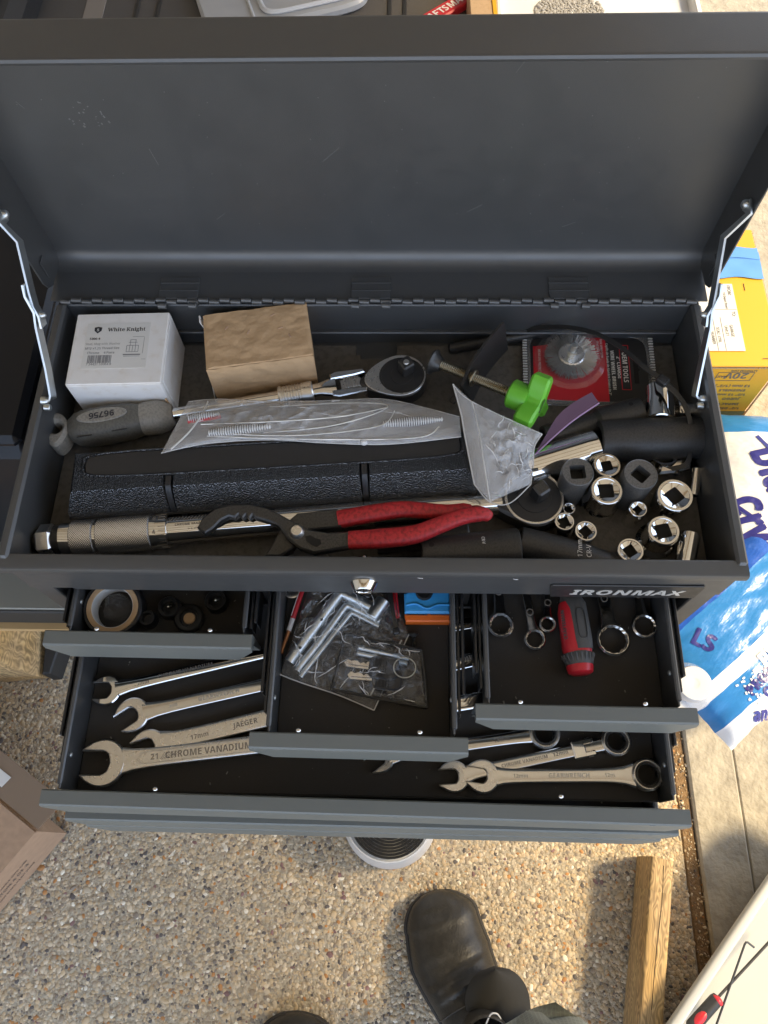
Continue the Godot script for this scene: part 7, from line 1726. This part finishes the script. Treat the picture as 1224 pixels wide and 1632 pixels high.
func behind():
	# the strip of floor that shows past the lid
	var t := thing("woven_mat", "dark grey woven mat lying on the floor behind the chest", "mat", Transform3D(Basis(), Vector3(-0.45, FLOOR, -2.10)))
	add("mat", t, M.mat_weave, func(m: Mb): box(m, Vector3(-0.50, FLOOR + 0.006, -2.12), Vector3(1.45, 0.012, 0.60), 0.003), 38, true)
	for x in [-0.795, -0.730, -0.030, 0.015]: add("black_binding", t, M.black_nylon, func(m: Mb): box(m, Vector3(x, FLOOR + 0.0135, -2.12), Vector3(0.012, 0.006, 0.60), 0.002, Basis()), 38, true)
	add("worn_patch", t, M.mat_pale, func(m: Mb): box(m, Vector3(-0.925, FLOOR + 0.0125, -2.10), Vector3(0.060, 0.003, 0.5), 0.001), 38, true)
	t = thing("black_crate", "glossy black plastic crate corner at the top left behind the chest", "crate", Transform3D(Basis(), Vector3(-1.25, FLOOR, -2.05)))
	add("shell", t, M.smooth_black_plastic, func(m: Mb): box(m, Vector3(-1.27, FLOOR + 0.06, -2.10), Vector3(0.38, 0.12, 0.50), 0.03), 38, true)
	add("moulded_rib", t, M.smooth_black_plastic, func(m: Mb): box(m, Vector3(-1.14, FLOOR + 0.122, -2.10), Vector3(0.012, 0.008, 0.5), 0.003), 38, true)
	t = thing("white_pole", "thin white pole at the very top left corner", "pole", Transform3D(Basis(), Vector3(-1.19, FLOOR + 0.12, -2.05)))
	add("pole", t, M.white_plastic, func(m: Mb): rod(m, Vector3(-1.21, FLOOR + 0.140, -2.30), Vector3(-1.145, FLOOR + 0.140, -1.88), 0.009), 38, true)
	t = thing("bin_cover", "grey translucent plastic bin lid lying on the woven mat", "bin cover", flat(Vector3(-0.36, FLOOR + 0.014, -2.155), 0.32))
	add("lid", t, M.grey_plastic, func(m: Mb): prism(m, circ(1, 40, 0.35).map(func(q): return Vector2(q.x * 0.25, q.y * 0.15)), 0.0, 0.03, 0.008))
	add("raised_rim", t, M.frosted_plastic, func(m: Mb): ring(m, circ(1, 40, 0.35).map(func(q): return Vector2(0.07 + q.x * 0.15, -0.02 + q.y * 0.105)), circ(1, 40, 0.35).map(func(q): return Vector2(0.07 + q.x * 0.135, -0.02 + q.y * 0.09)), 0.028, 0.042, 0.006))
	add("ridge", t, M.frosted_plastic, func(m: Mb): box(m, Vector3(-0.105, 0, 0.032), Vector3(0.008, 0.28, 0.010), 0.003))
	t = thing("red_level", "red bar with white lettering lying behind the chest", "bar", flat(Vector3(0.165, FLOOR + 0.012, -2.09), 0.72))
	add("bar", t, M.red_plastic, func(m: Mb): box(m, Vector3(0, 0, 0.012), Vector3(0.46, 0.050, 0.024), 0.004))
	text(t, "CRAFTSMAN", 0.038, Vector3(-0.05, 0, 0.0245), M.label_paper, 0, "Droid Sans", 0.0006, 700)
	t = thing("yellow_edge_box", "narrow box with a yellow edge beside the white tray", "box", Transform3D(Basis(), Vector3(0.245, FLOOR, -2.12)))
	add("carton", t, M.cardboard, func(m: Mb): box(m, Vector3(0.235, FLOOR + 0.04, -2.14), Vector3(0.075, 0.08, 0.56), 0.003, Basis(Vector3.UP, 0.03)), 38, true)
	add("yellow_edge", t, M.yellow_card, func(m: Mb): box(m, Vector3(0.268, FLOOR + 0.0805, -2.14), Vector3(0.012, 0.006, 0.56), 0.001, Basis(Vector3.UP, 0.03)), 38, true)
	t = thing("paint_tray", "white mesh-bottomed tray with grey grit in it, at the top behind the chest", "tray", Transform3D(Basis(), Vector3(0.58, FLOOR, -2.16)))
	add("tray", t, M.white_plastic, func(m: Mb): box(m, Vector3(0.575, FLOOR + 0.01, -2.16), Vector3(0.58, 0.02, 0.52), 0.006), 38, true)
	for q in [[0.575, -1.905, 0.58, 0.02], [0.29, -2.16, 0.02, 0.52], [0.86, -2.16, 0.02, 0.52]]: add("side_wall", t, M.white_plastic, func(m: Mb): box(m, Vector3(q[0], FLOOR + 0.03, q[1]), Vector3(q[2], 0.05, q[3]), 0.006), 38, true)
	add("mesh_bars", t, M.grey_plastic, func(m: Mb):
		for k in 26:
			box(m, Vector3(0.62 + k * 0.0085, FLOOR + 0.023, -2.12), Vector3(0.003, 0.004, 0.36), 0.0, Basis(Vector3.UP, 0.5)); box(m, Vector3(0.62 + k * 0.0085, FLOOR + 0.0235, -2.12), Vector3(0.003, 0.004, 0.36), 0.0, Basis(Vector3.UP, -0.5))).set_meta("kind", "stuff")
	var r := RandomNumberGenerator.new(); r.seed = 41
	pebbles("grit", 61, 1500, func():
		var q := r.randf() * TAU; var d := sqrt(r.randf())
		return Vector3(0.50 + cos(q) * d * 0.10, FLOOR + 0.021, -2.07 + sin(q) * d * 0.07), 0.002, 0.006, 0.6, g(0.30))

# ---------------------------------------------------------------- the photographer's boots and trouser cuff
func person():
	var t := thing("person", "person standing before the chest in worn dark slip-on boots and grey-green trousers", "person", Transform3D(Basis(), Vector3(0.13, FLOOR, 0.45)))
	boot(t, [Vector3(0.0838, -0.8900, 0.2704), Vector3(0.0900, -0.8900, 0.2943), Vector3(0.0993, -0.8900, 0.3226), Vector3(0.1118, -0.8800, 0.3675), Vector3(0.1299, -0.8700, 0.4060), Vector3(0.1481, -0.8700, 0.4445), Vector3(0.1648, -0.8700, 0.4821), Vector3(0.1803, -0.8700, 0.5147), Vector3(0.1893, -0.8700, 0.5322)])
	boot(t, [Vector3(-0.1354, -0.8900, 0.4549), Vector3(-0.1372, -0.8900, 0.4757), Vector3(-0.1396, -0.8900, 0.5013), Vector3(-0.1417, -0.8800, 0.5407), Vector3(-0.1449, -0.8700, 0.5746), Vector3(-0.1501, -0.8700, 0.6098), Vector3(-0.1555, -0.8700, 0.6405), Vector3(-0.1589, -0.8700, 0.6704), Vector3(-0.1614, -0.8700, 0.6867)])
	var nz := FastNoiseLite.new(); nz.seed = 21; nz.frequency = 1.0; nz.fractal_octaves = 3
	for s in [[Vector3(0.232, 0, 0.490), 0.0], [Vector3(-0.175, 0, 0.62), 2.0]]:
		add("trouser_leg", t, M.trouser_cloth, func(m: Mb):
			var o: Vector3 = s[0]
			var lev := [-0.742, -0.745, -0.735, -0.70, -0.66, -0.60, -0.52, -0.44, -0.36, -0.28]
			var rad := [0.070, 0.078, 0.081, 0.083, 0.078, 0.074, 0.076, 0.080, 0.084, 0.088]
			grid(m, 9, 48, func(u, v):
				var i := int(round(u * 9)); var q: float = v * TAU
				var r: float = rad[i] * (1.0 + 0.22 * nz.get_noise_3d(cos(q) * 1.4 + s[1], sin(q) * 1.4, lev[i] * 9.0)) * (1.0 + 0.14 * cos(q - 0.6))
				return Vector3(o.x + cos(q) * r * 1.05, lev[i] + 0.012 * nz.get_noise_2d(cos(q) * 2.0, sin(q) * 2.0 + s[1]) + (0.020 * cos(q + 2.6) if i < 4 else 0.0), o.z + sin(q) * r + 0.03 * float(i) / 9.0)), 60, true)
	add("trouser_hem_fold", t, M.trouser_cloth, func(m: Mb): grid(m, 14, 8, func(u, v):
		var a := Vector3(0.1556, -0.7350, 0.4418).lerp(Vector3(0.2511, -0.7200, 0.4034), u); var b := Vector3(0.1732, -0.7200, 0.4538).lerp(Vector3(0.3043, -0.7050, 0.4332), u)
		return a.lerp(b, v) + Vector3(0, 0.012 * sin(u * PI * 2.0 + 0.5) * (1.0 - v) + 0.010 * sin(v * 4.0), 0)), 60, true)
	add("drawcord", t, M.white_plastic, func(m: Mb): wire(m, [Vector3(0.1521, -0.7350, 0.4373), Vector3(0.1592, -0.7280, 0.4229), Vector3(0.1683, -0.7280, 0.4219), Vector3(0.1739, -0.7320, 0.4286)], 0.0012, 6), 60, true)

func boot(t: Node3D, line: Array):
	var W := [0.006, 0.044, 0.0610, 0.0665, 0.061, 0.054, 0.049, 0.043, 0.014]
	var H := [0.022, 0.050, 0.064, 0.078, 0.100, 0.120, 0.120, 0.112, 0.090]
	var f := func(u: float) -> Array:
		var k := u * 8.0; var i := mini(int(k), 7); var w := k - i
		var c := along(spline(line, 6), u)
		var d := (along(spline(line, 6), minf(1.0, u + 0.03)) - along(spline(line, 6), maxf(0.0, u - 0.03))); d.y = 0
		var wi: float = lerpf(W[i], W[i + 1], w); var hi: float = lerpf(H[i], H[i + 1], smoothstep(0, 1, w))
		if u < 0.25: wi = 0.061 * pow(1.0 - pow(1.0 - u / 0.25, 2.0), 0.68) + 0.001
		if u < 0.125: hi = lerpf(0.020, H[1], sqrt(u / 0.125))
		if u > 0.93: wi = W[7] * sqrt(maxf(0.02, (1.0 - u) / 0.07))
		return [Vector3(c.x, FLOOR, c.z), d.normalized().cross(Vector3.UP).normalized(), wi, hi]
	var b := add("boot", t, M.boot_leather, func(m: Mb):
		var nz := FastNoiseLite.new(); nz.seed = 8; nz.frequency = 1.0; nz.fractal_octaves = 3
		grid(m, 64, 36, func(u, v):
			var s: Array = f.call(u)
			var q: float = v * PI
			var x := -signf(cos(q)) * pow(absf(cos(q)), 0.86); var y := pow(sin(q), 0.72)
			var crease := 0.0030 * sin(u * 130.0 + 2.0 * sin(v * 5.0)) * exp(-pow((u - 0.47) / 0.09, 2.0)) * y
			return (s[0] as Vector3) + (s[1] as Vector3) * s[2] * x + Vector3(0, 0.012 + (s[3] - 0.012) * y + crease + 0.0015 * nz.get_noise_2d(u * 12.0, v * 6.0), 0)); m.flip(0), 70, true)
	add("sole", b, M.boot_sole, func(m: Mb):
		var o := []; var o2 := []
		for k in 33:
			var s: Array = f.call(k / 32.0); var p: Vector3 = s[0]; var n: Vector3 = s[1]
			var w: float = s[2] + 0.0055
			o.append(Vector2(p.x + n.x * w, p.z + n.z * w)); o2.append(Vector2(p.x - n.x * w, p.z - n.z * w))
		o2.reverse()
		prism(m, o + o2, FLOOR + 0.001, FLOOR + 0.017, 0.0015, XZ), 30, true)
	add("welt_seam", b, M.boot_sole, func(m: Mb):
		for sd in [-1.0, 1.0]:
			var p := []
			for k in range(1, 29):
				var s: Array = f.call(k / 32.0)
				p.append((s[0] as Vector3) + (s[1] as Vector3) * (s[2] + 0.0012) * sd + Vector3(0, 0.0200, 0))
			sweep(m, p, circ(0.0022, 6), null, Vector3.UP), 50, true)
	add("vamp_seam", b, M.boot_sole, func(m: Mb):
		var p := []
		for k in 25:
			var s: Array = f.call(0.60 - 0.05 * sin(k / 24.0 * PI)); var q := PI * k / 24.0
			p.append((s[0] as Vector3) - (s[1] as Vector3) * s[2] * signf(cos(q)) * pow(absf(cos(q)), 0.86) * 1.004 + Vector3(0, 0.0130 + (s[3] - 0.012) * pow(sin(q), 0.72) + 0.0006, 0))
		sweep(m, p, circ(0.0014, 6), null, Vector3(0.1, 0.2, 1.0)), 50, true)
	add("ankle_shaft", b, M.boot_leather, func(m: Mb):
		var s: Array = f.call(0.72); var p: Vector3 = s[0]
		lathe(m, [Vector2(0.085, 0.036), Vector2(0.115, 0.0405), Vector2(0.15, 0.0410), Vector2(0.19, 0.0430), Vector2(0.192, 0.040), Vector2(0.15, 0.037)], Transform3D(Basis(s[1], (s[1] as Vector3).cross(Vector3.UP), Vector3.UP) * Basis.from_scale(Vector3(0.95, 1.2, 1.0)), p), 32, 2), 60, true)
	var s0: Array = f.call(0.56); var n0: Vector3 = s0[1]; var fw := Vector3.UP.cross(n0)
	add("front_tab", b, M.boot_tab, func(m: Mb):
		var base: Vector3 = (f.call(0.66) as Array)[0] + Vector3(0.030, 0.122, 0.010)
		var up := Vector3(-0.10, 0.10, -1.0).normalized()
		var side := Vector3(1, 0.0, -0.10).normalized()
		var nn := side.cross(up).normalized()
		grid(m, 16, 16, func(u, v):
			var a: float = lerpf(-1.0, 1.0, u); var w := 0.050 * sqrt(maxf(0.0, 1.0 - pow(maxf(0.0, v * 1.9 - 0.9), 2.0)))
			return base + side * a * w + up * v * 0.095 - nn * (0.020 * a * a - 0.010 * v) * (1.0 if nn.y > 0 else -1.0)); m.flip(0)
		grid(m, 16, 16, func(u, v):
			var a: float = lerpf(-1.0, 1.0, u); var w := 0.050 * sqrt(maxf(0.0, 1.0 - pow(maxf(0.0, v * 1.9 - 0.9), 2.0)))
			return base + side * a * w + up * v * 0.095 - nn * (0.020 * a * a - 0.010 * v) * (1.0 if nn.y > 0 else -1.0) - Vector3(0, 0.003, 0)), 50, true)
	add("rear_tab", b, M.boot_tab, func(m: Mb):
		var base: Vector3 = (f.call(0.80) as Array)[0] + n0 * (0.046 if n0.x > 0 else -0.046) + Vector3(0, 0.17, 0)
		prism(m, [Vector2(-0.010, -0.05), Vector2(0.010, -0.05), Vector2(0.005, 0.035), Vector2(0.0, 0.042), Vector2(-0.006, 0.035)], -0.0015, 0.0015, 0.0006, Transform3D(Basis(Vector3(1, 0, 0.3).normalized(), Vector3(0.1, 0.85, -0.5).normalized(), Vector3(0.1, 0.85, -0.5).normalized().cross(Vector3(1, 0, 0.3).normalized()) * -1.0), base)), 30, true)
